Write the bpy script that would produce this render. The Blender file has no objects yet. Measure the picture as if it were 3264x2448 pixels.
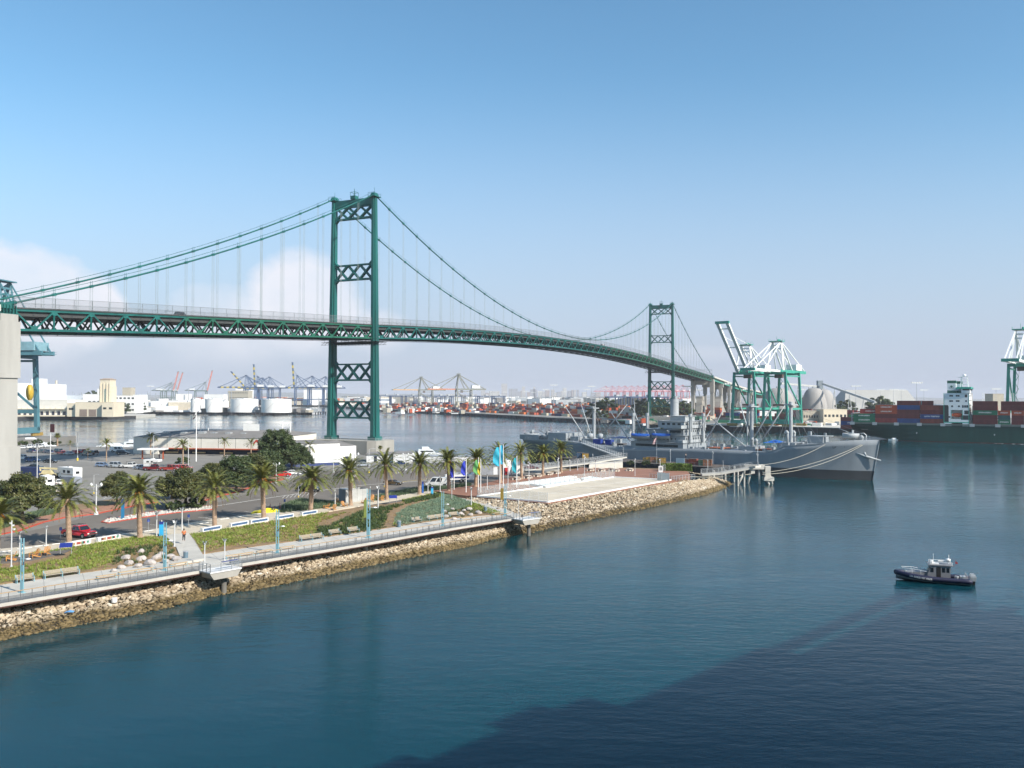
import bpy, math, random
import numpy as np
from mathutils import Vector, Matrix
random.seed(7); rng = np.random.default_rng(11)
S = bpy.context.scene
COL = S.collection
# ------------------------------------------------------------------ camera
CF, CH, CP, CR = 1845.8, 26.03, 0.0136, -0.0034      # focal (px of a 2212 px wide frame), height, pitch, roll
def cam_axes():
 c, s = math.cos(CP), math.sin(CP)
 R0, U0, D0 = Vector((1,0,0)), Vector((0,-s,c)), Vector((0,c,s))
 cr, sr = math.cos(CR), math.sin(CR)
 return R0*cr - U0*sr, R0*sr + U0*cr, D0
AR, AU, AD = cam_axes()
cd = bpy.data.cameras.new('camera'); cam = bpy.data.objects.new('camera', cd); COL.objects.link(cam)
cd.sensor_width = 36; cd.lens = CF/2212*36; cd.clip_start = 0.5; cd.clip_end = 60000
cam.matrix_world = Matrix.Translation((0,0,CH)) @ Matrix((AR, AU, -AD)).transposed().to_4x4()
S.camera = cam
def ray(F, G):
 "direction through pixel (F,G) of the 3264x2448 photograph"
 u = F/3264*2212 - 1106; v = 829.5 - G/2448*1659
 return AR*(u/CF) + AU*(v/CF) + AD
def g(F, G, h=0.0):
 "point of the horizontal plane z=h seen at that pixel (a survey of the photograph)"
 d = ray(F, G); t = (h-CH)/d.z
 return Vector((d.x*t, d.y*t, h))
def at(F, G, Y):
 d = ray(F, G); t = Y/d.y
 return Vector((d.x*t, Y, CH + d.z*t))
# ------------------------------------------------------------------ sun, sky, exposure
SUNV = Vector((0.80, -0.60, 0)).normalized(); SUN_EL = math.radians(37)
sund = Vector((SUNV.x*math.cos(SUN_EL), SUNV.y*math.cos(SUN_EL), math.sin(SUN_EL)))
sl = bpy.data.lights.new('sun', 'SUN'); sl.energy = 4.7; sl.angle = math.radians(0.5); sl.color = (1.0, 0.93, 0.83)
so = bpy.data.objects.new('sun', sl); COL.objects.link(so); so.rotation_euler = sund.to_track_quat('Z', 'Y').to_euler()
W = bpy.data.worlds.new('World'); S.world = W; W.use_nodes = True
def nn(t, k, **kw):
 n = t.nodes.new(k)
 for a, b in kw.items(): setattr(n, a, b)
 return n
def setin(n, **kw):
 for k, v in kw.items():
  k = k.replace('_', ' ')
  n.inputs[k].default_value = v
def build_world():
 t = W.node_tree; t.nodes.clear(); L = t.links.new
 sky = nn(t, 'ShaderNodeTexSky', sky_type='NISHITA', sun_disc=False)
 sky.sun_elevation = SUN_EL; sky.sun_rotation = math.atan2(SUNV.x, SUNV.y)
 sky.air_density = 1.0; sky.dust_density = 0.6; sky.ozone_density = 2.0
 tc = nn(t, 'ShaderNodeTexCoord'); sep = nn(t, 'ShaderNodeSeparateXYZ'); L(tc.outputs['Generated'], sep.inputs[0])
 def m(op, a, b=None, c=None, clamp=False):
  n = nn(t, 'ShaderNodeMath', operation=op); n.use_clamp = clamp
  for i, v in enumerate((a, b, c)):
   if v is None: continue
   if isinstance(v, (int, float)): n.inputs[i].default_value = v
   else: L(v, n.inputs[i])
  return n.outputs[0]
 yy = m('MAXIMUM', sep.outputs['Y'], 0.02)
 tx = m('DIVIDE', sep.outputs['X'], yy); tz = m('DIVIDE', sep.outputs['Z'], yy)
 # thin vapour near the horizon: desaturated, pale
 cmb = nn(t, 'ShaderNodeCombineXYZ'); L(tx, cmb.inputs[0]); L(m('MULTIPLY', tz, 1.6), cmb.inputs[1])
 n1 = nn(t, 'ShaderNodeTexNoise'); L(cmb.outputs[0], n1.inputs['Vector']); setin(n1, Scale=11.0, Detail=8.0, Roughness=0.6)
 n2 = nn(t, 'ShaderNodeTexNoise'); L(cmb.outputs[0], n2.inputs['Vector']); setin(n2, Scale=3.2, Detail=4.0, Roughness=0.5)
 w1 = m('SUBTRACT', n1.outputs['Fac'], 0.5); w2 = m('SUBTRACT', n2.outputs['Fac'], 0.5)
 front = m('GREATER_THAN', sep.outputs['Y'], 0.05)
 def blob(cx, cz, rx, rz, k, soft):
  a = m('DIVIDE', m('SUBTRACT', tx, cx), rx); b = m('DIVIDE', m('SUBTRACT', tz, cz), rz)
  d = m('ADD', m('MULTIPLY', a, a), m('MULTIPLY', b, b))
  d = m('SUBTRACT', 1.0, d)
  d = m('ADD', d, m('MULTIPLY', w1, k)); d = m('ADD', d, m('MULTIPLY', w2, k*0.8))
  return m('MULTIPLY', d, soft, clamp=True)
 cl = blob(-0.60, 0.095, 0.13, 0.088, 1.3, 2.6)
 for a in ((-0.50, 0.095, 0.05, 0.050, 1.3, 2.2), (-0.245, 0.105, 0.075, 0.070, 1.3, 1.7), (-0.33, 0.075, 0.10, 0.055, 1.8, 0.9),
              (-0.16, 0.075, 0.05, 0.03, 1.8, 0.8), (0.22, 0.05, 0.12, 0.012, 1.8, 0.5)):
  cl = m('MAXIMUM', cl, blob(*a))
 n3 = nn(t, 'ShaderNodeTexNoise'); L(cmb.outputs[0], n3.inputs['Vector']); setin(n3, Scale=7.0, Detail=5.0, Roughness=0.55)
 dens = nn(t, 'ShaderNodeMapRange'); L(n3.outputs['Fac'], dens.inputs[0])
 for i, v in enumerate((0.32, 0.62, 0.5, 0.92)): dens.inputs[i+1].default_value = v
 cl = m('MULTIPLY', m('MULTIPLY', cl, front), dens.outputs[0])
 low = nn(t, 'ShaderNodeMapRange'); L(tz, low.inputs[0])      # the feet of the clouds melt into the vapour
 for i, v in enumerate((0.02, 0.08, 0.0, 1.0)): low.inputs[i+1].default_value = v
 cl = m('MULTIPLY', cl, low.outputs[0])
 mixc = nn(t, 'ShaderNodeMix', data_type='RGBA'); L(cl, mixc.inputs['Factor'])
 hsv = nn(t, 'ShaderNodeHueSaturation'); setin(hsv, Hue=0.488, Saturation=1.16, Value=1.32); L(sky.outputs[0], hsv.inputs['Color'])
 vp = nn(t, 'ShaderNodeMapRange'); L(tz, vp.inputs[0]); vp.interpolation_type = 'SMOOTHSTEP'
 for i, v in enumerate((0.0, 0.40, 0.92, 0.0)): vp.inputs[i+1].default_value = v
 mv = nn(t, 'ShaderNodeMix', data_type='RGBA'); L(m('MULTIPLY', vp.outputs[0], front), mv.inputs['Factor']); L(hsv.outputs[0], mv.inputs['A']); mv.inputs['B'].default_value = (3.55, 4.1, 5.3, 1)
 L(mv.outputs['Result'], mixc.inputs['A']); mixc.inputs['B'].default_value = (6.7, 6.7, 7.2, 1)
 bg = nn(t, 'ShaderNodeBackground'); bg.inputs['Strength'].default_value = 0.095
 L(mixc.outputs['Result'], bg.inputs['Color'])
 out = nn(t, 'ShaderNodeOutputWorld'); L(bg.outputs[0], out.inputs['Surface'])
build_world()
S.view_settings.view_transform = 'Standard'; S.view_settings.look = 'None'
S.view_settings.exposure = 0.56; S.view_settings.gamma = 1.0
cy = S.cycles
cy.max_bounces = 5; cy.diffuse_bounces = 2; cy.glossy_bounces = 3; cy.transparent_max_bounces = 10; cy.volume_bounces = 0
cy.transmission_bounces = 2; cy.caustics_reflective = False; cy.caustics_refractive = False
cy.use_denoising = True
cy.use_adaptive_sampling = True; cy.adaptive_threshold = 0.02
S.render.use_persistent_data = False
# ------------------------------------------------------------------ materials
MATS = {}
def lin(r, g_, b):
 f = lambda c: (c/255/12.92) if c/255 <= 0.04045 else ((c/255+0.055)/1.055)**2.4
 return (f(r), f(g_), f(b))
def mat(name, col, rough=0.6, metal=0.0, var=0.18, scale=0.6, bump=0.0, bscale=8.0, spec=0.5, streak=False, alpha=None, coord='Object'):
 if name in MATS: return MATS[name]
 m = bpy.data.materials.new(name); m.use_nodes = True; MATS[name] = m
 t = m.node_tree; L = t.links.new; p = t.nodes['Principled BSDF']
 p.inputs['Roughness'].default_value = rough; p.inputs['Metallic'].default_value = metal
 p.inputs['Specular IOR Level'].default_value = spec
 tc = nn(t, 'ShaderNodeTexCoord'); mp = nn(t, 'ShaderNodeMapping'); L(tc.outputs[coord], mp.inputs[0])
 if streak: mp.inputs['Scale'].default_value = (1, 1, 0.12)
 nz = nn(t, 'ShaderNodeTexNoise'); L(mp.outputs[0], nz.inputs['Vector']); setin(nz, Scale=scale, Detail=6.0, Roughness=0.62)
 rp = nn(t, 'ShaderNodeMapRange'); L(nz.outputs['Fac'], rp.inputs[0])
 for i, v in enumerate((0.3, 0.7, 1-var, 1+var*0.7)): rp.inputs[i+1].default_value = v
 vm = nn(t, 'ShaderNodeVectorMath', operation='SCALE'); vm.inputs[0].default_value = col[:3]; L(rp.outputs[0], vm.inputs['Scale'])
 L(vm.outputs[0], p.inputs['Base Color'])
 if bump:
  bn = nn(t, 'ShaderNodeTexNoise'); L(tc.outputs[coord], bn.inputs['Vector']); setin(bn, Scale=bscale, Detail=4.0)
  b = nn(t, 'ShaderNodeBump'); setin(b, Strength=min(1, bump), Distance=0.1); L(bn.outputs['Fac'], b.inputs['Height']); L(b.outputs[0], p.inputs['Normal'])
 if alpha is not None: p.inputs['Alpha'].default_value = alpha
 return m
def emis_free(name): return MATS[name]
# ------------------------------------------------------------------ mesh building
class MB:
 def __init__(s): s.v = []; s.f = []; s.mi = []; s.m = 0; s.sm = []
 def mat(s, i): s.m = i; return s
 def add(s, vs, fs, smooth=False):
  o = len(s.v); s.v += [tuple(q) for q in vs]
  for f in fs: s.f.append(tuple(o+i for i in f)); s.mi.append(s.m); s.sm.append(smooth)
  return s
 def box(s, x0, x1, y0, y1, z0, z1):
  v = [(x0,y0,z0),(x1,y0,z0),(x1,y1,z0),(x0,y1,z0),(x0,y0,z1),(x1,y0,z1),(x1,y1,z1),(x0,y1,z1)]
  return s.add(v, [(0,3,2,1),(4,5,6,7),(0,1,5,4),(1,2,6,5),(2,3,7,6),(3,0,4,7)])
 def cbox(s, c, sz, rz=0.0):
  ca, sa = math.cos(rz), math.sin(rz); v = []
  for dz in (0, 1):
   for dx, dy in ((-1,-1),(1,-1),(1,1),(-1,1)):
    x, y = dx*sz[0]/2, dy*sz[1]/2
    v.append((c[0]+x*ca-y*sa, c[1]+x*sa+y*ca, c[2]+dz*sz[2]))
  return s.add(v, [(0,3,2,1),(4,5,6,7),(0,1,5,4),(1,2,6,5),(2,3,7,6),(3,0,4,7)])
 def frust(s, c, w0, d0, w1, d1, h, rz=0.0, ox=0, oy=0):
  ca, sa = math.cos(rz), math.sin(rz); v = []
  for z, w, d, px, py in ((0,w0,d0,0,0),(h,w1,d1,ox,oy)):
   for dx, dy in ((-1,-1),(1,-1),(1,1),(-1,1)):
    x, y = dx*w/2+px, dy*d/2+py
    v.append((c[0]+x*ca-y*sa, c[1]+x*sa+y*ca, c[2]+z))
  return s.add(v, [(0,3,2,1),(4,5,6,7),(0,1,5,4),(1,2,6,5),(2,3,7,6),(3,0,4,7)])
 def bar(s, p, q, w, h=None, up=(0,0,1), w2=None, h2=None):
  p = Vector(p); q = Vector(q); d = q-p
  if d.length < 1e-6: return s
  d.normalize(); u = Vector(up)
  if abs(d.dot(u)) > 0.98: u = Vector((0.9238, 0.3827, 0)) if abs(d.z) > .5 else Vector((0,0,1))
  r = d.cross(u).normalized(); u = r.cross(d); h = h or w
  w2 = w if w2 is None else w2; h2 = h if h2 is None else h2
  v = []
  for c, a, b in ((p, w, h), (q, w2, h2)):
   for i, j in ((-1,-1),(1,-1),(1,1),(-1,1)): v.append(c + r*(i*a/2) + u*(j*b/2))
  return s.add(v, [(0,3,2,1),(4,5,6,7),(0,1,5,4),(1,2,6,5),(2,3,7,6),(3,0,4,7)])
 def tube(s, pts, r, n=6, cap=True, radii=None):
  pts = [Vector(p) for p in pts]; rings = []; up = Vector((0,0,1))
  o = []
  for i, p in enumerate(pts):
   d = (pts[min(i+1, len(pts)-1)] - pts[max(i-1, 0)]).normalized()
   u = up if abs(d.dot(up)) < 0.95 else Vector((1,0,0))
   a = d.cross(u).normalized(); b = a.cross(d)
   rr = radii[i] if radii else r
   o += [p + a*(rr*math.cos(2*math.pi*k/n)) + b*(rr*math.sin(2*math.pi*k/n)) for k in range(n)]
  fs = []
  for i in range(len(pts)-1):
   for k in range(n):
    k2 = (k+1) % n; fs.append((i*n+k, i*n+k2, (i+1)*n+k2, (i+1)*n+k))
  if cap: fs += [tuple(range(n-1, -1, -1)), tuple((len(pts)-1)*n+k for k in range(n))]
  return s.add(o, fs, n > 5)
 def cyl(s, c, r, h, n=12, r2=None, cap=True):
  r2 = r if r2 is None else r2
  v = [(c[0]+r*math.cos(2*math.pi*k/n), c[1]+r*math.sin(2*math.pi*k/n), c[2]) for k in range(n)]
  v += [(c[0]+r2*math.cos(2*math.pi*k/n), c[1]+r2*math.sin(2*math.pi*k/n), c[2]+h) for k in range(n)]
  fs = [(k, (k+1)%n, n+(k+1)%n, n+k) for k in range(n)]
  s.add(v, fs, n > 7)
  if cap: s.add(v[:n], [tuple(range(n-1,-1,-1))]); s.add(v[n:], [tuple(range(n))])
  return s
 def lathe(s, c, prof, n=20, smooth=True):
  v = []; fs = []
  for r, z in prof:
   for k in range(n): v.append((c[0]+r*math.cos(2*math.pi*k/n), c[1]+r*math.sin(2*math.pi*k/n), c[2]+z))
  for i in range(len(prof)-1):
   for k in range(n): fs.append((i*n+k, i*n+(k+1)%n, (i+1)*n+(k+1)%n, (i+1)*n+k))
  fs.append(tuple(range(n-1,-1,-1))); fs.append(tuple((len(prof)-1)*n+k for k in range(n)))
  return s.add(v, fs, smooth)
 def dome(s, c, r, rz=None, n=16, m=6, z0=0.0):
  rz = rz or r
  return s.lathe(c, [(r*math.cos(a), rz*math.sin(a)) for a in [z0+(math.pi/2-z0-0.02)*i/m for i in range(m+1)]], n)
 def prism(s, poly, z0, z1):
  n = len(poly); v = [(p[0],p[1],z0) for p in poly] + [(p[0],p[1],z1) for p in poly]
  a = sum(poly[i][0]*poly[(i+1)%n][1]-poly[(i+1)%n][0]*poly[i][1] for i in range(n))
  if a < 0: v = [(p[0],p[1],z0) for p in poly[::-1]] + [(p[0],p[1],z1) for p in poly[::-1]]
  return s.add(v, [tuple(range(n-1,-1,-1)), tuple(range(n, 2*n))] + [(i,(i+1)%n,n+(i+1)%n,n+i) for i in range(n)])
 def yprism(s, poly, y0, y1):
  "poly in x,z, extruded along y"
  n = len(poly)
  a = sum(poly[i][0]*poly[(i+1)%n][1]-poly[(i+1)%n][0]*poly[i][1] for i in range(n))
  if a < 0: poly = poly[::-1]
  v = [(p[0],y0,p[1]) for p in poly] + [(p[0],y1,p[1]) for p in poly]
  return s.add(v, [tuple(range(n)), tuple(range(2*n-1, n-1, -1))] + [(i,n+i,n+(i+1)%n,(i+1)%n) for i in range(n)])
 def sheet(s, poly, z):
  a = sum(poly[i][0]*poly[(i+1)%len(poly)][1]-poly[(i+1)%len(poly)][0]*poly[i][1] for i in range(len(poly)))
  if a < 0: poly = poly[::-1]
  return s.add([(p[0],p[1],z) for p in poly], [tuple(range(len(poly)))])
 def build(s, name, mats, parent=None):
  me = bpy.data.meshes.new(name); me.from_pydata(s.v, [], s.f)
  if not isinstance(mats, (list, tuple)): mats = [mats]
  for m in mats: me.materials.append(m)
  me.polygons.foreach_set('material_index', s.mi); me.polygons.foreach_set('use_smooth', s.sm); me.update()
  o = bpy.data.objects.new(name, me); COL.objects.link(o)
  if parent: o.parent = parent
  return o
def npmesh(name, v, f, mats, parent=None, mi=None, smooth=False):
 me = bpy.data.meshes.new(name)
 v = np.asarray(v, np.float32); f = np.asarray(f, np.int32); k = f.shape[1]
 me.vertices.add(len(v)); me.vertices.foreach_set('co', v.ravel())
 me.loops.add(f.size); me.loops.foreach_set('vertex_index', f.ravel())
 me.polygons.add(len(f)); me.polygons.foreach_set('loop_start', np.arange(0, f.size, k, dtype=np.int32))
 if not isinstance(mats, (list, tuple)): mats = [mats]
 for m in mats: me.materials.append(m)
 if mi is not None: me.polygons.foreach_set('material_index', np.asarray(mi, np.int32))
 if smooth: me.polygons.foreach_set('use_smooth', np.ones(len(f), bool))
 me.update(calc_edges=True); me.validate()
 o = bpy.data.objects.new(name, me); COL.objects.link(o)
 if parent: o.parent = parent
 return o
def tag(o, label=None, cat=None, group=None, kind=None):
 if label: o['label'] = label
 if cat: o['category'] = cat
 if group: o['group'] = group
 if kind: o['kind'] = kind
 return o
def root(name, label, cat, loc=(0,0,0), rz=0.0, group=None):
 o = bpy.data.objects.new(name, None); COL.objects.link(o); o.location = loc; o.rotation_euler = (0,0,rz)
 o.empty_display_size = 0.5
 return tag(o, label, cat, group)
def tree_copy(o, loc=None, rz=None, label=None, parent=None, group=None, sc=None):
 c = o.copy(); COL.objects.link(c)
 if parent is not None: c.parent = parent
 for ch in list(o.children): tree_copy(ch, parent=c)
 if loc is not None: c.location = loc
 if rz is not None: c.rotation_euler = (0,0,rz)
 if label: c['label'] = label
 if group: c['group'] = group
 if sc is not None: c.scale = (sc,)*3 if isinstance(sc, (int,float)) else sc
 return c
class Stamp:
 "first use places the original, later ones copy it"
 def __init__(s, make): s.make = make; s.o = None; s.used = False
 def __call__(s, loc, rz, label, group=None, sc=None):
  if s.o is None: s.o = s.make()
  o = s.o if not s.used else tree_copy(s.o)
  s.used = True
  o.location = loc; o.rotation_euler = (0,0,rz); o['label'] = label
  if group: o['group'] = group
  if sc is not None: o.scale = (sc,)*3 if isinstance(sc, (int,float)) else sc
  return o
def text_mesh(txt, size, name, m, parent, mtx, bold=0.0, w=None):
 "lettering as thin solid mesh; mtx places it (x right, y up in the plane)"
 cu = bpy.data.curves.new('lettering', 'FONT'); cu.body = txt; cu.size = size; cu.extrude = 0.012*size; cu.offset = bold
 cu.align_x = 'CENTER'; cu.align_y = 'CENTER'; cu.resolution_u = 2
 to = bpy.data.objects.new('lettering', cu); COL.objects.link(to)
 dg = bpy.context.evaluated_depsgraph_get(); me = bpy.data.meshes.new_from_object(to.evaluated_get(dg))
 bpy.data.objects.remove(to)
 if w:
  xs = [v.co.x for v in me.vertices]; k = w/(max(xs)-min(xs))
  me.transform(Matrix.Diagonal((k,1,1,1)))
 me.transform(mtx); me.materials.clear(); me.materials.append(m)
 o = bpy.data.objects.new(name, me); COL.objects.link(o); o.parent = parent
 return o
def plane_mtx(o, right, up):
 r = Vector(right).normalized(); u = Vector(up).normalized(); n = r.cross(u)
 M = Matrix((r, u, n)).transposed().to_4x4(); M.translation = Vector(o); return M
M_STEEL = mat('teal bridge paint', (0.005, 0.100, 0.090), 0.55, var=0.42, scale=0.22, streak=True)
M_STEELG = mat('green bridge paint', (0.013, 0.110, 0.068), 0.5, var=0.3, scale=0.25)
M_DARK = mat('dark steel', (0.02, 0.028, 0.03), 0.7)
M_CONC = mat('concrete', (0.33, 0.315, 0.28), 0.9, var=0.22, scale=0.15, bump=0.2, bscale=1.5, streak=True)
M_CONCG = mat('grey pylon concrete', (0.33, 0.325, 0.30), 0.9, var=0.25, scale=0.12, bump=0.3, bscale=1.5, streak=True)
M_CONC2 = mat('pale concrete', (0.50, 0.48, 0.43), 0.9, var=0.14, scale=0.4, bump=0.1, bscale=3)
M_WHITE = mat('white paint', (0.78, 0.78, 0.76), 0.5, var=0.08, scale=0.5)
M_GALV = mat('galvanised steel', (0.42, 0.44, 0.45), 0.45, metal=0.3, var=0.1)
M_BLACK = mat('black rubber', (0.012, 0.012, 0.013), 0.8)
M_GLASS = mat('dark glass', (0.015, 0.02, 0.025), 0.08, var=0.1, spec=0.8)
M_ROPE = mat('mooring rope', (0.45, 0.42, 0.34), 0.9, scale=2)
# ------------------------------------------------------------------ water, haze
def water_mat():
 m = bpy.data.materials.new('harbour water'); m.use_nodes = True; t = m.node_tree; L = t.links.new; p = t.nodes['Principled BSDF']
 tc = nn(t, 'ShaderNodeNewGeometry'); pos = tc.outputs['Position']
 cn = nn(t, 'ShaderNodeTexNoise'); L(pos, cn.inputs['Vector']); setin(cn, Scale=0.012, Detail=3.0)
 cr = nn(t, 'ShaderNodeValToRGB'); L(cn.outputs['Fac'], cr.inputs[0])
 cr.color_ramp.elements[0].position = 0.35; cr.color_ramp.elements[0].color = (0.0030, 0.034, 0.052, 1)
 cr.color_ramp.elements[1].position = 0.65; cr.color_ramp.elements[1].color = (0.0028, 0.038, 0.047, 1)
 L(cr.outputs[0], p.inputs['Base Color'])
 p.inputs['Subsurface Weight'].default_value = 1.0; p.inputs['Subsurface Radius'].default_value = (1.2, 4.5, 5.5); p.inputs['Subsurface Scale'].default_value = 1.0
 p.inputs['IOR'].default_value = 1.333; p.inputs['Specular IOR Level'].default_value = 0.27
 # ripples, smaller patches of calm and ruffled water
 def nz(scale, sx, sy, rot, det):
  mp = nn(t, 'ShaderNodeMapping'); L(pos, mp.inputs[0]); mp.inputs['Scale'].default_value = (sx, sy, 1); mp.inputs['Rotation'].default_value = (0,0,rot)
  n = nn(t, 'ShaderNodeTexNoise'); L(mp.outputs[0], n.inputs['Vector']); setin(n, Scale=scale, Detail=det, Roughness=0.6); return n.outputs['Fac']
 a = nz(0.9, 0.45, 1.0, 0.25, 5.0); b = nz(0.11, 0.5, 1.0, -0.2, 2.0); c = nz(0.009, 0.35, 1.0, 0.1, 4.0)
 mr = nn(t, 'ShaderNodeMapRange'); L(c, mr.inputs[0])
 for i, v in enumerate((0.36, 0.64, 0.2, 1.35)): mr.inputs[i+1].default_value = v
 mul = nn(t, 'ShaderNodeMath', operation='MULTIPLY'); L(a, mul.inputs[0]); L(mr.outputs[0], mul.inputs[1])
 ad = nn(t, 'ShaderNodeMath', operation='MULTIPLY_ADD'); L(b, ad.inputs[0]); ad.inputs[1].default_value = 1.2; L(mul.outputs[0], ad.inputs[2])
 bp = nn(t, 'ShaderNodeBump'); setin(bp, Strength=1.0, Distance=0.085); L(ad.outputs[0], bp.inputs['Height']); L(bp.outputs[0], p.inputs['Normal'])
 ro = nn(t, 'ShaderNodeMapRange'); L(c, ro.inputs[0])
 for i, v in enumerate((0.36, 0.64, 0.04, 0.16)): ro.inputs[i+1].default_value = v
 L(ro.outputs[0], p.inputs['Roughness'])
 return m
wm = MB(); wm.box(-9000,9000,-400,11800,-80,0)
tag(wm.build('water', water_mat()), kind='structure')
def haze():
 m = bpy.data.materials.new('sea haze'); m.use_nodes = True; t = m.node_tree; t.nodes.clear()
 v = nn(t, 'ShaderNodeVolumePrincipled'); setin(v, Color=(0.86, 0.88, 0.95, 1), Density=HAZE_D, Anisotropy=0.0)
 o = nn(t, 'ShaderNodeOutputMaterial'); t.links.new(v.outputs[0], o.inputs['Volume'])
 b = MB(); b.box(-9500, 9500, -600, 12500, -82, 122)
 h = b.build('haze', m); tag(h, kind='stuff')
HAZE_D = 0.95e-4
haze()
# ------------------------------------------------------------------ the suspension bridge
BO = Vector((-57.2, 352.6, 0)); BTH = 0.4538
BD = Vector((math.sin(BTH), math.cos(BTH), 0)); BN = Vector((-BD.y, BD.x, 0)); BW = 20.3
LM, LS = 457.2, 154.5
# local frame of the bridge: x along (s), y across (t), z up
bridge = root('suspension_bridge', 'long green suspension bridge crossing the harbour channel with two tall latticed towers', 'bridge', BO, math.pi/2-BTH)
def zb(s):
 if 0 <= s <= LM: return 56.2 - 6.6*((s-LM/2)/(LM/2))**2
 e = -s if s < 0 else s-LM
 return 49.6 - 0.0455*e - 0.00002*e*e
ZT = 5.0     # truss depth
def cable_z(s):
 if 0 <= s <= LM: return 63.6 + (109.2-63.6)*((s-LM/2)/(LM/2))**2
 e = (-s if s < 0 else s-LM)/LS
 return 109.2 + (48.8-109.2)*e - 4*3.9*e*(1-e)
nodes = [ -LS + LS/14*i for i in range(15)] + [LM/42*i for i in range(1, 43)] + [LM + LS/14*i for i in range(1, 15)]
def make_tower(s0):
 e = bpy.data.objects.new('tower', None); COL.objects.link(e); e.parent = bridge; e.location = (s0, 0, 0)
 zs = [7.5, 9.0, 30, 60, 85, 107.5]
 wa = lambda z: 4.6 - 1.9*(z-7.5)/100; wb = lambda z: 2.9 - 1.0*(z-7.5)/100
 lean = lambda z, k: (1 if k else -1)*(-0.9)*(1-(z-7.5)/100) * -1      # legs a little wider apart at the foot
 for k in (0, 1):
  y = lambda z: k*BW + (0.9 if k else -0.9)*(1-(z-7.5)/100)
  m = MB()
  def seg(z0, z1, fa, fb, mi=0):
   m.mat(mi); v = []
   for z in (z0, z1):
    a, b = wa(z)*fa/2, wb(z)*fb/2
    for dx, dy in ((-1,-1),(1,-1),(1,1),(-1,1)): v.append((dx*a, y(z)+dy*b, z))
   m.add(v, [(0,3,2,1),(4,5,6,7),(0,1,5,4),(1,2,6,5),(2,3,7,6),(3,0,4,7)])
  seg(9.0, 108.3, 1.0, 0.56); seg(9.0, 108.0, 0.56, 1.0)
  seg(7.5, 9.0, 1.12, 1.3)
  for z in (24, 41, 62, 84): seg(z, z+0.35, 1.03, 0.62)
  # saddle housing, rails and light on top
  m.frust((0, k*BW, 108.0), 3.6, 2.6, 2.2, 1.6, 1.7); m.cbox((0, k*BW, 108.0), (4.6, 3.4, 0.25))
  for dx in (-2.2, 2.2):
   for dy in (-1.6, 1.6): m.bar((dx, k*BW+dy, 108.2), (dx, k*BW+dy, 109.6), 0.1)
   m.bar((dx, k*BW-1.6, 109.6), (dx, k*BW+1.6, 109.6), 0.1)
  m.bar((0, k*BW, 109.5), (0, k*BW, 112), 0.1)
  m.build('leg', M_STEEL, e)
 def strut(za, zb_, solid=0.0):
  m = MB(); y0, y1 = 1.0, BW-1.0
  for x in (0,):
   if solid: m.bar((x, y0, za-solid/2), (x, y1, za-solid/2), 1.5, solid)
   zt = za-solid
   m.bar((x, y0, zt), (x, y1, zt), 1.5, 0.6); m.bar((x, y0, zb_), (x, y1, zb_), 1.5, 0.75)
   n = 3; dy = (y1-y0)/n
   for i in range(n):
    a, b = y0+i*dy, y0+(i+1)*dy
    m.bar((x, a, zt), (x, b, zb_), 0.68, 1.3, up=(1,0,0)); m.bar((x+0.05, a, zb_), (x+0.05, b, zt), 0.68, 1.3, up=(1,0,0))
   for i in range(n+1):
    c = y0+i*dy
    for zz, sg in ((zt, -1), (zb_, 1)):
     a = 0.95
     m.add([(x-0.7, c-a, zz), (x-0.7, c+a, zz), (x-0.7, c, zz+sg*a*0.9), (x+0.7, c-a, zz), (x+0.7, c+a, zz), (x+0.7, c, zz+sg*a*0.9)],
                          [(0,1,2), (3,5,4), (0,2,5,3), (1,4,5,2)])
  for sg, zz in ((1, za), (-1, zb_)):     # haunches at the legs
   for yy, dd in ((y0-0.2, 1), (y1+0.2, -1)):
    m.add([(-0.8, yy, zz+sg*1.6), (0.8, yy, zz+sg*1.6), (-0.8, yy+dd*1.6, zz), (0.8, yy+dd*1.6, zz), (-0.8, yy, zz), (0.8, yy, zz)], [(0,1,3,2),(0,2,4),(1,5,3),(4,2,3,5),(0,4,5,1)])
  m.build('cross_bracing', M_STEEL, e)
 strut(107.9, 99.9, 3.0); strut(80.4, 74.3); strut(38.9, 32.3); strut(23.2, 16.6)
 m = MB(); zz = zb(0)-1.6
 for sx in (-3.4, 3.4):
  m.bar((sx, -4, zz), (sx, BW+4, zz), 0.12, 0.12); m.bar((sx, -4, zz+1.1), (sx, BW+4, zz+1.1), 0.08); m.bar((sx, -4, zz-1.0), (sx, BW+4, zz-1.0), 0.12)
  n = 16
  for i in range(n):
   a, b = -4+(BW+8)*i/n, -4+(BW+8)*(i+1)/n
   m.bar((sx, a, zz), (sx, b, zz-1.0), 0.1); m.bar((sx, a, zz), (sx, a, zz+1.1), 0.08)
 m.cbox((0, BW/2, zz), (6.8, BW+7, 0.12)); m.cbox((0, BW/2, zz-0.9), (3.0, BW-3, 0.8))
 m.build('maintenance_platform', M_DARK, e)
 m = MB(); m.cbox((0, BW/2, 108), (2.4, 2.4, 1.4)); m.bar((0, BW/2, 109), (0, BW/2, 112.5), 0.18)
 for a in (-1.2, 1.2):
  for b in (-1.2, 1.2): m.bar((a, BW/2+b, 109), (a, BW/2+b, 110.9), 0.12)
  m.bar((a, BW/2-1.2, 110.9), (a, BW/2+1.2, 110.9), 0.12); m.bar((-1.2, BW/2+a, 110.9), (1.2, BW/2+a, 110.9), 0.12)
 m.build('beacon', M_STEEL, e)
make_tower(0); make_tower(LM)
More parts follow.
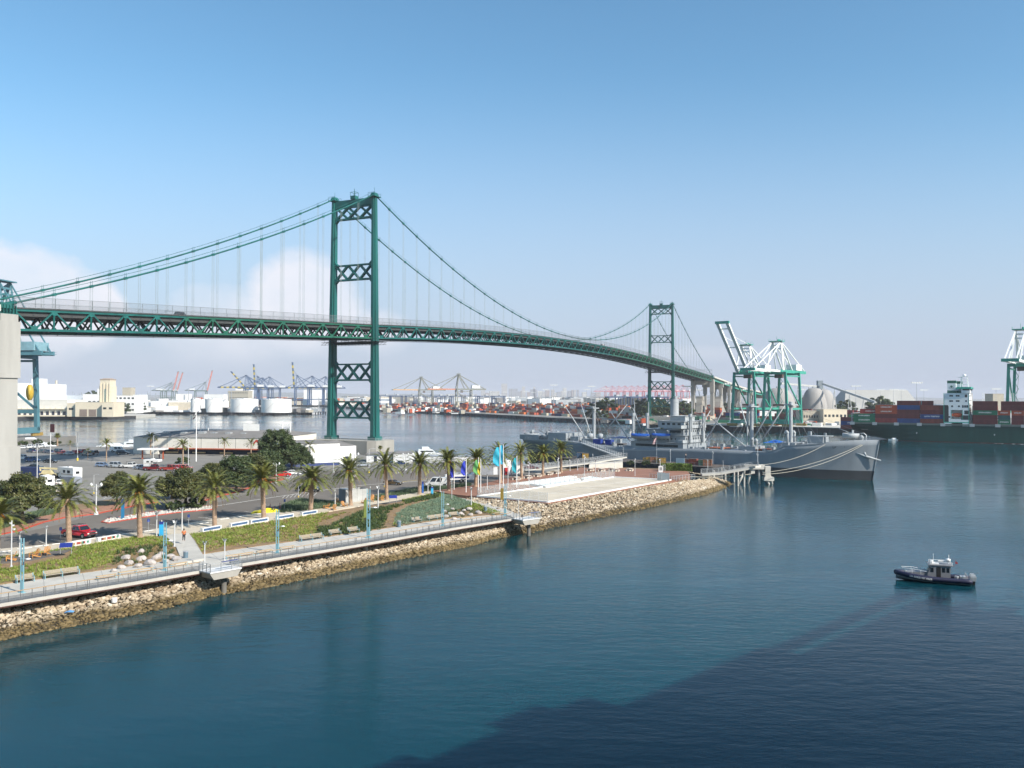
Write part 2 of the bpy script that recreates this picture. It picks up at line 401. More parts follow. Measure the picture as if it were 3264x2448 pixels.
# pier under the near tower and the far one
for s0 in (0, LM):
 m = MB(); P = [(-6.5,-6),(6.5,-6),(8.5,-3),(8.5,BW+3),(6.5,BW+6),(-6.5,BW+6),(-8.5,BW+3),(-8.5,-3)]
 m.prism([(s0+a, b) for a, b in P], -2, 7.5)
 for a, b in P: pass
 m.build('tower_pier', M_CONC, bridge)
 m = MB(); R = [(s0+a*0.97, b*0.97+0.3) for a, b in P]
 for i in range(8):
  a, b = R[i], R[(i+1)%8]
  m.bar((*a, 8.5), (*b, 8.5), 0.08); m.bar((*a, 8.0), (*b, 8.0), 0.06)
  n = max(1, int((Vector(a)-Vector(b)).length/2))
  for j in range(n): q = Vector(a).lerp(Vector(b), j/n); m.bar((q.x, q.y, 7.5), (q.x, q.y, 8.5), 0.07)
 m.build('pier_railing', M_GALV, bridge)
# main cables with hand ropes and bands
for t in (0.0, BW):
 m = MB(); pts = []
 for a, b, n in ((-LS, 0, 30), (0, LM, 60), (LM, LM+LS, 30)):
  for i in range(n): s = a+(b-a)*i/n; pts.append((s, t, cable_z(s)))
 pts.append((LM+LS, t, 48.8)); pts.append((LM+LS+34, t, 24.5)); pts.insert(0, (-LS-30, t, 31))
 m.tube(pts, 0.26, 8)
 for off in (-0.35, 0.35):
  m.tube([(a, b+off, c+1.15) for a, b, c in pts], 0.03, 4);
 for s in nodes:
  if abs(s) < 1 or abs(s-LM) < 1 or abs(s+LS) < 1 or abs(s-LM-LS) < 1: continue
  z = cable_z(s); dz = (cable_z(s+1)-cable_z(s-1))/2
  m.bar((s-0.45, t, z-0.45*dz), (s+0.45, t, z+0.45*dz), 0.68, 0.68)
  for off in (-0.35, 0.35): m.bar((s, t+off, z), (s, t+off, z+1.5), 0.07)
 m.build('main_cable', M_STEEL, bridge)
M_WIRE = mat('suspender wire', (0.30, 0.36, 0.36), 0.6)
spec = []
for t in (0.0, BW):
 for s in nodes:
  if abs(s) < 1 or abs(s-LM) < 1 or abs(s+LS) < 1 or abs(s-LM-LS) < 1: continue
  h = cable_z(s)-zb(s)-ZT
  if h > 0.6: spec.append((h/(352+0.9*s), s, t, h))
spec.sort(reverse=True)
rest = MB()
for i, (_, s, t, h) in enumerate(spec):
 m = rest if i >= 98 else MB()
 for dx in (-0.36, 0.36):
  for dy in (-0.13, 0.13): m.bar((s+dx, t+dy, zb(s)+ZT-0.2), (s+dx, t+dy, cable_z(s)), 0.045)
 if i < 98: m.build('suspender_rope', M_WIRE, bridge)
o = rest.build('suspender_rope', M_WIRE, bridge); o['kind'] = 'stuff'
# stiffening trusses
for t in (-0.05, BW+0.05):
 m = MB()
 for i in range(len(nodes)-1):
  s0, s1 = nodes[i], nodes[i+1]; sm = (s0+s1)/2
  m.mat(1 if (-110 < s0 < 0 or s0 > 290) else 0)
  z0, z1, zm = zb(s0), zb(s1), zb(sm)
  m.bar((s0,t,z0+ZT), (s1,t,z1+ZT), 0.5, 0.62); m.bar((s0,t,z0), (s1,t,z1), 0.5, 0.62)
  m.bar((s0,t,z0+ZT), (sm,t,zm), 0.34, 0.4); m.bar((sm,t,zm), (s1,t,z1+ZT), 0.34, 0.4)
  m.bar((s0,t,z0), (s0,t,z0+ZT), 0.34, 0.34)
  for s, z, sg in ((s0, z0+ZT, -1), (sm, zm, 1)):
   m.add([(s-1.1,t-.22,z),(s+1.1,t-.22,z),(s+.5,t-.22,z+sg*1.1),(s-.5,t-.22,z+sg*1.1),(s-1.1,t+.22,z),(s+1.1,t+.22,z),(s+.5,t+.22,z+sg*1.1),(s-.5,t+.22,z+sg*1.1)],
                  [(0,1,2,3),(4,7,6,5),(0,3,7,4),(1,5,6,2),(3,2,6,7)])
 m.build('stiffening_truss', [M_STEEL, M_STEELG], bridge)
m = MB()   # floor beams, laterals, catwalk
for i in range(len(nodes)-1):
 s0, s1 = nodes[i], nodes[i+1]; sm = (s0+s1)/2
 for s in (s0, sm):
  z = zb(s)
  m.bar((s,0.3,z+ZT-1.1), (s,BW-0.3,z+ZT-1.1), 0.3, 0.4)
 z = zb(s0)
 for k in range(6):
  a = 0.3+(BW-0.6)*k/6; b = 0.3+(BW-0.6)*(k+1)/6; p, q = (z+0.2, z+ZT-1.2) if k % 2 else (z+ZT-1.2, z+0.2)
  m.bar((s0,a,p), (s0,b,q), 0.32, 0.4)
 m.bar((s0,0.3,z+0.05), (s0,BW-0.3,z+0.05), 0.3, 0.35)
 m.bar((s0,0.4,zb(s0)+0.1), (sm,BW/2,zb(sm)+0.1), 0.3); m.bar((s0,BW-0.4,zb(s0)+0.12), (sm,BW/2,zb(sm)+0.12), 0.3)
 m.bar((sm,BW/2,zb(sm)+0.1), (s1,0.4,zb(s1)+0.1), 0.3); m.bar((sm,BW/2,zb(sm)+0.12), (s1,BW-0.4,zb(s1)+0.12), 0.3)
 for t in (6.5, BW-6.5):
  m.bar((s0,t,zb(s0)-0.95), (s1,t,zb(s1)-0.95), 0.9, 0.12); m.bar((s0,t,zb(s0)-0.05), (s0,t,zb(s0)-0.95), 0.12)
m.build('floor_framing', M_DARK, bridge)
m = MB()
for i in range(len(nodes)-1):
 s0, s1 = nodes[i], nodes[i+1]; z0, z1 = zb(s0)+ZT, zb(s1)+ZT
 P = []
 for s, z in ((s0, z0), (s1, z1)): P += [(s,0.35,z-1.5),(s,BW-0.35,z-1.5),(s,BW-0.35,z-0.05),(s,0.35,z-0.05)]
 m.add(P, [(0,4,5,1),(3,2,6,7),(0,3,7,4),(1,5,6,2),(0,1,2,3),(4,7,6,5)])
 for t in (0.75, BW-0.75): m.bar((s0,t,z0+0.35), (s1,t,z1+0.35), 0.3, 0.8)
 m.bar((s0,-0.45,z0+0.42), (s1,-0.45,z1+0.42), 0.1, 0.2); m.bar((s0,BW+.45,z0+0.42), (s1,BW+.45,z1+0.42), 0.1, 0.2)
m.build('road_deck', mat('bridge deck', (0.05,0.055,0.055), 0.85), bridge)
def mesh_veil():
 m = bpy.data.materials.new('chain link'); m.use_nodes = True; t = m.node_tree; L = t.links.new; p = t.nodes['Principled BSDF']
 p.inputs['Base Color'].default_value = (0.13, 0.14, 0.15, 1); p.inputs['Roughness'].default_value = 0.6; p.inputs['Alpha'].default_value = 0.26
 return m
M_VEIL = mesh_veil()
def fence_line(m, pts, h, step, pw=0.09, veil=1, frame=0):
 "posts, top rail and wire mesh along a polyline"
 for a, b in zip(pts[:-1], pts[1:]):
  a = Vector(a); b = Vector(b); n = max(1, round((b-a).length/step)); up = Vector((0,0,h))
  m.mat(frame)
  for i in range(n): q = a.lerp(b, i/n); m.bar(q, q+up, pw)
  m.bar(a+up, b+up, pw); m.bar(a+up*0.5, b+up*0.5, pw*0.5)
  m.mat(veil); m.add([a, b, b+up*0.98, a+up*0.98], [(0,1,2,3)])
 m.mat(frame); m.bar(pts[-1], Vector(pts[-1])+Vector((0,0,h)), pw)
M_FENCE = mat('fence steel', (0.16, 0.18, 0.19), 0.6)
for t in (-0.45, BW+0.45):
 m = MB(); fence_line(m, [(s, t, zb(s)+ZT+0.4) for s in nodes[::2]]+[(nodes[-1], t, zb(nodes[-1])+ZT+0.4)], 2.9, LS/28)
 m.build('safety_fence', [M_FENCE, M_VEIL], bridge)
# side bents and cable anchorages
def bent(s0, ztop, near):
 m = MB();
 for t in (0, BW):
  m.frust((s0, t, -2), 5.9, 5.0, 5.7, 4.8, 15.0 if near else 8)
  m.frust((s0, t, 3), 4.9, 3.6, 4.7, 3.5, 27.0)
  m.frust((s0, t, 30), 5.6, 4.3, 5.4, 4.2, ztop-30-1.6)
  m.cbox((s0, t, ztop-1.6), (4.6, 3.6, 1.8))
 m.cbox((s0, BW/2, ztop-5.6), (3.6, BW-4, 4.2))
 m.build('side_bent', M_CONCG if near else M_CONC, bridge)
bent(-LS-2.2, 45.6, True); bent(LM+LS+2.5, 43.8, False)
for s0, k in ((-LS-2.2, -1), (LM+LS+2.5, 1)):
 for t in (0, BW):
  m = MB(); m.tube([(s0+k*2.2, t, 47.2), (s0, t, 48.2), (s0-k*2.8, t, 49.0)], 0.55, 8)
  for i in range(7): m.cbox((s0-2.4+0.8*i, t, 45.6), (0.16, 1.7, 2.6))
  m.cbox((s0, t, 45.6), (5.4, 2.0, 0.4)); m.cbox((s0, t, 47.3), (3.0, 1.2, 1.4)); m.build('cable_saddle', M_STEEL, bridge)
for t in (0, BW):
 m = MB(); s1 = LM+LS+34
 m.yprism([(s1-10,2),(s1+26,2),(s1+26,6),(s1+8,16),(s1+4,25),(s1-4,25.5),(s1-6,20)], t-3.2, t+3.2)
 m.cbox((s1-0.5, t, 21.5), (8.5, 7.2, 4.4)); m.build('cable_anchorage', M_CONC, bridge)
# approach viaducts
def app(pts, name='approach_viaduct'):
 m = MB(); gm = MB()
 for (a, za), (b, zb_) in zip(pts[:-1], pts[1:]):
  a = Vector(a); b = Vector(b); d = (b-a).normalized(); n = Vector((-d.y, d.x))
  A = [(*(a+n*w), za) for w in (-2, BW+2)] ; B = [(*(b+n*w), zb_) for w in (-2, BW+2)]
  v = []
  for P in (A, B):
   for x, y, z in P: v.append((x,y,z-0.7))
   for x, y, z in P[::-1]: v.append((x,y,z))
  m.mat(0).add(v, [(0,4,5,1),(1,5,6,2),(2,6,7,3),(3,7,4,0),(0,1,2,3),(4,7,6,5)])
  for w in (-1.8, BW+1.8): p = a+n*w; q = b+n*w; m.bar((*p, za+0.45), (*q, zb_+0.45), 0.35, 0.9)
  for w in (0.3, BW/3, 2*BW/3, BW-0.3): p = a+n*w; q = b+n*w; gm.bar((*p, za-2.1), (*q, zb_-2.1), 0.4, 2.8)
 m.build(name, M_CONC2, bridge); gm.build('plate_girder', mat('pale green girder', (0.05, 0.30, 0.22), 0.5), bridge)
e = LM+LS+5
app([((e,0), 46.4), ((e+45,0), 43.6), ((e+90,0), 40.6), ((e+140,-1.5), 37), ((e+185,-6), 33.8), ((e+235,-16), 30), ((e+280,-32), 26)])
app([((-LS-85,0), 42.5), ((-LS-45,0), 45.3), ((-LS-4.5,0), 47.0)])
for s0, t0, zt in ((e+45,0,38.5), (e+90,0,36.5), (e+140,-1.5,33), (e+185,-6,30), (e+235,-16,26)):
 m = MB()
 for t in (1.5, BW-1.5): m.frust((s0, t+t0, 3), 3.6, 3.0, 3.2, 2.8, zt-12); m.frust((s0, t+t0, zt-10), 4.4, 3.6, 4.4, 3.6, 9)
 m.cbox((s0, BW/2+t0, zt-2.5), (3.6, BW+3, 4.2)); m.build('viaduct_bent', M_CONC, bridge)
# overhead sign frame at the far end of the span and viaduct lamps
m = MB(); s0 = LM+LS-3; z = zb(s0)+ZT
for t in (-1, BW+1): m.bar((s0,t,z), (s0,t,z+7), 0.3)
for zz in (6, 7): m.bar((s0,-1,z+zz), (s0,BW+1,z+zz), 0.18)
for i in range(12): m.bar((s0,-1+i*1.85,z+6), (s0,-1+(i+1)*1.85,z+7), 0.1)
m.build('sign_gantry', M_GALV, bridge)
# ------------------------------------------------------------------ near shore: levels
HD, HK, HPZ = 3.3, 3.8, 4.1      # boardwalk, car park, plaza
def gl(pts, h): return [g(a, b, h) for a, b in pts]
def ext(P, d0=60, d1=0):
 a = P[0] + (P[0]-P[1]).normalized()*d0; P = [a]+P
 if d1: P = P + [P[-1] + (P[-1]-P[-2]).normalized()*d1]
 return P
SHORE = ext(gl([(0,2044),(127,2017),(253,1994),(400,1967),(560,1931),(668,1904),(881,1868),(1062,1828),(1242,1790),(1500,1742),(1734,1689),(1938,1646),(2119,1608),(2254,1576),(2325,1550)], 0), 50)
DFRONT = ext(gl([(0,1925),(400,1860),(733,1803),(1160,1733),(1440,1684),(1640,1652)], HD), 50)
DBACK = ext(gl([(0,1864),(400,1807),(560,1783),(650,1765),(1160,1695),(1440,1652),(1610,1638)], HD), 50)
CFRONT = ext(gl([(0,1776),(230,1745),(400,1715),(520,1705),(640,1700),(800,1672),(1000,1640),(1100,1622),(1300,1590),(1400,1568)], HK), 50)
CBACK = ext(gl([(0,1752),(180,1735),(360,1707),(460,1695),(600,1668),(800,1640),(1000,1618),(1250,1583),(1380,1562)], HK), 50)
def pl_at(P, t):
 "point at fraction t of a polyline's length"
 L = [0]
 for a, b in zip(P[:-1], P[1:]): L.append(L[-1]+(b-a).length)
 s = t*L[-1]
 for i in range(len(P)-1):
  if s <= L[i+1] or i == len(P)-2: return P[i].lerp(P[i+1], (s-L[i])/(L[i+1]-L[i]))
def pdist(P, x, y):
 best = 1e9
 for a, b in zip(P[:-1], P[1:]):
  dx, dy = b.x-a.x, b.y-a.y; t = max(0, min(1, ((x-a.x)*dx+(y-a.y)*dy)/(dx*dx+dy*dy)))
  best = min(best, math.hypot(x-a.x-t*dx, y-a.y-t*dy))
 return best
def hbed(x, y):
 a, b = pdist(DBACK, x, y), pdist(CFRONT, x, y); t = a/(a+b+1e-6)
 return HD-0.05+(HK-HD)*t + 0.12*math.sin(math.pi*t)
def inpoly(x, y, P):
 c = False; n = len(P)
 for i in range(n):
  a, b = P[i], P[i-1]
  if (a[1] > y) != (b[1] > y) and x < (b[0]-a[0])*(y-a[1])/(b[1]-a[1])+a[0]: c = not c
 return c
XY = lambda P: [(p[0], p[1]) for p in P]
M_ASPH = mat('asphalt', (0.15, 0.132, 0.11), 0.92, var=0.2, scale=0.06, bump=0.15, bscale=6)
M_ASPH2 = mat('grey asphalt', (0.21, 0.20, 0.18), 0.92, var=0.22, scale=0.05, bump=0.15, bscale=6)
M_BRICK = mat('brick paving', (0.26, 0.125, 0.08), 0.9, var=0.2, scale=0.35)
M_PAVE = mat('cream paving', (0.52, 0.46, 0.36), 0.9, var=0.1, scale=0.6)
M_DECKC = mat('boardwalk concrete', (0.47, 0.45, 0.40), 0.85, var=0.14, scale=0.35, bump=0.08, bscale=4)
M_LINE = mat('road marking', (0.62, 0.60, 0.54), 0.8, var=0.2, scale=1.5)
M_YEL = mat('yellow paint', (0.72, 0.52, 0.05), 0.6)
M_KERB = mat('red kerb paint', (0.48, 0.07, 0.035), 0.75, var=0.25, scale=1.2)
M_SOIL = mat('soil and mulch', (0.24, 0.16, 0.085), 0.95, var=0.35, scale=0.8, bump=0.5, bscale=9)
# landmass (quay ground) with its back edge on the main channel
BACK = gl([(2190,1510),(2110,1490),(1900,1484),(1650,1478),(1500,1474),(1250,1467)], HK)
back2 = [Vector((-66, 338, 0)), Vector((-95, 352, 0)), Vector((-150, 366, 0)), Vector((-215, 372, 0)), Vector((-420, 380, 0)), Vector((-420, 30, 0))]
PLAZA = gl([(1381,1564),(1445,1556),(1543,1541),(1608,1524),(1722,1511),(1830,1497),(1850,1490),(2110,1496),(2190,1502)], HPZ) + gl([(2200,1512),(2140,1532),(1745,1604),(1520,1583),(1440,1575)], HPZ)
gm = MB()
ground_poly = XY([pl_at(DBACK, i/20) for i in range(21)]) + XY(gl([(1500,1596),(1700,1612),(1760,1600),(2130,1530),(2190,1520)], HPZ)) + XY(BACK) + XY(back2)
gm.prism(ground_poly, -3, 3.42)
tag(gm.build('ground', M_SOIL), kind='structure')
# riprap banks: support surface + individual stones
def bank(shore, top, ztop, zbot=-2.2, n=60):
 v = []; f = []
 for i in range(n+1):
  a = pl_at(shore, i/n); b = pl_at(top, i/n); z = b.z if ztop is None else ztop
  o = a + (a-Vector((b.x,b.y,0))).normalized()*2.5
  v += [(o.x,o.y,zbot), (a.x,a.y,-0.3), (b.x,b.y,z-0.25)]
 for i in range(n): f += [(3*i,3*i+1,3*i+4,3*i+3), (3*i+1,3*i+2,3*i+5,3*i+4)]
 return v, f
def riprap_mat():
 m = bpy.data.materials.new('riprap stone'); m.use_nodes = True; t = m.node_tree; L = t.links.new; p = t.nodes['Principled BSDF']
 ge = nn(t, 'ShaderNodeNewGeometry'); sp = nn(t, 'ShaderNodeSeparateXYZ'); L(ge.outputs['Position'], sp.inputs[0])
 r1 = nn(t, 'ShaderNodeValToRGB'); L(ge.outputs['Random Per Island'], r1.inputs[0]); e = r1.color_ramp.elements
 e[0].color = (0.22,0.16,0.10,1); e[1].color = (0.60,0.55,0.46,1); e[0].position = 0.0; e[1].position = 1.0
 k = e.new(0.3); k.color = (0.33,0.27,0.19,1); k = e.new(0.6); k.color = (0.40,0.33,0.235,1); k = e.new(0.85); k.color = (0.46,0.38,0.27,1)
 r2 = nn(t, 'ShaderNodeValToRGB'); L(ge.outputs['Random Per Island'], r2.inputs[0]); e = r2.color_ramp.elements
 e[0].color = (0.075,0.055,0.024,1); e[1].color = (0.22,0.16,0.075,1); k = e.new(0.5); k.color = (0.135,0.10,0.042,1)
 n = nn(t, 'ShaderNodeTexNoise'); L(ge.outputs['Position'], n.inputs['Vector']); setin(n, Scale=0.5, Detail=5.0)
 a = nn(t, 'ShaderNodeMath', operation='MULTIPLY_ADD'); L(n.outputs['Fac'], a.inputs[0]); a.inputs[1].default_value = 0.9; L(sp.outputs['Z'], a.inputs[2])
 mr = nn(t, 'ShaderNodeMapRange'); L(a.outputs[0], mr.inputs[0])
 for i, v in enumerate((1.15, 1.7, 0.0, 1.0)): mr.inputs[i+1].default_value = v     # weed line left by the tide
 mx = nn(t, 'ShaderNodeMix', data_type='RGBA'); L(mr.outputs[0], mx.inputs['Factor']); L(r2.outputs[0], mx.inputs['A']); L(r1.outputs[0], mx.inputs['B'])
 L(mx.outputs['Result'], p.inputs['Base Color']); p.inputs['Roughness'].default_value = 0.9
 return m
M_RIP = riprap_mat()
ICO_V = []; ph = (1+5**.5)/2
for a in (-1, 1):
 for b in (-ph, ph): ICO_V += [(a, b, 0), (0, a, b), (b, 0, a)]
ICO_V = np.array(ICO_V, float); ICO_V /= np.linalg.norm(ICO_V[0])
def ico_faces():
 F = []
 D = lambda i, j: np.linalg.norm(ICO_V[i]-ICO_V[j])
 e = 1.06
 for i in range(12):
  for j in range(i+1, 12):
   for k in range(j+1, 12):
    if D(i,j) < e and D(j,k) < e and D(i,k) < e:
     n = np.cross(ICO_V[j]-ICO_V[i], ICO_V[k]-ICO_V[i])
     F.append((i,j,k) if n.dot(ICO_V[i]) > 0 else (i,k,j))
 return np.array(F)
ICO_F = ico_faces()
def stones(P, R, flat=0.65):
 "P (n,3) centres, R (n,) radii -> verts, faces"
 n = len(P); V = ICO_V[None].repeat(n, 0)
 V = V * rng.uniform(0.5, 1.35, (n, 12, 1)); sc = rng.uniform(0.7, 1.3, (n, 1, 3)); sc[:, :, 2] *= flat
 a = rng.uniform(0, 6.28, n); ca, sa = np.cos(a), np.sin(a)
 V = V*sc; x = V[:,:,0]*ca[:,None]-V[:,:,1]*sa[:,None]; y = V[:,:,0]*sa[:,None]+V[:,:,1]*ca[:,None]
 tl = rng.uniform(-0.5, 0.5, n)[:, None]; z = V[:,:,2]+x*tl
 V = np.stack([x, y, z], 2)*R[:, None, None] + P[:, None]
 F = (ICO_F[None] + (np.arange(n)*12)[:, None, None]).reshape(-1, 3)
 return V.reshape(-1, 3), F
def strip_pts(lo, hi, zlo, zhi, dens, grade=1.0):
 n = 240; out = []
 for i in range(n):
  a0, a1, b0, b1 = pl_at(lo, i/n), pl_at(lo, (i+1)/n), pl_at(hi, i/n), pl_at(hi, (i+1)/n)
  area = (a1-a0).length*(b0-a0).length*0.5 + (b1-b0).length*(b1-a1).length*0.5
  for _ in range(rng.poisson(area*dens)):
   u, w = rng.random(), rng.random()
   p = a0.lerp(a1, u).lerp(b0.lerp(b1, u), w); z = zlo*(1-w)+w*(b0.z*(1-u)+b1.z*u) - 0.10 + rng.uniform(-0.05, 0.10); out.append((p.x, p.y, z))
 return np.array(out)
# promenade bank
n_off = [ (DFRONT[min(i+1,len(DFRONT)-1)]-DFRONT[max(i-1,0)]).normalized() for i in range(len(DFRONT))]
PTOP = [p + Vector((-d.y, d.x, 0))*2.2 for p, d in zip(DFRONT, n_off)]
for p in PTOP: p.z = 2.35
k_s = [pl_at(SHORE, t/40) for t in range(41)]
def split_shore(Y): return [p for p in k_s if p.y <= Y+1.5], [p for p in k_s if p.y >= Y-1.5]
shA, shB = split_shore(pl_at(SHORE, 0.0).y + 0)[1], None
endA = g(1560, 1722, 0)
A_sh = [p for p in SHORE if p.x < endA.x-1]+[endA]; B_sh = [endA]+[p for p in SHORE if p.x > endA.x+1]
A_top = PTOP
B_top = [A_top[-1]+Vector((0,0,0))]; B_top[0].z = 2.5
B_top = [B_top[0]] + [g(1690,1628,3.4), g(1745,1607,HPZ-.15), g(1900,1577,HPZ-.1), g(2040,1553,HPZ-.1), g(2150,1537,HPZ-.2), g(2200,1531,3.5), g(2250,1527,3.0)]
rv = []; rf = []
for sh, tp in ((A_sh, A_top), (B_sh, B_top)):
 v, f = bank(sh, tp, None); o = len(rv); rv += v; rf += [tuple(o+i for i in q) for q in f]
P1 = strip_pts(A_sh, A_top, -0.15, 2.3, 24); P2 = strip_pts(B_sh, B_top, -0.15, 4.55, 17)
P3 = strip_pts([p+Vector((1.0,-0.9,0)) for p in SHORE], SHORE, -0.5, -0.1, 3.0)
# the tip rounding towards the ship
tipS = gl([(2310,1550),(2337,1543),(2330,1535)], 0)+[Vector((64,272,0))]; tipT = [g(2250,1527,3.0), g(2262,1524,3.0), g(2250,1514,3.2), g(2190,1503,3.6)]
v, f = bank(tipS, tipT, None); o = len(rv); rv += v; rf += [tuple(o+i for i in q) for q in f]
P4 = strip_pts(tipS, tipT, -0.15, 4.4, 8)
# bank between court and path
cS = gl([(1440,1578),(1500,1600),(1560,1618),(1640,1640),(1668,1636)], HD+0.1); cT = gl([(1442,1573),(1520,1584),(1600,1592),(1680,1600),(1742,1606)], HPZ-0.15)
v, f = bank(cS, cT, None, HD-0.6); o = len(rv); rv += v; rf += [tuple(o+i for i in q) for q in f]
P5 = strip_pts([p+Vector((0,0,0)) for p in cS], cT, HD, HPZ-0.1, 9.0)
bm_ = MB(); bm_.add(rv, rf); so_ = bm_.build('shore_bank', mat('shaded bank soil', (0.045, 0.035, 0.02), 0.95, var=0.4, scale=1.5)); tag(so_, kind='structure')  # soil base darkened to paint the shade in the gaps between stones
PP = np.concatenate([P1, P2, P3, P4, P5]); RR = rng.gamma(3.4, 0.046, len(PP)).clip(0.08, 0.62); RR[-len(P5):] *= 1.15
for F, G in ((694,1840),(1688,1672)):
 q = g(F,G,0.3); a = rng.uniform(0,6.283,420); rr_ = 3.6*np.sqrt(rng.uniform(0,1,420)); PP = np.concatenate([PP, np.stack([q.x+rr_*np.cos(a), q.y+rr_*np.sin(a), 1.75-rr_*.5+rng.uniform(-.25,.1,420)],1)]); RR = np.concatenate([RR, rng.gamma(3.4,.055,420).clip(.1,.6)])
V, F_ = stones(PP, RR)
tag(npmesh('riprap', V, F_, M_RIP), kind='stuff')
# car park, streets
CPK = [pl_at(CBACK, i/16) for i in range(17)]
lot = XY(CPK) + XY(gl([(1381,1564),(1445,1556),(1543,1541),(1608,1524),(1722,1511),(1760,1500)], HPZ-0.5)) + XY(gl([(1860,1484),(1650,1480),(1500,1478),(1250,1470)], HK)) + XY(back2[0:1]) + [(-100,348),(-150,360),(-215,366),(-400,372),(-400,40)]
m = MB(); m.prism(lot, 2.5, HK); tag(m.build('car_park', [M_ASPH2]), kind='structure')
# brown asphalt of the nearer street and lot
road = XY(CPK) + XY(gl([(1381,1564),(1445,1556),(1543,1541),(1608,1524),(1722,1511),(1690,1500),(1560,1496),(1240,1500),(1000,1500),(935,1530),(700,1600),(560,1592),(420,1612),(300,1640),(190,1672),(0,1712),(-200,1760)], HK))
m = MB(); m.sheet(road, HK+0.004); tag(m.build('road', M_ASPH), kind='structure')
m = MB()
strip = XY([pl_at(CFRONT, i/30) for i in range(31)]) + XY([pl_at(CBACK, i/30) for i in range(30, -1, -1)])
m.prism(strip, 3.0, HK+0.12); tag(m.build('footpath', M_PAVE), kind='structure')
m = MB(); m.prism(XY(PLAZA), 2.6, HPZ); tag(m.build('brick_plaza', M_BRICK), kind='structure')
def kerb(pts, name, ma, w=0.35, h=0.14, z=HK):
 m = MB()
 for a, b in zip(pts[:-1], pts[1:]): m.bar(Vector((a.x,a.y,z+h/2)), Vector((b.x,b.y,z+h/2)), w, h)
 return tag(m.build(name, ma), kind='structure')
kerb(gl([(-60,1725),(0,1705),(60,1693),(140,1665),(200,1652),(300,1640),(420,1615),(500,1602)], HK), 'kerb', M_KERB, 0.4)
kerb(gl([(640,1600),(700,1583),(760,1567),(830,1545),(905,1528)], HK), 'kerb', M_KERB, 0.4)
isl = gl([(325,1665),(345,1655),(420,1643),(560,1622),(640,1613),(690,1616),(675,1625),(560,1635),(440,1652),(345,1668)], HK)
kerb(isl+[isl[0]], 'kerb', M_KERB, 0.35)
m = MB(); m.prism(XY(isl), HK-0.1, HK+0.11); tag(m.build('traffic_island', M_CONC2), kind='structure')
# brick strips with planting behind the red kerb
m = MB()
for poly in ([(0,1705),(60,1693),(140,1665),(200,1652),(420,1615),(500,1602),(500,1590),(420,1598),(300,1620),(200,1635),(120,1650),(0,1690)], [(640,1600),(700,1583),(830,1545),(905,1528),(905,1518),(830,1530),(700,1562),(640,1585)]):
 m.prism(XY(gl(poly, HK)), HK-0.2, HK+0.12)
tag(m.build('pavement', mat('pink paving', (0.33,0.17,0.11), 0.9)), kind='structure')
m = MB()
for poly in ([(0,1690),(120,1650),(200,1635),(300,1620),(420,1598),(500,1590),(470,1580),(300,1600),(150,1628),(0,1660)], [(640,1585),(700,1562),(830,1530),(905,1518),(905,1496),(830,1505),(690,1540),(640,1565)]):
 m.prism(XY(gl(poly, HK)), HK-0.2, HK+0.13)
tag(m.build('verge', M_SOIL), kind='structure')
# white and yellow road markings
mk = MB();
def line_px(pts, w=0.12, z=HK+0.012):
 P = gl(pts, z)
 for a, b in zip(P[:-1], P[1:]):
  d = (b-a).normalized(); n = Vector((-d.y, d.x, 0))*w/2; mk.add([a-n, a+n, b+n, b-n], [(3,2,1,0)])
line_px([(660,1617),(850,1588),(1000,1566),(1170,1545),(1360,1532)], 0.35);
line_px([(60,1460),(300,1472),(420,1482),(600,1500)], 0.3)
for (F0, G0), (F1, G1), n, dl in (((890,1532),(950,1520),7,(9,-12)), ((900,1588),(1000,1580),9,(10,-10)), ((1085,1512),(1120,1508),4,(6,-9)), ((540,1690),(575,1684),3,(8,-14)),
                           ((1180,1556),(1260,1546),4,(1,-6)), ((1250,1510),(1330,1505),5,(1,-5)), ((330,1590),(420,1575),5,(14,-8)), ((250,1560),(330,1548),4,(16,-7)), ((690,1655),(720,1650),3,(-40,-6)), ((560,1545),(640,1530),4,(18,-6)), ((150,1600),(210,1590),3,(-14,6))):
 for i in range(n):
  a, b = F0+(F1-F0)*i/max(1,n-1), G0+(G1-G0)*i/max(1,n-1); line_px([(a,b),(a+dl[0],b+dl[1])], 0.12)
# bay lines beside the footpath
for i in range(30):
 p = pl_at(CBACK, 0.30+0.021*i); d = (pl_at(CBACK, 0.31+0.021*i)-p).normalized(); n = Vector((-d.y, d.x, 0)); a = p+n*0.5+Vector((0,0,0)); b = p+n*4.9
 a.z = b.z = HK+0.012; w = d*0.06; mk.add([a-w, a+w, b+w, b-w], [(0,1,2,3)])
tag(mk.build('road_marking', M_LINE), kind='structure')
mk = MB(); line_px([(1255,1539),(1400,1522),(1560,1512),(1690,1502)], 0.25, HK+0.016); line_px([(60,1535),(80,1532)], 0.2, HK+0.016); tag(mk.build('road_marking', M_YEL), kind='structure')
# planting beds
bed = XY([pl_at(DBACK, i/60) for i in range(61)]) + XY([pl_at(CFRONT, i/60) for i in range(60, -1, -1)])
v = []; f = []; NB, MBk = 80, 8
for i in range(NB+1):
 for j in range(MBk+1):
  p = pl_at(DBACK, i/NB).lerp(pl_at(CFRONT, i/NB), j/MBk); v.append((p.x, p.y, hbed(p.x, p.y)))
for i in range(NB):
 for j in range(MBk): k = i*(MBk+1)+j; f.append((k, k+MBk+1, k+MBk+2, k+1))
b_ = MB(); b_.add(v, f, True); tag(b_.build('planting_bed', M_SOIL), kind='structure')
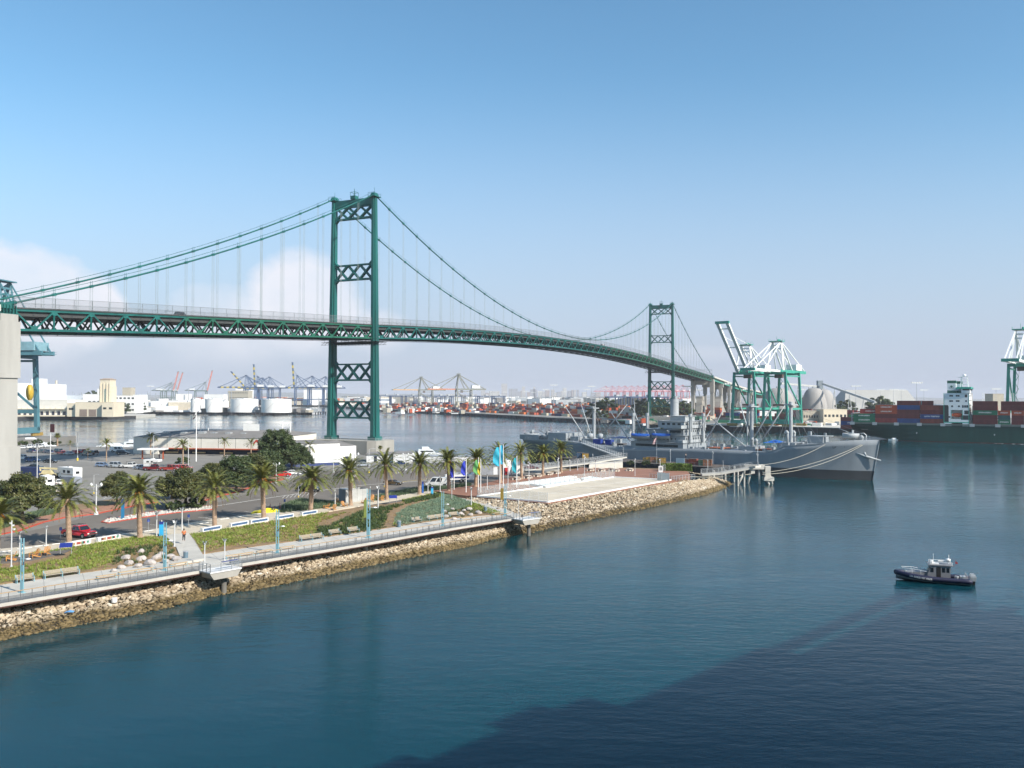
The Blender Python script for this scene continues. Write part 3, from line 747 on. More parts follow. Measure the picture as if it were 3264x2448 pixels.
# crossing path, chair terrace and ramp to the plaza, laid 6 cm over the bed
def lay(poly, ma, name, dz=0.05, hz=None, th=0.5):
 b = MB(); P = [g(a, c, 3.9 if hz is None else hz) for a, c in poly]; hs = [hbed(p.x, p.y)+dz if hz is None else hz for p in P]
 n = len(P); vv = [(p.x,p.y,h) for p, h in zip(P, hs)]+[(p.x,p.y,h-th) for p, h in zip(P, hs)]
 b.add(vv, [tuple(range(n))]+[(i,n+i,n+(i+1)%n,(i+1)%n) for i in range(n)]); o = b.build(name, ma); return tag(o, kind='structure')
lay([(525,1705),(600,1697),(620,1720),(650,1764),(652,1772),(560,1787),(575,1765),(560,1735)], M_DECKC, 'cross_path', 0.17)
lay([(0,1795),(100,1785),(205,1762),(228,1752),(225,1743),(120,1752),(0,1775)], mat('terrace decking', (0.12,0.11,0.10), 0.85), 'chair_terrace', hz=HK+0.02)
lay([(1040,1628),(1130,1616),(1250,1602),(1285,1596),(1280,1588),(1180,1598),(1060,1617)], MATS['terrace decking'], 'chair_terrace', hz=HK+0.03)
lay([(1405,1566),(1430,1562),(1520,1592),(1600,1618),(1660,1642),(1640,1650),(1610,1640),(1560,1630),(1480,1600)], M_DECKC, 'ramp_path', hz=HD+0.16, th=0.9)
# plants
PXP = {}
def region(poly, h=3.9): return XY(gl(poly, h))
R_PATH = region([(520,1705),(605,1697),(655,1764),(655,1772),(556,1790),(575,1765),(556,1735)])
R_DRY = [region([(0,1862),(400,1800),(560,1785),(540,1755),(440,1745),(380,1775),(300,1800)]), region([(560,1700),(650,1764),(900,1730),(900,1716),(760,1730),(640,1730)])]
R_MULCH = [region([(1010,1675),(1050,1672),(1120,1640),(1160,1625),(1130,1622),(1080,1640),(1020,1660)]), region([(1220,1670),(1250,1672),(1265,1640),(1300,1620),(1400,1595),(1395,1585),(1290,1605),(1240,1625)])]
R_BLUE = region([(1258,1660),(1262,1635),(1300,1612),(1400,1584),(1430,1572),(1510,1600),(1480,1615),(1420,1625),(1400,1650),(1290,1672)])
R_DARK = region([(1000,1705),(1010,1672),(1060,1650),(1180,1620),(1400,1570),(1400,1588),(1290,1610),(1240,1625),(1225,1670),(1260,1672),(1160,1690)])
R_STONE = region([(360,1800),(370,1755),(440,1735),(560,1730),(590,1760),(560,1785)])
R_ST2 = region([(1395,1655),(1410,1628),(1480,1612),(1560,1628),(1560,1640),(1440,1652)])
R_TER = region([(0,1800),(205,1765),(230,1752),(225,1740),(0,1770)], 4.3); R_TER2 = region([(1040,1634),(1130,1620),(1290,1598),(1280,1586),(1180,1596),(1055,1615)], 4.3)
def blades(P, H, Wd, nb, spread, lean):
 n = len(P); P = np.repeat(P, nb, 0); H = np.repeat(H, nb)*rng.uniform(0.6, 1.15, n*nb); Wd = np.repeat(Wd, nb)
 a = rng.uniform(0, 6.283, n*nb); off = rng.uniform(0, 1, n*nb)*np.repeat(spread, nb)
 bx, by = P[:,0]+np.cos(a)*off, P[:,1]+np.sin(a)*off
 b = a+rng.uniform(-.6, .6, n*nb); px, py = -np.sin(b)*Wd, np.cos(b)*Wd
 ln = H*lean*rng.uniform(0.4, 1.4, n*nb)
 V = np.stack([np.stack([bx-px, by-py, P[:,2]], 1), np.stack([bx+px, by+py, P[:,2]], 1), np.stack([bx+np.cos(a)*ln, by+np.sin(a)*ln, P[:,2]+H], 1)], 1)
 return V.reshape(-1, 3), np.arange(len(V)*3).reshape(-1, 3)
def leafmat(name, c1, c2, c3, rough=0.6, tr=0.0):
 m = bpy.data.materials.new(name); m.use_nodes = True; t = m.node_tree; L = t.links.new; p = t.nodes['Principled BSDF']
 ge = nn(t, 'ShaderNodeNewGeometry'); n = nn(t, 'ShaderNodeTexNoise'); L(ge.outputs['Position'], n.inputs['Vector']); setin(n, Scale=0.45, Detail=4.0)
 a = nn(t, 'ShaderNodeMath', operation='MULTIPLY_ADD'); L(ge.outputs['Random Per Island'], a.inputs[0]); a.inputs[1].default_value = 0.5;
 b = nn(t, 'ShaderNodeMath', operation='MULTIPLY_ADD'); L(n.outputs['Fac'], b.inputs[0]); b.inputs[1].default_value = 1.3; b.inputs[2].default_value = -0.4; L(b.outputs[0], a.inputs[2])
 r = nn(t, 'ShaderNodeValToRGB'); L(a.outputs[0], r.inputs[0]); e = r.color_ramp.elements
 e[0].color = (*c1, 1); e[0].position = 0.15; e[1].color = (*c3, 1); e[1].position = 0.9; k = e.new(0.5); k.color = (*c2, 1)
 L(r.outputs[0], p.inputs['Base Color']); p.inputs['Roughness'].default_value = rough; p.inputs['Specular IOR Level'].default_value = 0.3
 MATS[name] = m
 return m
M_GRASS = leafmat('bright grass', (0.11,0.17,0.025), (0.19,0.26,0.04), (0.30,0.30,0.08))
M_DRYG = leafmat('dry grass', (0.17,0.15,0.045), (0.28,0.21,0.08), (0.38,0.28,0.12))
M_SHRUB = leafmat('dark shrub', (0.025,0.05,0.018), (0.05,0.085,0.025), (0.09,0.12,0.035))
M_BLUEG = leafmat('blue grass', (0.10,0.17,0.115), (0.16,0.24,0.155), (0.25,0.29,0.18))
bins = {'g': [], 'd': [], 's': [], 'b': []}
xs = [p[0] for p in bed]; ys = [p[1] for p in bed]
for _ in range(80000):
 x, y = random.uniform(-75, max(xs)), random.uniform(80, max(ys))
 if not inpoly(x, y, bed) or inpoly(x, y, R_PATH) or inpoly(x, y, R_TER) or inpoly(x, y, R_TER2): continue
 r = random.random(); cl = 0.5+0.5*math.sin(x*1.3+math.sin(y*0.9)*2)*math.cos(y*1.1+x*0.5)
 if inpoly(x, y, R_BLUE): k = 'b'; keep = 1.0
 elif any(inpoly(x, y, q) for q in R_MULCH): k = 'd'; keep = 0.06
 elif inpoly(x, y, R_DARK): k = 's' if r < 0.85 else 'g'; keep = 0.22+0.6*(cl > 0.45)
 elif inpoly(x, y, R_STONE) or inpoly(x, y, R_ST2): k = 'd' if r < 0.6 else 's'; keep = 0.32
 elif any(inpoly(x, y, q) for q in R_DRY): k = 'd' if r < 0.55 else 'g'; keep = 0.25+0.45*(cl > 0.55)
 else: k = 'g' if r < 0.9 else 'd'; keep = 0.50+0.45*(cl > 0.35)
 if x > -43 and x < -25 and not inpoly(x, y, R_DARK) and k == 'g': k = 'g' if r < 0.62 else 'd'; keep *= 0.85
 if random.random() < keep: bins[k].append((x, y, hbed(x, y)-0.03))
for k, nm, ma, H0, H1, w, nb, sp, ln in (('g','grass',M_GRASS,0.22,0.50,0.045,9,0.22,0.55), ('d','dry_grass',M_DRYG,0.15,0.38,0.04,8,0.2,0.6), ('s','low_shrubs',M_SHRUB,0.35,0.65,0.075,12,0.3,0.5), ('b','blue_grass',M_BLUEG,0.25,0.42,0.05,10,0.2,0.5)):
 P = np.array(bins[k]); H = rng.uniform(H0, H1, len(P))
 V, F_ = blades(P, H, np.full(len(P), w), nb, np.full(len(P), sp), ln)
 tag(npmesh(nm, V, F_, ma), kind='stuff')
# verge plants beside the shed and behind the kerb
P = []
for poly, k in (([(900,1612),(960,1594),(1085,1604),(1080,1616),(960,1630),(900,1636)],0.5), ([(1178,1590),(1300,1562),(1390,1552),(1500,1543),(1500,1550),(1390,1562),(1330,1572),(1250,1585),(1190,1600)],0.7), ([(0,1690),(120,1650),(200,1635),(150,1628),(0,1660)],0.4)):
 R = region(poly, HK); bx = [p[0] for p in R]; by = [p[1] for p in R]; n = 0
 for _ in range(9000):
  x, y = random.uniform(min(bx), max(bx)), random.uniform(min(by), max(by))
  if inpoly(x, y, R) and random.random() < k: P.append((x, y, HK)); n += 1
  if n > 1500: break
P = np.array(P); V, F_ = blades(P, rng.uniform(0.35, 0.8, len(P)), np.full(len(P), 0.07), 9, np.full(len(P), 0.25), 0.5)
tag(npmesh('verge_plants', V, F_, leafmat('verge plants', (0.06,0.10,0.05), (0.10,0.15,0.08), (0.16,0.20,0.10))), kind='stuff')
# sand court and pale planters of the plaza
M_SAND = mat('compacted sand', (0.52,0.46,0.36), 0.95, var=0.13, scale=0.18)
m = MB(); ct = gl([(1522,1583),(1745,1602),(2138,1531),(1955,1522)], HPZ); m.prism(XY(ct), 3.5, HPZ+0.03); tag(m.build('sand_court', M_SAND), kind='structure')
m = MB()
for i in range(4):
 a, b = ct[i], ct[(i+1)%4]; m.bar((a.x,a.y,HPZ+0.12), (b.x,b.y,HPZ+0.12), 0.45, 0.32)
tag(m.build('court_kerb', M_WHITE), kind='structure')
m = MB()
def lw(p, q, w=0.5):
 a, b = ct[0].lerp(ct[1], p[1]).lerp(ct[3].lerp(ct[2], p[1]), p[0]), ct[0].lerp(ct[1], q[1]).lerp(ct[3].lerp(ct[2], q[1]), q[0])
 d = (b-a).normalized(); n = Vector((-d.y,d.x,0))*w/2; m.add([(*(a-n).xy, HPZ+0.036), (*(b-n).xy, HPZ+0.036), (*(b+n).xy, HPZ+0.036), (*(a+n).xy, HPZ+0.036)], [(0,1,2,3)])
for p in (0.25, 0.5, 0.75): lw((p, 0.02), (p, 0.98), 0.35)
for q in (0.12, 0.5): lw((0.05, q), (0.95, q), 0.3)
tag(m.build('court_lines', M_LINE), kind='structure')
M_STAIN = mat('damp sand', (0.30,0.26,0.20), 0.95, var=0.3, scale=0.5); m = MB()
for i in range(16):
 u, w = random.uniform(0.03, 0.6), random.uniform(0.35, 0.93); lw((u, w), (u+random.uniform(0.0,0.02), min(0.97, w+random.uniform(0.08, 0.22))), random.uniform(0.12, 0.3))
for vtx in range(len(m.v)): m.v[vtx] = (m.v[vtx][0], m.v[vtx][1], HPZ+0.04)
tag(m.build('court_stains', M_STAIN), kind='structure')
for poly, h in (([(1630,1541),(1815,1516),(1840,1519),(1700,1543)], 0.28), ([(1690,1541),(1846,1524),(1852,1529),(1740,1550)], 0.4), ([(1852,1523),(1880,1518),(1918,1523),(1862,1530)], 0.4)):
 m = MB(); m.prism(XY(gl(poly, HPZ+h)), HPZ-0.1, HPZ+h); o = m.build('raised_planter', M_WHITE)
 tag(o, {0:'long white raised bed nearest the palm row on the brick plaza',1:'white low wall bed running along the court fence',2:'short white bed at the far corner of the sand court'}[(0,1,2)[int(h>0.3)+int(poly[0][0]>1800)]], 'planter', 'white raised beds on the plaza')
m = MB(); pts = [ct[1], ct[0], ct[3]]; q = [Vector((p.x,p.y,HPZ+0.25)) for p in pts]
M_GP = bpy.data.materials.new('glass panel'); M_GP.use_nodes = True; pg = M_GP.node_tree.nodes['Principled BSDF']; pg.inputs['Base Color'].default_value = (0.55,0.62,0.62,1); pg.inputs['Roughness'].default_value = 0.15; pg.inputs['Alpha'].default_value = 0.13
def glass_fence(q, h=1.9, step=2.1):
 m = MB()
 for a, b in zip(q[:-1], q[1:]):
  n = max(1, round((b-a).length/step))
  for i in range(n+1): c = a.lerp(b, i/n); m.mat(0).bar(c, c+Vector((0,0,h)), 0.08)
  for i in range(n):
   c, d = a.lerp(b, (i+.06)/n), a.lerp(b, (i+.94)/n); m.mat(1).bar(c+Vector((0,0,h*.52)), d+Vector((0,0,h*.52)), 0.03, h*0.86)
 return m
tag(glass_fence(q).build('glass_fence', [M_GALV, M_GP]), 'clear glass panel fence on slim posts round the sand court', 'fence')
# ------------------------------------------------------------------ boardwalk with railing and overlooks
m = MB(); a = XY([pl_at(DFRONT, i/60) for i in range(61)]); b = XY([pl_at(DBACK, i/60) for i in range(60, -1, -1)])
m.prism(a+b, HD-0.35, HD)
bw = m.build('boardwalk', M_DECKC); tag(bw, 'curving grey concrete boardwalk on short piles along the rocky shore', 'boardwalk')
m = MB(); P = [pl_at(DFRONT, i/60) for i in range(61)]
for p, q in zip(P[:-1], P[1:]):
 m.bar((p.x,p.y,HD-0.42), (q.x,q.y,HD-0.42), 0.22, 0.13)
m.build('edge_beam', mat('rusty edge beam', (0.07,0.03,0.022), 0.7), bw)
m = MB()
for i in range(5, 60, 4):
 m = MB(); p = P[i]; d = (P[i+1]-P[i-1]).normalized(); n = Vector((-d.y,d.x,0)); c = p+n*1.9; m.cyl((c.x,c.y,-0.5), 0.4, HD-0.4+0.5, 10)
 m.build('pile', M_CONC, bw)
m = MB()
for i in range(1, 60):
 p = P[i]; q = pl_at(DBACK, i/60); d = (P[i]-P[i-1]).normalized()*0.03
 m.add([(p.x-d.x,p.y-d.y,HD+.004),(p.x+d.x,p.y+d.y,HD+.004),(q.x+d.x,q.y+d.y,HD+.004),(q.x-d.x,q.y-d.y,HD+.004)], [(0,1,2,3)])
m.build('expansion_joint', mat('joint sealant', (0.27,0.26,0.24), 0.9), bw)
M_RAIL = mat('grey railing steel', (0.13,0.135,0.14), 0.5); M_WOOD = mat('oiled timber', (0.42,0.27,0.13), 0.7, var=0.2, scale=3)
L0 = sum((b-a).length for a, b in zip(DFRONT[:-1], DFRONT[1:]))
def rail_seg(pts, name, label, first=False):
 r = root(name, label, 'railing', pts[0], group='boardwalk railings'); o = pts[0]
 pm = MB(); wm_ = MB(); tm = MB(); acc = 0
 for a, b in zip(pts[:-1], pts[1:]):
  a = a-o; b = b-o; n = max(1, round((b-a).length/1.25))
  for i in range(n):
   c = a.lerp(b, i/n); k = 0.14 if (acc % 4) == 0 else 0.055; acc += 1
   pm.bar(c, c+Vector((0,0,1.05)), k, 0.07)
   if k > .1: pm.bar(c+Vector((0.16,0.16,0)), c+Vector((0.16,0.16,1.05)), 0.07)
  for h in (0.12,0.24,0.36,0.48,0.60): pm.bar(a+Vector((0,0,h)), b+Vector((0,0,h)), 0.065)
  tm.bar(a+Vector((0,0,1.08)), b+Vector((0,0,1.08)), 0.13, 0.06)
 pm.build('railing_frame', M_RAIL, r); tm.build('handrail', M_WOOD, r)
inner = [p + Vector((-d.y, d.x, 0))*0.22 for p, d in zip(DFRONT, n_off)]
def rail_part(t0, t1, n):
 out = []
 for i in range(n+1): p = pl_at(inner, t0+(t1-t0)*i/n).copy(); p.z = HD; out.append(p)
 return out
def t_of(F, G):
 q = g(F, G, HD); best = min(range(1001), key=lambda i: (pl_at(inner, i/1000).xy-q.xy).length); return best/1000
tA, tB = t_of(645, 1820), t_of(733, 1803)
rail_seg(rail_part(0.05, tA, 14), 'railing', 'long railing left of the projecting overlook, timber handrail over steel wires')
rail_seg(rail_part(tB, 0.995, 22), 'railing', 'long railing right of the white overlook, running to the far platform')
def overlook(c, rz, label, w=4.6, d=2.4):
 r = root('overlook_platform', label, 'platform', c, rz, 'overlook platforms over the rocks')
 m = MB(); m.box(-w/2, w/2, -d, 0.4, -0.12, 0.02); m.build('platform_floor', M_WHITE, r)
 m = MB(); m.yprism([(-w/2,-0.13),(w/2,-0.13),(w/2-0.6,-1.0),(-w/2+0.6,-1.0)], -d+0.1, 0.4); m.build('support_beam', M_CONC, r)
 m = MB(); m.cyl((0.6,-d+1.5,-3.4), 0.36, 2.5, 12); m.build('pile', mat('weathered pile', (.16,.15,.13), .9), r)
 m = MB()
 for a, b in (((-w/2,0.2),(-w/2,-d)), ((-w/2,-d),(w/2,-d)), ((w/2,-d),(w/2,0.2))):
  n = 3; A = Vector((*a,0)); B = Vector((*b,0))
  for i in range(n+1): q = A.lerp(B, i/n); m.bar(q, q+Vector((0,0,1.1)), 0.07)
  for h in (0.2,0.4,0.6,0.8,1.1): m.bar(A+Vector((0,0,h)), B+Vector((0,0,h)), 0.04)
 m.build('railing', M_GALV, r)
 m = MB(); m.box(-0.4, 1.9, -d+0.1, -d+0.55, 1.05, 1.12); m.build('information_panel', mat('blue panel', (0.015,0.03,0.20), 0.4), r)
d1 = (pl_at(DFRONT, tB)-pl_at(DFRONT, tA)).normalized()
overlook(pl_at(DFRONT, (tA+tB)/2)+Vector((0,0,0.02)), math.atan2(d1.y, d1.x), 'white overlook platform halfway along the boardwalk, with a blue panel on its rail')
e1 = DFRONT[-1]; overlook(e1+Vector((1.6,0.8,0.02)), math.atan2(d1.y, d1.x)-0.15, 'far overlook platform where the boardwalk ends below the sand court')
# ------------------------------------------------------------------ date palms
M_TRUNK = mat('palm trunk', (0.36,0.25,0.17), 0.95, var=0.3, scale=5, bump=0.8, bscale=12)
M_FROND = leafmat('palm frond', (0.055,0.075,0.014), (0.12,0.135,0.026), (0.24,0.22,0.06), 0.45)
M_DEAD = mat('dry frond', (0.33,0.20,0.10), 0.9)
M_FRUIT = mat('orange date stalks', (0.62,0.24,0.02), 0.7, var=0.3, scale=4)
def frond_geo(V, F, base, az, el, L, droop, nl, lw, ll, M=None):
 "arched midrib with two rows of leaflets"
 ca, sa = math.cos(az), math.sin(az); p = np.array(base, float); e = el; ds = L/nl
 side = np.array([-sa, ca, 0.0])
 for i in range(nl):
  t = (i+0.5)/nl; d = np.array([math.cos(e)*ca, math.cos(e)*sa, math.sin(e)]); q = p+d*ds
  up = np.array([-math.sin(e)*ca, -math.sin(e)*sa, math.cos(e)])
  # midrib
  w = 0.055*(1-t)+0.012; o = len(V); V += [p-side*w, p+side*w, q+side*w, q-side*w]; F.append((o,o+1,o+2,o+3))
  if t > 0.12:
   l = ll*(1-0.55*abs(t-0.45)/0.55)*random.uniform(0.85, 1.1)
   for sgn in (-1, 1):
    tip = p + d*l*0.62 + side*sgn*l*0.78 + up*l*random.uniform(-0.12, 0.22) - np.array([0,0,0.10*l])
    a = p+d*ds*0.05; b = p+d*(ds*0.05+lw); o = len(V); V += [a, b, tip+d*lw*0.2, tip]; F.append((o,o+1,o+2,o+3))
  p = q; e -= droop/nl*(0.5+1.3*t)
def make_palm(seed, h=6.6, tr=0.38, nf=58, L=3.6, fruit=True, dead=6, name='date_palm'):
 random.seed(seed)
 def mk():
  random.seed(seed)
  r = root(name, 'x', 'palm tree')
  m = MB(); prof = [(tr*1.35, 0), (tr*1.05, 0.4)] + [(tr*(1.0-0.12*i/14)+(0.03 if i % 2 else 0), 0.5+(h-0.9)*i/14) for i in range(15)] + [(tr*1.25, h-0.2), (tr*1.05, h+0.3), (0.1, h+0.6)]
  m.lathe((0,0,0), prof, 12, False); m.build('trunk', M_TRUNK, r)
  V = []; F = []
  for i in range(nf):
   u = (i+0.5)/nf; el = math.radians(86-98*u**0.85)+random.uniform(-.08,.08); az = i*2.39996+random.uniform(-.15,.15)
   ln = L*random.uniform(0.86,1.06)*(1.0-0.10*(u < 0.12));
   frond_geo(V, F, (0.18*math.cos(az), 0.18*math.sin(az), h+0.25-0.25*u), az, el, ln, math.radians(72 if u < 0.75 else 50)*random.uniform(0.75,1.15), 30, 0.15, 0.62)
  npmesh('crown', np.array(V), np.array(F), M_FROND, r)
  if dead:
   V = []; F = []
   for i in range(dead): az = random.uniform(0, 6.28); frond_geo(V, F, (0.2*math.cos(az),0.2*math.sin(az),h-0.2), az, math.radians(-30), L*0.75, math.radians(60), 16, 0.07, 0.35)
   npmesh('dry_fronds', np.array(V), np.array(F), M_DEAD, r)
  if fruit:
   m = MB()
   for i in range(9):
    az = random.uniform(0, 6.28); q = Vector((math.cos(az)*0.75, math.sin(az)*0.75, h-0.05)); m.tube([(0,0,h+0.3), (q.x*.6,q.y*.6,h+0.5), q], 0.05, 4)
    for k in range(10): s = q+Vector((random.gauss(0,.13),random.gauss(0,.13),random.gauss(-.15,.12))); m.bar((q.x*.8,q.y*.8,h+.3), s, 0.05)
   m.build('fruit_stalks', M_FRUIT, r)
  return r
 return mk
PA, PB_, PC = Stamp(make_palm(1, h=6.3, nf=70, L=4.7)), Stamp(make_palm(2, h=6.6, nf=62, L=4.8, fruit=False, dead=12)), Stamp(make_palm(3, h=6.1, nf=76, L=4.6))
palms = [(-12,1792,PA,1.0,'date palm cut by the left edge of the photograph, orange fruit stalks in its crown'),
 (221,1734,PB_,0.96,'date palm standing in front of the red pickup'),
 (446,1713,PC,1.0,'date palm rising beside the first mosaic seat wall, left of the cross path'),
 (684,1681,PB_,1.0,'date palm between the two blue panelled seat walls right of the walking person'),
 (841,1653,PA,1.03,'fruiting date palm next to the yellow tarpaulin heap'),
 (990,1633,PC,1.07,'fruiting date palm in front of the parked black pickup'),
 (1118,1611,PA,1.05,'date palm with hanging orange fruit in front of the grey shed'),
 (1233,1593,PB_,1.0,'date palm in front of the brown coupe'),
 (1337,1576,PB_,1.02,'date palm at the end of the cream path, left of the blue pillar'),
 (1431,1564,PC,1.03,'date palm behind the first dark blue banner, at the tow truck'),
 (1516,1551,PA,1.08,'tall date palm behind the green and yellow banners'),
 (1595,1538,PB_,1.02,'date palm hidden behind the pair of cyan banners'),
 (1663,1527,PB_,0.93,'bushy necked date palm just right of the teal banner'),
 (1730,1517,PC,0.98,'date palm second from the right end of the row, before the grey ship stern'),
 (1789,1506,PA,0.95,'last date palm at the right end of the long row')]
for i, (F, G, st, sc, lab) in enumerate(palms):
 h = HK+0.1 if F < 1380 else HPZ
 o = st(g(F, G, h), i*1.3, lab, 'date palms along the waterfront path', (sc*(0.94+0.12*((i*5)%7)/6),)*2+(sc*(0.93+0.14*((i*7)%5)/4),)); o.rotation_euler.x = 0.03*math.sin(i*5.1)*1.4; o.rotation_euler.y = 0.035*math.cos(i*3.7)
# feathery palms of the car park
QP = Stamp(make_palm(11, h=6.4, tr=0.2, nf=20, L=3.3, fruit=False, dead=3, name='queen_palm'))
FP = Stamp(make_palm(12, h=5.2, tr=0.35, nf=46, L=1.7, fruit=False, dead=22, name='fan_palm'))
for F, G, G0, st, lab in [(183,1421,1368,FP,'stocky fan palm with a skirt of dead leaves by the far water edge'), (339,1470,1398,QP,'slender palm standing alone in the middle of the left car park'),
 (280,1464,1428,QP,'small young palm in the row of parked cars'), (223,1438,1404,QP,'bushy low palm behind the row of parked cars'), (480,1449,1376,QP,'big palm at the left corner of the long terminal building'),
 (583,1488,1398,QP,'palm with a shrub at its foot before the terminal, left of the double lamp'), (715,1455,1394,QP,'single slim palm in front of the terminal facade'), (800,1462,1396,QP,'feathery palm before the right end of the terminal'),
 (984,1486,1404,QP,'tall weeping palm at the left corner of the white hall'), (940,1492,1430,QP,'shaded palm left of the white hall by the dark trees'), (1215,1415,1405,FP,'short palm against the concrete tower pier')]:
 h = HK; p = g(F, G, h); H = (G-G0)/2724*p.y
 if F == 1215: p = at(1212, 1424, 318); p.z = HK; H = 4.6
 st(p, F*0.7, lab, 'palms in the car park', max(0.35, H/8.6))
# ------------------------------------------------------------------ broad evergreen trees
M_BARK = mat('bark', (0.13,0.10,0.075), 0.95, var=0.3, scale=3)
M_LEAF = leafmat('evergreen leaves', (0.028,0.040,0.012), (0.062,0.073,0.020), (0.125,0.115,0.036), 0.5)
M_LEAF2 = leafmat('deep green leaves', (0.020,0.036,0.013), (0.042,0.066,0.021), (0.080,0.098,0.032), 0.5)
def crown_cloud(rx, ry, rz, cz, nclump, nleaf, ls, seed, flat=0.35):
 R = np.random.default_rng(seed); V = []
 d = R.normal(size=(nclump, 3)); d /= np.linalg.norm(d, axis=1)[:, None]; d[:, 2] = np.abs(d[:, 2])*1.15-flat; d /= np.linalg.norm(d, axis=1)[:, None]
 rad = R.uniform(0.72, 1.0, nclump); cs = d*rad[:, None]*np.array([rx, ry, rz]); cr = R.uniform(0.12, 0.26, nclump)*rx
 C = np.repeat(cs, nleaf, 0); CRR = np.repeat(cr, nleaf)
 q = R.normal(size=(len(C), 3)); q /= np.linalg.norm(q, axis=1)[:, None]; P = C+q*(CRR*R.uniform(0.55, 1.08, len(C)))[:, None]*np.array([1,1,0.72]);
 n = q*0.8+R.normal(size=q.shape)*0.45; n[:, 2] += 0.25; n /= np.linalg.norm(n, axis=1)[:, None]
 a = np.cross(n, R.normal(size=n.shape)); a /= np.linalg.norm(a, axis=1)[:, None]; b = np.cross(n, a); s = (ls*R.uniform(0.6, 1.4, len(P)))[:, None]
 P[:, 2] += cz
 V = np.stack([P-a*s-b*s*0.6, P+a*s*0.2-b*s, P+a*s+b*s*0.5, P-a*s*0.3+b*s], 1).reshape(-1, 3)
 return V, np.arange(len(V)).reshape(-1, 4)
def make_tree(seed, rx, rz, trunk_h, ma, nc=120, nl=170, ls=0.13, ry=None, flat=0.35):
 def mk():
  r = root('evergreen_tree', 'x', 'tree'); R = random.Random(seed)
  m = MB(); hub = Vector((0,0,trunk_h)); m.tube([(0,0,-0.1),(0.1,0.05,trunk_h*0.5),hub], 0.3, 8, radii=[rx*0.085, rx*0.065, rx*0.055])
  for i in range(8):
   az = i*0.785+R.uniform(-.3,.3); e = Vector((math.cos(az)*rx*0.66, math.sin(az)*rx*0.66, trunk_h+rz*R.uniform(0.35,0.8))); mid = hub.lerp(e, 0.5)+Vector((0,0,-0.2))
   m.tube([hub, mid, e], 0.1, 5, radii=[rx*0.035, rx*0.022, rx*0.008])
  m.build('trunk', M_BARK, r)
  V, F = crown_cloud(rx, ry or rx, rz, trunk_h+rz*0.42, nc, nl, ls, seed, flat)
  V2, F2 = crown_cloud(rx*0.78, (ry or rx)*0.78, rz*0.78, trunk_h+rz*0.42, nc//2, nl//2, ls*1.6, seed+50, flat)
  npmesh('crown', np.concatenate([V, V2]), np.concatenate([F, F2+len(V)]), ma, r)
  return r
 return mk
TA, TB, TC = Stamp(make_tree(21, 5.0, 4.2, 2.2, M_LEAF)), Stamp(make_tree(22, 5.0, 4.6, 2.2, M_LEAF)), Stamp(make_tree(23, 5.0, 5.0, 2.0, M_LEAF2))
trees = [(70,1672,1514,4.9,TA,'large dark round tree at the left edge behind the kerb'), (372,1612,1512,2.9,TB,'round tree behind the third palm, next to the blue pillar'), (592,1620,1494,4.5,TA,'big spreading tree on the traffic island behind the lamps'),
 (548,1592,1520,3.3,TB,'tree behind the left side of the traffic island tree'), (690,1572,1484,4.6,TB,'dark tree behind the fourth palm'), (752,1570,1462,4.7,TC,'tallest of the dark trees over the curved kerb'), (815,1552,1450,4.6,TA,'dark tree behind the fifth palm'),
 (850,1535,1445,4.4,TC,'dense tree at the right end of the curved kerb clump'), (884,1500,1380,5.6,TC,'huge domed tree in front of the terminal building end'), (930,1498,1420,5.0,TC,'dark tree between the domed tree and the white hall'), (960,1494,1440,3.6,TC,'small dark tree touching the white hall')]
for i, (F, G, G0, rad, st, lab) in enumerate(trees):
 p = g(F, G, HK); H = (G-G0)/2724*p.y; st(p, i*1.1, lab, 'dark evergreen trees of the car park', (rad/5, rad/5, H/8.0))
BUSH = Stamp(lambda: bush_mk())
def bush_mk():
 r = root('bush', 'x', 'bush'); V, F = crown_cloud(1.3, 1.3, 0.9, 0.45, 26, 60, 0.11, 31, 0.2); npmesh('foliage', V, F, M_LEAF2, r)
 m = MB(); m.tube([(0,0,0),(0,0,0.7)], 0.06, 5); m.build('stem', M_BARK, r); return r
for F, G, s, lab in [(560,1628,1.4,'low dark bush at the left of the island tree trunk'), (620,1620,1.6,'low dark bush at the right of the island tree trunk'), (185,1415,1.0,'bush at the foot of the fan palm'), (120,1418,1.8,'rounded bush behind the white cars'), (72,1420,1.5,'bush beside the tall pylon behind the cars'),
     (165,1420,1.3,'bush left of the fan palm by the marina'), (520,1442,1.2,'low bush before the left terminal wall'), (1690,1482,1.4,'bush beyond the plaza road behind the last palms'), (1805,1480,1.2,'green bush near the gangway ramp'), (1925,1478,0.9,'pale shrub beside the grey ramp'), (2010,1482,1.0,'shrub in front of the black barge'), (2060,1484,1.1,'yellowish shrub left of the long hedge'), (583,1478,1.6,'leafy shrub at the foot of the terminal palm')]:
 BUSH(g(F, G, HK if F < 1600 else HPZ), F, lab, 'bushes', s)
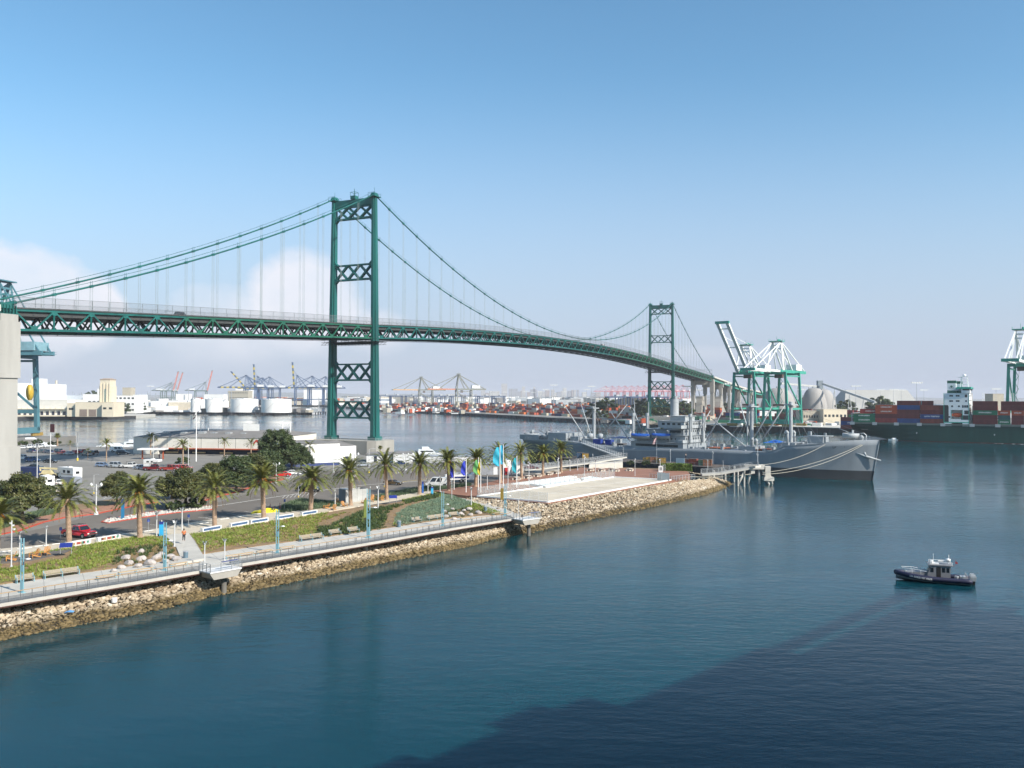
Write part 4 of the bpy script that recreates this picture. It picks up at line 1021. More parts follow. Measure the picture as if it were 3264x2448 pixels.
# clipped hedge
r = root('hedge', 'clipped long green hedge beside the plaza gate', 'hedge', g(2155, 1500, HPZ), -0.12)
R_ = np.random.default_rng(5); n = 9000; P = np.stack([R_.uniform(-4.4,4.4,n), R_.uniform(-1.3,1.3,n), R_.uniform(0,2.0,n)], 1); k = R_.integers(0,3,n); P[k==0,2] = 2.0-0.12*np.abs(P[k==0,0])**1.2*0.3; P[k==1,1] = -1.3; P[k==2,0] = np.sign(P[k==2,0])*4.4; P += R_.normal(0,0.08,P.shape)
a = R_.normal(size=(n,3)); a /= np.linalg.norm(a,axis=1)[:,None]; b = np.cross(a, R_.normal(size=(n,3))); b /= np.linalg.norm(b,axis=1)[:,None]
V = np.stack([P-a*.13, P+b*.10, P+a*.13, P-b*.10],1).reshape(-1,3)
npmesh('foliage', V, np.arange(4*n).reshape(-1,4), leafmat('hedge leaves', (0.05,0.09,0.015),(0.10,0.16,0.03),(0.18,0.24,0.06)), r)
m = MB(); m.box(-4.1,4.1,-1.05,1.05,-0.1,1.75); m.build('twigs', mat('hedge core', (0.03,0.045,0.015), 0.9), r)
# ------------------------------------------------------------------ lamps
M_TEAL = mat('pale blue pylon paint', (0.22,0.42,0.48), 0.5, var=0.12); M_POST = mat('lamp post grey', (0.55,0.56,0.56), 0.5, var=0.08); M_LENS = mat('frosted lens', (0.75,0.76,0.74), 0.3)
def mk_tulip():
 r = root('path_lamp', 'x', 'lamp')
 m = MB(); m.cyl((0,0,0), 0.11, 3.3, 10, 0.09); m.cyl((0,0,0), 0.2, 0.12, 10); m.build('post', M_POST, r)
 m = MB(); m.cyl((0,0,3.3), 0.13, 0.35, 10, 0.15); m.build('lamp_head', M_LENS, r)
 m = MB()
 for k in range(4):
  a = k*math.pi/2+0.4; c, s = math.cos(a), math.sin(a)
  m.add([(c*.12-s*.1, s*.12+c*.1, 3.35), (c*.12+s*.1, s*.12-c*.1, 3.35), (c*.42+s*.16, s*.42-c*.16, 4.05), (c*.30, s*.30, 3.85), (c*.42-s*.16, s*.42+c*.16, 4.05)], [(0,1,2,3,4),(4,3,2,1,0)])
 m.build('reflector', M_GALV, r); return r
TUL = Stamp(mk_tulip)
for F, G, G0, h, lab in [(62,1775,1694,HK,'path lamp with flared metal crown at the chair terrace, beside the lattice pylon'),(147,1744,1677,HK,'path lamp left of the red pickup'),(499,1708,1629,HK,'path lamp next to the light blue information board'),(580,1692,1618,HK,'path lamp at the back of the cross path'),(556,1742,1659,4.0,'path lamp in the middle of the cross path'),(652,1800,1725,HD,'path lamp standing at the left corner of the white overlook'),(716,1786,1717,HD,'path lamp behind the blue panel of the white overlook'),
  (1068,1624,1561,HK,'path lamp left of the grey shed'),(1205,1624,1550,HK,'path lamp with twin floodlights right of the grey shed'),(1364,1572,1525,HK,'path lamp in front of the white tow truck'),(1403,1568,1517,HPZ,'path lamp at the rear of the white tow truck'),(1553,1560,1510,HPZ,'path lamp on bricks between the green banner and the cyan banners'),(1502,1614,1553,HD+.2,'path lamp beside the ramp path and rubble bank'),(1817,1501,1465,HPZ,'path lamp right of the last palm'),(1841,1499,1461,HPZ,'path lamp near the foot of the gangway ramp'),(1898,1506,1465,HPZ,'path lamp behind the first picnic tables'),(2104,1508,1463,HPZ,'path lamp at the left end of the hedge'),(2256,1497,1465,HPZ,'path lamp at the start of the pier ramp'),(2305,1492,1468,HPZ+.6,'path lamp halfway up the pier ramp'),(2415,1484,1446,HPZ+2.2,'path lamp at the outer end of the pier ramp')]:
 p = g(F, G, h); s = (G-G0)/2724*p.y/4.0; TUL(p, F*0.3, lab, 'flared crown path lamps', s)
def mk_slim():
 r = root('floodlight_post', 'x', 'lamp'); m = MB(); m.cyl((0,0,0), 0.12, 8.0, 10, 0.09); m.cyl((0,0,0), 0.22, 0.15, 8); m.build('post', M_POST, r)
 for k, (z, a) in enumerate(((7.6, 0.3), (7.1, 3.3), (6.5, 1.6))):
  m = MB(); c, s = math.cos(a), math.sin(a); m.bar((0,0,z), (c*.3,s*.3,z), 0.06); m.frust((c*.42, s*.42, z-.13), .26,.26,.34,.34,.26); m.build('floodlight', M_LENS, r)
 return r
SL = Stamp(mk_slim)
for F, G, G0, h, lab in [(36,1806,1660,4.2,'tall round post with floodlights at the left edge in the grass'),(1686,1542,1470,HPZ,'floodlight post at the white planter'),(1779,1528,1458,HPZ,'floodlight post before the last palm'),(1863,1517,1450,HPZ,'tallest floodlight post beside the court fence'),(1959,1517,1470,HPZ,'floodlight post with a yellow base band at the court corner'),(2024,1517,1461,HPZ,'floodlight post right of the picnic tables'),(1652,1644,1588,HD,'post on the far overlook, left one'),(1685,1617,1583,HD,'post on the far overlook, right one'),(1440,1592,1522,HD+.4,'slim white post at the bend of the ramp path'),(1619,1554,1472,HPZ,'post right of the cyan banners'),(1889,1481,1446,HPZ,'post by the gangway foot on the ship side'),(2272,1478,1438,HPZ,'three lamp post on the barge left of the banner'),(2137,1474,1432,HPZ,'three lamp post on the barge amidships'),(1987,1462,1425,HPZ,'three lamp post on the barge by the gangway')]:
 p = g(F, G, h); s = (G-G0)/2724*p.y/8.0; SL(p, F, lab, 'white floodlight posts', s)
def mk_pylon():
 r = root('lattice_pylon', 'x', 'light pylon')
 m = MB()
 for x in (-0.22, 0.22): m.bar((x,0,0.0), (x,0,6.8), 0.10, 0.12)
 for i in range(9): m.bar((-0.2,0,2.2+0.5*i), (0.2,0,2.2+0.5*i), 0.08)
 m.box(-0.22,0.22,-0.07,0.07,0,1.5); m.box(-0.22,0.22,-0.06,0.06,2.6,3.4); m.cbox((0,0,0), (0.8,0.5,0.06)); m.build('mast', M_TEAL, r)
 m = MB(); m.bar((0.2,0,4.2), (0.95,-0.1,4.35), 0.06); m.lathe((1.1,-0.1,4.3), [(0.05,0.12),(0.3,0.02),(0.32,-0.03),(0.1,-0.06)], 12); m.build('lamp_head', M_LENS, r)
 m = MB(); m.bar((-0.55,0,1.9), (-0.55,0,4.1), 0.04); m.bar((-0.55,0,4.1), (-0.2,0,4.1), 0.04); m.bar((-0.55,0,1.9), (-0.2,0,1.9), 0.04); m.build('banner_arm', M_DARK, r)
 return r
PYL = Stamp(mk_pylon)
for F, G, G0, lab in [(70,1889,1716,'pale blue lattice light pylon nearest the camera at the left end of the boardwalk'),(525,1818,1666,'pale blue lattice light pylon in front of the boulders'),(884,1763,1626,'pale blue lattice light pylon between the front benches and the long double bench'),(1174,1714,1560,'pale blue lattice light pylon with green banner, in front of the shrub bed'),(1411,1676,1566,'pale blue lattice light pylon between the two rear benches, before the blue grass'),(1610,1644,1543,'pale blue lattice light pylon with yellow banner at the far end of the boardwalk')]:
 p = g(F, G, HD); PYL(p, math.radians(-20), lab, 'pale blue lattice light pylons', (G-G0)/2724*p.y/6.8)
m = MB(); p = g(1174,1714,HD); m.box(-0.75,-0.3,-0.02,0.02,3.2,6.0); o = m.build('banner', mat('olive banner', (0.20,0.24,0.05), 0.8)); o.location = p; tag(o, 'olive green banner hung on the pylon before the shrub bed', 'banner')
m = MB(); p = g(1610,1644,HD); m.box(-0.9,-0.3,-0.02,0.02,3.0,5.2); o = m.build('banner', mat('ochre banner', (0.22,0.15,0.02), 0.8)); o.location = p; tag(o, 'dark ochre banner on the far boardwalk pylon, in front of the court', 'banner')
def mk_street(double):
 def mk():
  r = root('street_lamp', 'x', 'street lamp'); m = MB(); m.cyl((0,0,0), 0.13, 10.0, 8, 0.08); m.build('pole', M_POST, r)
  for k in ((-1, 1) if double else (1,)):
   m = MB(); m.tube([(0,0,9.7),(k*0.8,0,10.3),(k*2.0,0,10.35)], 0.05, 5); m.build('arm', M_POST, r)
   m = MB(); m.frust((k*2.3,0,10.22), .75,.3,.6,.2,.16); m.build('lamp_head', M_GALV, r)
  m = MB(); m.cyl((0,0,0), 0.32, 0.9, 10); m.build('base', M_YEL, r); return r
 return mk
ST1, ST2 = Stamp(mk_street(False)), Stamp(mk_street(True))
for F, G, G0, st, lab in [(118,1537,1423,ST2,'double armed street lamp with yellow base before the RVs'),(247,1468,1374,ST2,'double armed street lamp among the far row of parked cars'),(600,1495,1393,ST2,'double armed street lamp in front of the terminal, left of the flagpole'),(489,1468,1386,ST1,'single armed street lamp before the terminal canopy'),(433,1425,1360,ST1,'single street lamp at the left corner of the terminal'),(951,1585,1530,ST1,'lamp post with yellow base left of the black pickup'),(1225,1552,1500,ST1,'lamp post with yellow base left of the brown coupe'),(1176,1507,1430,ST1,'slim lamp post before the low white building'),(299,1574,1512,ST1,'short lamp post with tall yellow base in the open car park')]:
 p = g(F, G, HK); st(p, 0.1, lab, 'car park street lamps', (G-G0)/2724*p.y/10.3)
def mk_twin():
 r = root('globe_lamp', 'x', 'lamp'); m = MB(); m.cyl((0,0,0), 0.08, 3.6, 8); m.cyl((0,0,0), 0.3, 0.35, 8, 0.2); m.bar((-.55,0,3.3), (.55,0,3.3), .06); m.build('post', M_POST, r)
 for x in (-.55,.55): m = MB(); m.lathe((x,0,3.3), [(0.05,0),(0.12,0.1),(0.16,0.25),(0.08,0.42),(0.02,0.48)], 10); m.build('globe', M_LENS, r)
 return r
TW = Stamp(mk_twin)
for F, G, G0, lab in [(306,1640,1533,'twin globe lamp on the brick verge'),(880,1540,1470,'twin globe lamp under the domed tree'),(1063,1506,1456,'twin globe lamp in front of the white hall'),(1293,1500,1440,'twin globe lamp before the white boat shed fence'),(1130,1520,1438,'twin globe lamp by the tower pier')]:
 p = g(F, G, HK); TW(p, 0.2, lab, 'twin globe lamps', (G-G0)/2724*p.y/4.0)
# dark sign box on a tall pole, flagpoles
r = root('pole_sign', 'small dark sign box on a tall pole above the left car park', 'sign', g(160,1497,HK)); m = MB(); m.cyl((0,0,0), .14, 11.2, 8); m.build('pole', M_POST, r); m = MB(); m.cbox((0.5,0,11.0), (1.1,.4,2.4)); m.build('sign_box', mat('maroon sign', (0.05,0.015,0.02), 0.6), r)
p = g(625,1471,HK); r = root('flagpole', 'very tall white flagpole with flag in front of the terminal', 'flagpole', p); m = MB(); m.cyl((0,0,0), .2, (1471-1287)/2724*p.y, 8, .07); m.build('pole', M_WHITE, r)
m = MB(); zt = (1471-1300)/2724*p.y; m.mat(0); pts = [(-0.1, zt-1), (-0.8, zt-3.0), (-1.3, zt-3.2), (-0.1, zt-2.2)]; m.add([(x,0.02,z) for x, z in pts]+[(x,-0.02,z) for x, z in pts], [(0,1,2,3),(7,6,5,4)]); m.mat(1); m.add([(-.6,-.05,zt-3.0),(-1.3,-.05,zt-3.7),(-1.0,-.05,zt-3.9),(-0.3,-.05,zt-3.1)], [(0,1,2,3),(3,2,1,0)]); m.build('flag', [M_WHITE, mat('flag red', (0.4,0.03,0.03), .8)], r)
def banner(F, G, G0, col, name, lab, gt, gb, w=0.85):
 p = g(F, G, HPZ); k = p.y/2724; r = root('banner_pole', lab, 'banner', p, 0, 'banners on white poles'); H = (G-G0)*k
 m = MB(); m.cyl((0,0,0), .11, H, 8, .07); m.build('pole', M_WHITE, r)
 z1, z0 = (G-gt)*k, (G-gb)*k; v = []; f = []; n = 14
 for i in range(n+1):
  t = i/n; z = z1+(z0-z1)*t; b = w*(0.35+0.9*math.sin(min(1, t*1.5+.15)*math.pi*0.5)) * (1-0.45*max(0, t-0.8)/0.2);
  for j in range(5): u = j/4; v.append((-0.1-b*u, 0.14*math.sin(t*9+u*4), z))
 for i in range(n):
  for j in range(4): a = i*5+j; f.append((a,a+1,a+6,a+5))
 m = MB(); m.add(v, f, True); m.build('banner_cloth', mat(name, col, .75, var=.12, scale=1.5), r)
banner(1447,1561,1466,(0.015,0.03,0.42),'dark blue cloth','leftmost banner pole, dark blue cloth, by the tow truck',1474,1522)
banner(1485.5,1569,1463,(0.02,0.04,0.42),'royal blue cloth','second dark blue banner pole, beside the white trailer',1470,1516)
banner(1524.5,1562,1458,(0.10,0.33,0.10),'green cloth','banner pole with green cloth before the tall palm',1466,1513)
banner(1532,1569,1463,(0.45,0.36,0.02),'yellow cloth','banner pole with narrow yellow cloth',1472,1515,.5)
banner(1593,1562,1419,(0.03,0.38,0.52),'cyan cloth','left one of the two tall cyan banner poles',1426,1486,1.2)
banner(1604,1550,1417,(0.02,0.30,0.46),'turquoise cloth','right one of the two tall cyan banner poles',1420,1480,1.1)
banner(1647,1554,1453,(0.01,0.28,0.34),'teal cloth','single shorter teal banner pole right of the cyan pair',1460,1507)
# ------------------------------------------------------------------ benches, walls, boulders
M_SLAT = mat('weathered slats', (0.36,0.31,0.24), .8, var=.15, scale=4); M_SLAT2 = mat('honey slats', (0.50,0.36,0.20), .75, var=.15, scale=4)
def mk_bench(w, back, seats=1):
 def mk():
  r = root('bench', 'x', 'bench'); m = MB()
  for i in range(5): m.box(-w/2, w/2, -.28+.11*i, -.19+.11*i, .43, .47)
  m.build('seat', M_SLAT if back else M_SLAT2, r)
  if back:
   m = MB();
   for i in range(4): m.bar((-w/2,.30+.025*i,.56+.11*i), (w/2,.30+.025*i,.56+.11*i), .035, .09)
   m.build('backrest', M_SLAT, r)
  for i in range(seats+1):
   x = -w/2+.1+(w-.2)*i/seats; m = MB(); m.bar((x,-.25,0), (x,-.25,.43), .07, .07); m.bar((x,.25,0), (x,.25,.43), .07, .07); m.bar((x,-.3,.40), (x,.3,.40), .07, .06)
   if back: m.bar((x,.27,.43), (x,.38,.98), .07, .07); m.bar((x,-.25,.65), (x,.3,.65), .06, .05); m.bar((x,-.25,.43), (x,-.25,.65), .05)
   m.build('leg', M_TEAL, r)
  return r
 return mk
B1, B2, B3, B4 = Stamp(mk_bench(2.1, True)), Stamp(mk_bench(4.2, True, 2)), Stamp(mk_bench(2.4, False)), Stamp(mk_bench(4.4, False, 2))
def head(F, G, h, dF=40):
 t = min(range(201), key=lambda i: (pl_at(DBACK, i/200).xy-g(F,G,h).xy).length)/200
 d = pl_at(DBACK, min(1,t+.02))-pl_at(DBACK, max(0,t-.02)); return math.atan2(d.y, d.x)
for F, G, st, lab in [(80,1856,B1,'single backed bench nearest the left pylon'),(197,1838,B2,'long double backed bench near the left end, against the grass'),(994,1722,B2,'long double backed bench in the middle of the boardwalk'),(1068,1706,B1,'single backed bench just right of the middle double bench'),(1127,1698,B1,'single backed bench left of the tall pylon at the shrub bed'),(1329,1665,B1,'single backed bench at the blue grass'),(1391,1657,B2,'double backed bench behind the fifth pylon'),(1447,1648,B1,'single backed bench before the far boulders'),
   (339,1845,B3,'backless bench at the rail, first one from the left'),(433,1828,B4,'long backless bench at the rail left of the second pylon'),(569,1806,B3,'backless bench at the rail left of the overlook'),(763,1776,B4,'long backless bench at the rail right of the overlook'),(842,1764,B3,'backless bench at the rail left of the third pylon'),(915,1752,B3,'backless bench at the rail right of the third pylon'),(1486,1658,B3,'backless bench at the rail right of the fifth pylon'),(1588,1642,B3,'backless bench at the rail near the far platform')]:
 st(g(F,G,HD), head(F,G,HD), lab, 'timber benches on the boardwalk')
def mk_wall(mosaic):
 def mk():
  r = root('seat_wall', 'x', 'seat wall'); m = MB(); m.box(-1.7,1.7,-.28,.28,0,.62); m.build('wall', M_WHITE, r)
  m = MB();
  if mosaic:
   R = random.Random(4)
   for i in range(16): m.mat(R.randint(0,4)).box(-1.45+.18*i, -1.28+.18*i, -.295, -.28, .14, .52)
   m.build('mosaic_panel', [mat('mosaic red', (.35,.08,.06), .5), mat('mosaic white', (.7,.7,.66), .5), M_DARK, mat('mosaic tan', (.4,.28,.16), .5), mat('mosaic green', (.1,.25,.18), .5)], r)
  else: m.box(-1.5,1.5,-.295,-.28,.14,.52); m.build('tile_panel', mat('blue tile', (.07,.13,.24), .4, var=.35, scale=6), r)
  return r
 return mk
SWM, SWB = Stamp(mk_wall(True)), Stamp(mk_wall(False))
for F, G, st, lab in [(289,1742,SWM,'white seat wall with many coloured mosaic, left one by the pickup'),(385,1725,SWM,'white seat wall with many coloured mosaic, right one'),(633,1687,SWB,'blue tiled seat wall right of the cross path'),(729,1671,SWB,'blue tiled seat wall right of the fourth palm'),(801,1661,SWB,'blue tiled seat wall left of the fifth palm'),(886,1650,SWB,'blue tiled seat wall right of the fifth palm'),(952,1637,SWB,'blue tiled seat wall left of the sixth palm')]:
 p = g(F, G, HK+.1); t = min(range(201), key=lambda i: (pl_at(CFRONT, i/200).xy-p.xy).length)/200; d = pl_at(CFRONT, t+.01)-pl_at(CFRONT, t-.01)
 p = pl_at(CFRONT, t)+Vector((-d.y,d.x,0)).normalized()*.45; p.z = HK+.1; st(p, math.atan2(d.y,d.x), lab, 'white seat walls facing the planting', (1.15,1,1))
M_BOULD = mat('pale boulder', (0.42,0.38,0.35), .9, var=.3, scale=1.2, bump=.4, bscale=3)
def boulder(F, G, rr, lab, seed):
 p = g(F, G, 4.0); p.z = hbed(p.x, p.y) if F < 1640 else p.z; R = np.random.default_rng(seed)
 bm = bmesh.new(); bmesh.ops.create_icosphere(bm, subdivisions=2, radius=1.0)
 ns = [Vector(R.normal(size=3)).normalized() for _ in range(9)]; ds = R.uniform(.62,.95,9)
 for v in bm.verts:
  for n_, d_ in zip(ns, ds):
   k = v.co.dot(n_)
   if k > d_: v.co -= n_*(k-d_)
  v.co.x *= rr*1.15; v.co.y *= rr*.9; v.co.z *= rr*.72
 me = bpy.data.meshes.new('boulder'); bm.to_mesh(me); bm.free(); me.materials.append(M_BOULD); o = bpy.data.objects.new('boulder', me); COL.objects.link(o)
 o.location = p+Vector((0,0,rr*.3)); o.rotation_euler = (R.uniform(-.3,.3), R.uniform(-.3,.3), R.uniform(0,6)); tag(o, lab, 'boulder', 'boulders in the planting')
import bmesh
bl = [(1010,930,.9),(1130,885,.8),(1135,935,.95),(1032,965,1.0),(980,992,.75),(1105,982,.8),(1200,962,1.1),(1258,922,1.05),(1292,897,.8),(1330,947,.9),(1370,912,.95),(1420,930,1.0),(910,1018,.6)]
wh = ['grey one at the left of the upper pair','topmost one nearest the palm path','large one just below the topmost','wide pale one left of centre','rounded one low on the left','low one in the centre front','widest white one right of centre','tall pale one behind the widest','small grey one behind the tall pale one','white one behind the pylon','dark veined one near the path','rightmost one beside the steel bin','lone small one low at the left end']
for i, ((x, y, s), t) in enumerate(zip(bl, wh)): boulder(x/2.514, 1400+y/2.514, s*.72, 'boulder in the near group: '+t, 100+i)
bl2 = [(205,593,.5),(265,622,.7),(325,592,.7),(330,625,.65),(160,637,.6),(217,652,.5),(388,612,.8),(150,607,.5),(285,600,.5)]
wh2 = ['small flat one at the left rear','pointed white one in the centre','large grey one at the rear by the path','squat white one in front','rounded one above the bench','small one behind the bench','long low one near the bin','flat one at the left end','small one behind the pointed stone']
for i, ((x, y, s), t) in enumerate(zip(bl2, wh2)): boulder(1350+x/2.212, 1350+y/2.212, s, 'boulder in the far group: '+t, 200+i)
BIN = Stamp(lambda: bin_mk())
def bin_mk():
 r = root('litter_bin', 'x', 'litter bin'); m = MB(); m.cyl((0,0,0), .3, 1.0, 14, .33); m.build('drum', mat('blue grey bin', (.16,.24,.30), .4, metal=.3), r); m = MB(); m.cyl((0,0,1.0), .35, .08, 14); m.build('lid', M_GALV, r); return r
for F, G, lab in [(592,1782,'blue grey litter bin at the foot of the cross path'),(1272,1680,'litter bin between the shrub bed and the blue grass'),(1547,1632,'litter bin at the far boulders')]: BIN(g(F,G,HD), 0, lab, 'blue grey litter bins')
BUMP = Stamp(lambda: bump_mk())
def bump_mk(): m = MB(); m.frust((0,0,0), 1.9,.24,1.8,.14,.16); o = m.build('wheel_stop', M_WHITE); tag(o, 'x', 'wheel stop'); return o
WS = iter(['below the left floodlight post','behind the terrace chairs, left','behind the terrace chairs, right','left of the red pickup front','in front of the second palm','at the nose of the red pickup','behind the left mosaic wall','behind the right mosaic wall','right of the third palm','right of the second parking sign','behind the first blue tiled wall','left of the fifth palm blue walls','behind the third blue tiled wall','in front of the tarpaulin, left','in front of the tarpaulin, right','left of the eighth palm','right of the eighth palm'])
for F, G in [(14,1760),(78,1750),(133,1742),(187,1735),(245,1726),(298,1718),(346,1712),(392,1705),(473,1694),(601,1674),(650,1670),(716,1656),(770,1648),(826,1640),(880,1632),(1240,1586),(1290,1578)]:
 p = g(F,G,HK+.01); t = min(range(201), key=lambda i: (pl_at(CBACK, i/200).xy-p.xy).length)/200; d = pl_at(CBACK, t+.01)-pl_at(CBACK, t-.01)
 BUMP(p, math.atan2(d.y,d.x), 'white concrete wheel stop '+next(WS), 'white wheel stops along the footpath')
# island stones
P = []; ip = XY(isl)
for _ in range(1500):
 x, y = random.uniform(min(a for a,b in ip), max(a for a,b in ip)), random.uniform(min(b for a,b in ip), max(b for a,b in ip))
 if inpoly(x, y, ip): P.append((x, y, HK+.14))
V, F_ = stones(np.array(P), rng.uniform(.08,.24,len(P))); tag(npmesh('white_cobbles', V, F_, mat('white cobble', (.55,.53,.48), .9, var=.3, scale=1)), kind='stuff')
# information boards
def board(F, G, h, lab, w=1.5, rz=.3):
 r = root('information_board', lab, 'sign', g(F,G,h), rz, 'tilted blue information boards'); m = MB()
 m.add([(-w/2,-.25,.95),(w/2,-.25,.95),(w/2,.3,1.45),(-w/2,.3,1.45),(-w/2,-.25,.9),(w/2,-.25,.9),(w/2,.3,1.4),(-w/2,.3,1.4)], [(0,1,2,3),(7,6,5,4),(0,4,5,1),(1,5,6,2),(2,6,7,3),(3,7,4,0)]); m.build('panel', mat('blue panel', (0.015,0.03,0.20), 0.4), r)
 for x in (-w/2+.1,w/2-.1): m = MB(); m.cyl((x,0,0), .04, 1.1, 6); m.build('leg', M_GALV, r)
board(210,1765,4.1,'tilted blue information board beside the chair terrace', 1.6); board(1253,1602,4.2,'tilted blue information board near the coupe and the eighth palm', 1.6)
def pillar(F, G, h, H, w, col, lab):
 r = root('marker_pillar', lab, 'sign', g(F,G,h), .4); m = MB(); m.box(-w/2,w/2,-.14,.14,0,H*.75); m.build('lower_panel', mat('pillar '+str(col), col, .5), r); m = MB(); m.box(-w/2-.003,w/2+.003,-.145,.145,H*.75+.01,H*.93); m.build('upper_panel', mat('pillar navy', (.01,.03,.2), .5), r); m = MB(); m.cyl((0,0,H*.93), .06, H*.1, 6); m.build('finial', M_WHITE, r)
pillar(391,1655,HK,3.9,.55,(.01,.14,.28),'slender dark teal and blue marker pillar on the street verge'); pillar(515,1708,HK,2.4,.75,(.02,.33,.62),'bright light blue board beside the cross path lamp')
pillar(1347,1573,HK,2.9,.4,(.01,.09,.35),'blue marker pillar left of the tow truck'); pillar(1377,1577,HK,1.9,.5,(.03,.35,.62),'short light blue marker in front of the tow truck')
PS = Stamp(lambda: ps_mk())
def ps_mk():
 r = root('parking_sign', 'x', 'sign'); m = MB(); m.cyl((0,0,0), .035, 2.1, 6); m.build('pole', M_GALV, r); m = MB(); m.box(-.17,.17,-.03,-.01,1.7,2.2); m.build('plate', mat('blue sign', (.02,.08,.42), .4), r); return r
for F, G, lab in [(473,1697,'blue parking sign left of the cross path lamps'),(601,1682,'blue parking sign right of the cross path lamps'),(907,1628,'blue parking sign before the verge shrubs'),(193,1727,'blue parking sign at the front of the red pickup')]: PS(g(F,G,HK+.1), .3, lab, 'small blue parking signs')
# chairs
M_CH = mat('cedar', (.50,.24,.07), .7, var=.2, scale=5)
def mk_chair():
 r = root('garden_chair', 'x', 'chair'); m = MB()
 for i in range(5): m.bar((-.25+.125*i,.28,.28), (-.30+.15*i,.62,1.02-.05*abs(i-2)), .1, .025)
 m.build('backrest', M_CH, r); m = MB()
 for i in range(5): m.box(-.28,.28,-.35+.13*i,-.24+.13*i,.36-.03*i,.385-.03*i)
 m.build('seat', M_CH, r)
 for x in (-.33,.33):
  m = MB(); m.box(x-.07,x+.07,-.42,.42,.55,.575); m.build('armrest', M_CH, r); m = MB(); m.bar((x,-.36,0), (x,-.36,.55), .09,.04); m.bar((x,-.3,.32), (x,.62,.02), .04,.12); m.build('leg', M_CH, r)
 return r
CHR = Stamp(mk_chair)
for F, G, a, lab in [(33,1786,-1.2,'cedar garden chair behind the tall post at the left edge'),(108,1777,-.5,'cedar garden chair in the middle of the near terrace'),(145,1770,.1,'cedar garden chair at the right of the near terrace'),(1040,1622,-.8,'cedar chair at the left end of the far terrace'),(1062,1627,-.3,'cedar chair left of the shed palm, front row'),(1075,1608,.4,'cedar chair left of the shed palm, rear row'),(1098,1616,.9,'cedar chair touching the shed corner shade'),(1160,1606,-.6,'cedar chair right of the shed palm'),(1185,1600,.1,'cedar chair in the group left of the floodlit lamp'),(1192,1594,.7,'cedar chair at the back of the group by the floodlit lamp'),(1215,1597,-.4,'cedar chair right of the floodlit lamp')]:
 CHR(g(F,G,HK+.05), a, lab, 'cedar garden chairs', 1.15)
# picnic tables
M_PIC = mat('cast concrete', (.55,.50,.42), .9)
def mk_pic():
 r = root('picnic_table', 'x', 'picnic table'); m = MB(); m.cbox((0,0,.70), (1.5,1.5,.1)); m.build('tabletop', M_PIC, r); m = MB(); m.frust((0,0,0), .7,.7,.4,.4,.7); m.build('pedestal', M_PIC, r)
 for k in range(4):
  a = k*1.5708; m = MB(); m.cyl((1.15*math.cos(a),1.15*math.sin(a),0), .24, .45, 10, .26); m.build('stool', M_PIC, r)
 return r
PIC = Stamp(mk_pic)
for x, y, lab in [(890,962,'first picnic table from the left in the row by the shrubs'),(1020,966,'second picnic table from the left in the row by the shrubs'),(1145,958,'rear table of the close pair in the row by the shrubs'),(1190,968,'front table of the close pair in the row by the shrubs'),(1352,962,'rightmost picnic table of the plaza'),(490,995,'picnic table under the last palm'),(395,1010,'picnic table between the last two palms'),(270,1030,'picnic table right of the necked palm'),(155,1050,'picnic table in front of the necked palm'),(22,1068,'picnic table beside the teal banner')]:
 PIC(g(1640+x/3.687, 1240+y/3.687, HPZ), .5, lab, 'concrete picnic tables on the plaza')
# grey shed and bollards, yellow heap, cones
p0, p1 = g(1102,1604,HK), g(1174,1598,HK); d = (p1-p0); rz = math.atan2(d.y,d.x); L = d.length
r = root('storage_shed', 'pale grey panelled storage enclosure with open top behind the seventh palm', 'shed', p0, rz)
m = MB(); H = 2.7; m.box(0,L,0,.12,0,H); m.box(0,L,3.0,3.12,0,H); m.box(L-.12,L,.12,3.0,0,H); m.build('wall_panel', mat('shed panel', (.40,.41,.40), .6), r)
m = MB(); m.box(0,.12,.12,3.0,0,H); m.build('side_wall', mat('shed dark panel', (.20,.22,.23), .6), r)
m = MB()
for i in range(1,4): m.box(L*i/4-.015,L*i/4+.015,-.01,0,0,H)
m.build('panel_joint', M_DARK, r); m = MB(); m.cbox((0.9,1.55,H+.002), (1.6,2.7,.08)); m.build('roof_sheet', M_GALV, r)
R_ = np.random.default_rng(8); m = MB(); bm = bmesh.new(); bmesh.ops.create_icosphere(bm, subdivisions=3, radius=1.0)
for v in bm.verts: n_ = 1+.25*math.sin(v.co.x*7+v.co.y*5)*math.cos(v.co.z*6+v.co.x*9); v.co = Vector((v.co.x*2.6*n_, v.co.y*1.3*n_, max(-.05, v.co.z*.7*n_)))
me = bpy.data.meshes.new('tarpaulin'); bm.to_mesh(me); bm.free(); me.materials.append(mat('yellow tarpaulin', (.72,.62,.02), .6)); o = bpy.data.objects.new('tarpaulin', me); COL.objects.link(o); o.location = g(850,1634,HK); o.rotation_euler = (0,0,.5); tag(o, 'crumpled bright yellow tarpaulin heap behind the fifth palm', 'tarpaulin')
CONE = Stamp(lambda: cone_mk())
def cone_mk():
 m = MB(); m.mat(0).cyl((0,0,0), .09, 1.0, 8, .07).cyl((0,0,0), .25, .06, 8); m.mat(1).cyl((0,0,.6), .095, .15, 8); o = m.build('traffic_delineator', [mat('safety red', (.6,.09,.03), .6), M_WHITE]); tag(o, 'x', 'delineator'); return o
for F, G, lab in [(861,1622,'red delineator post behind the tarpaulin, leftmost'),(872,1633,'red delineator post nearest the tarpaulin'),(892,1620,'red delineator post at the verge shrubs')]: CONE(g(F,G,HK), 0, lab, 'red delineator posts')
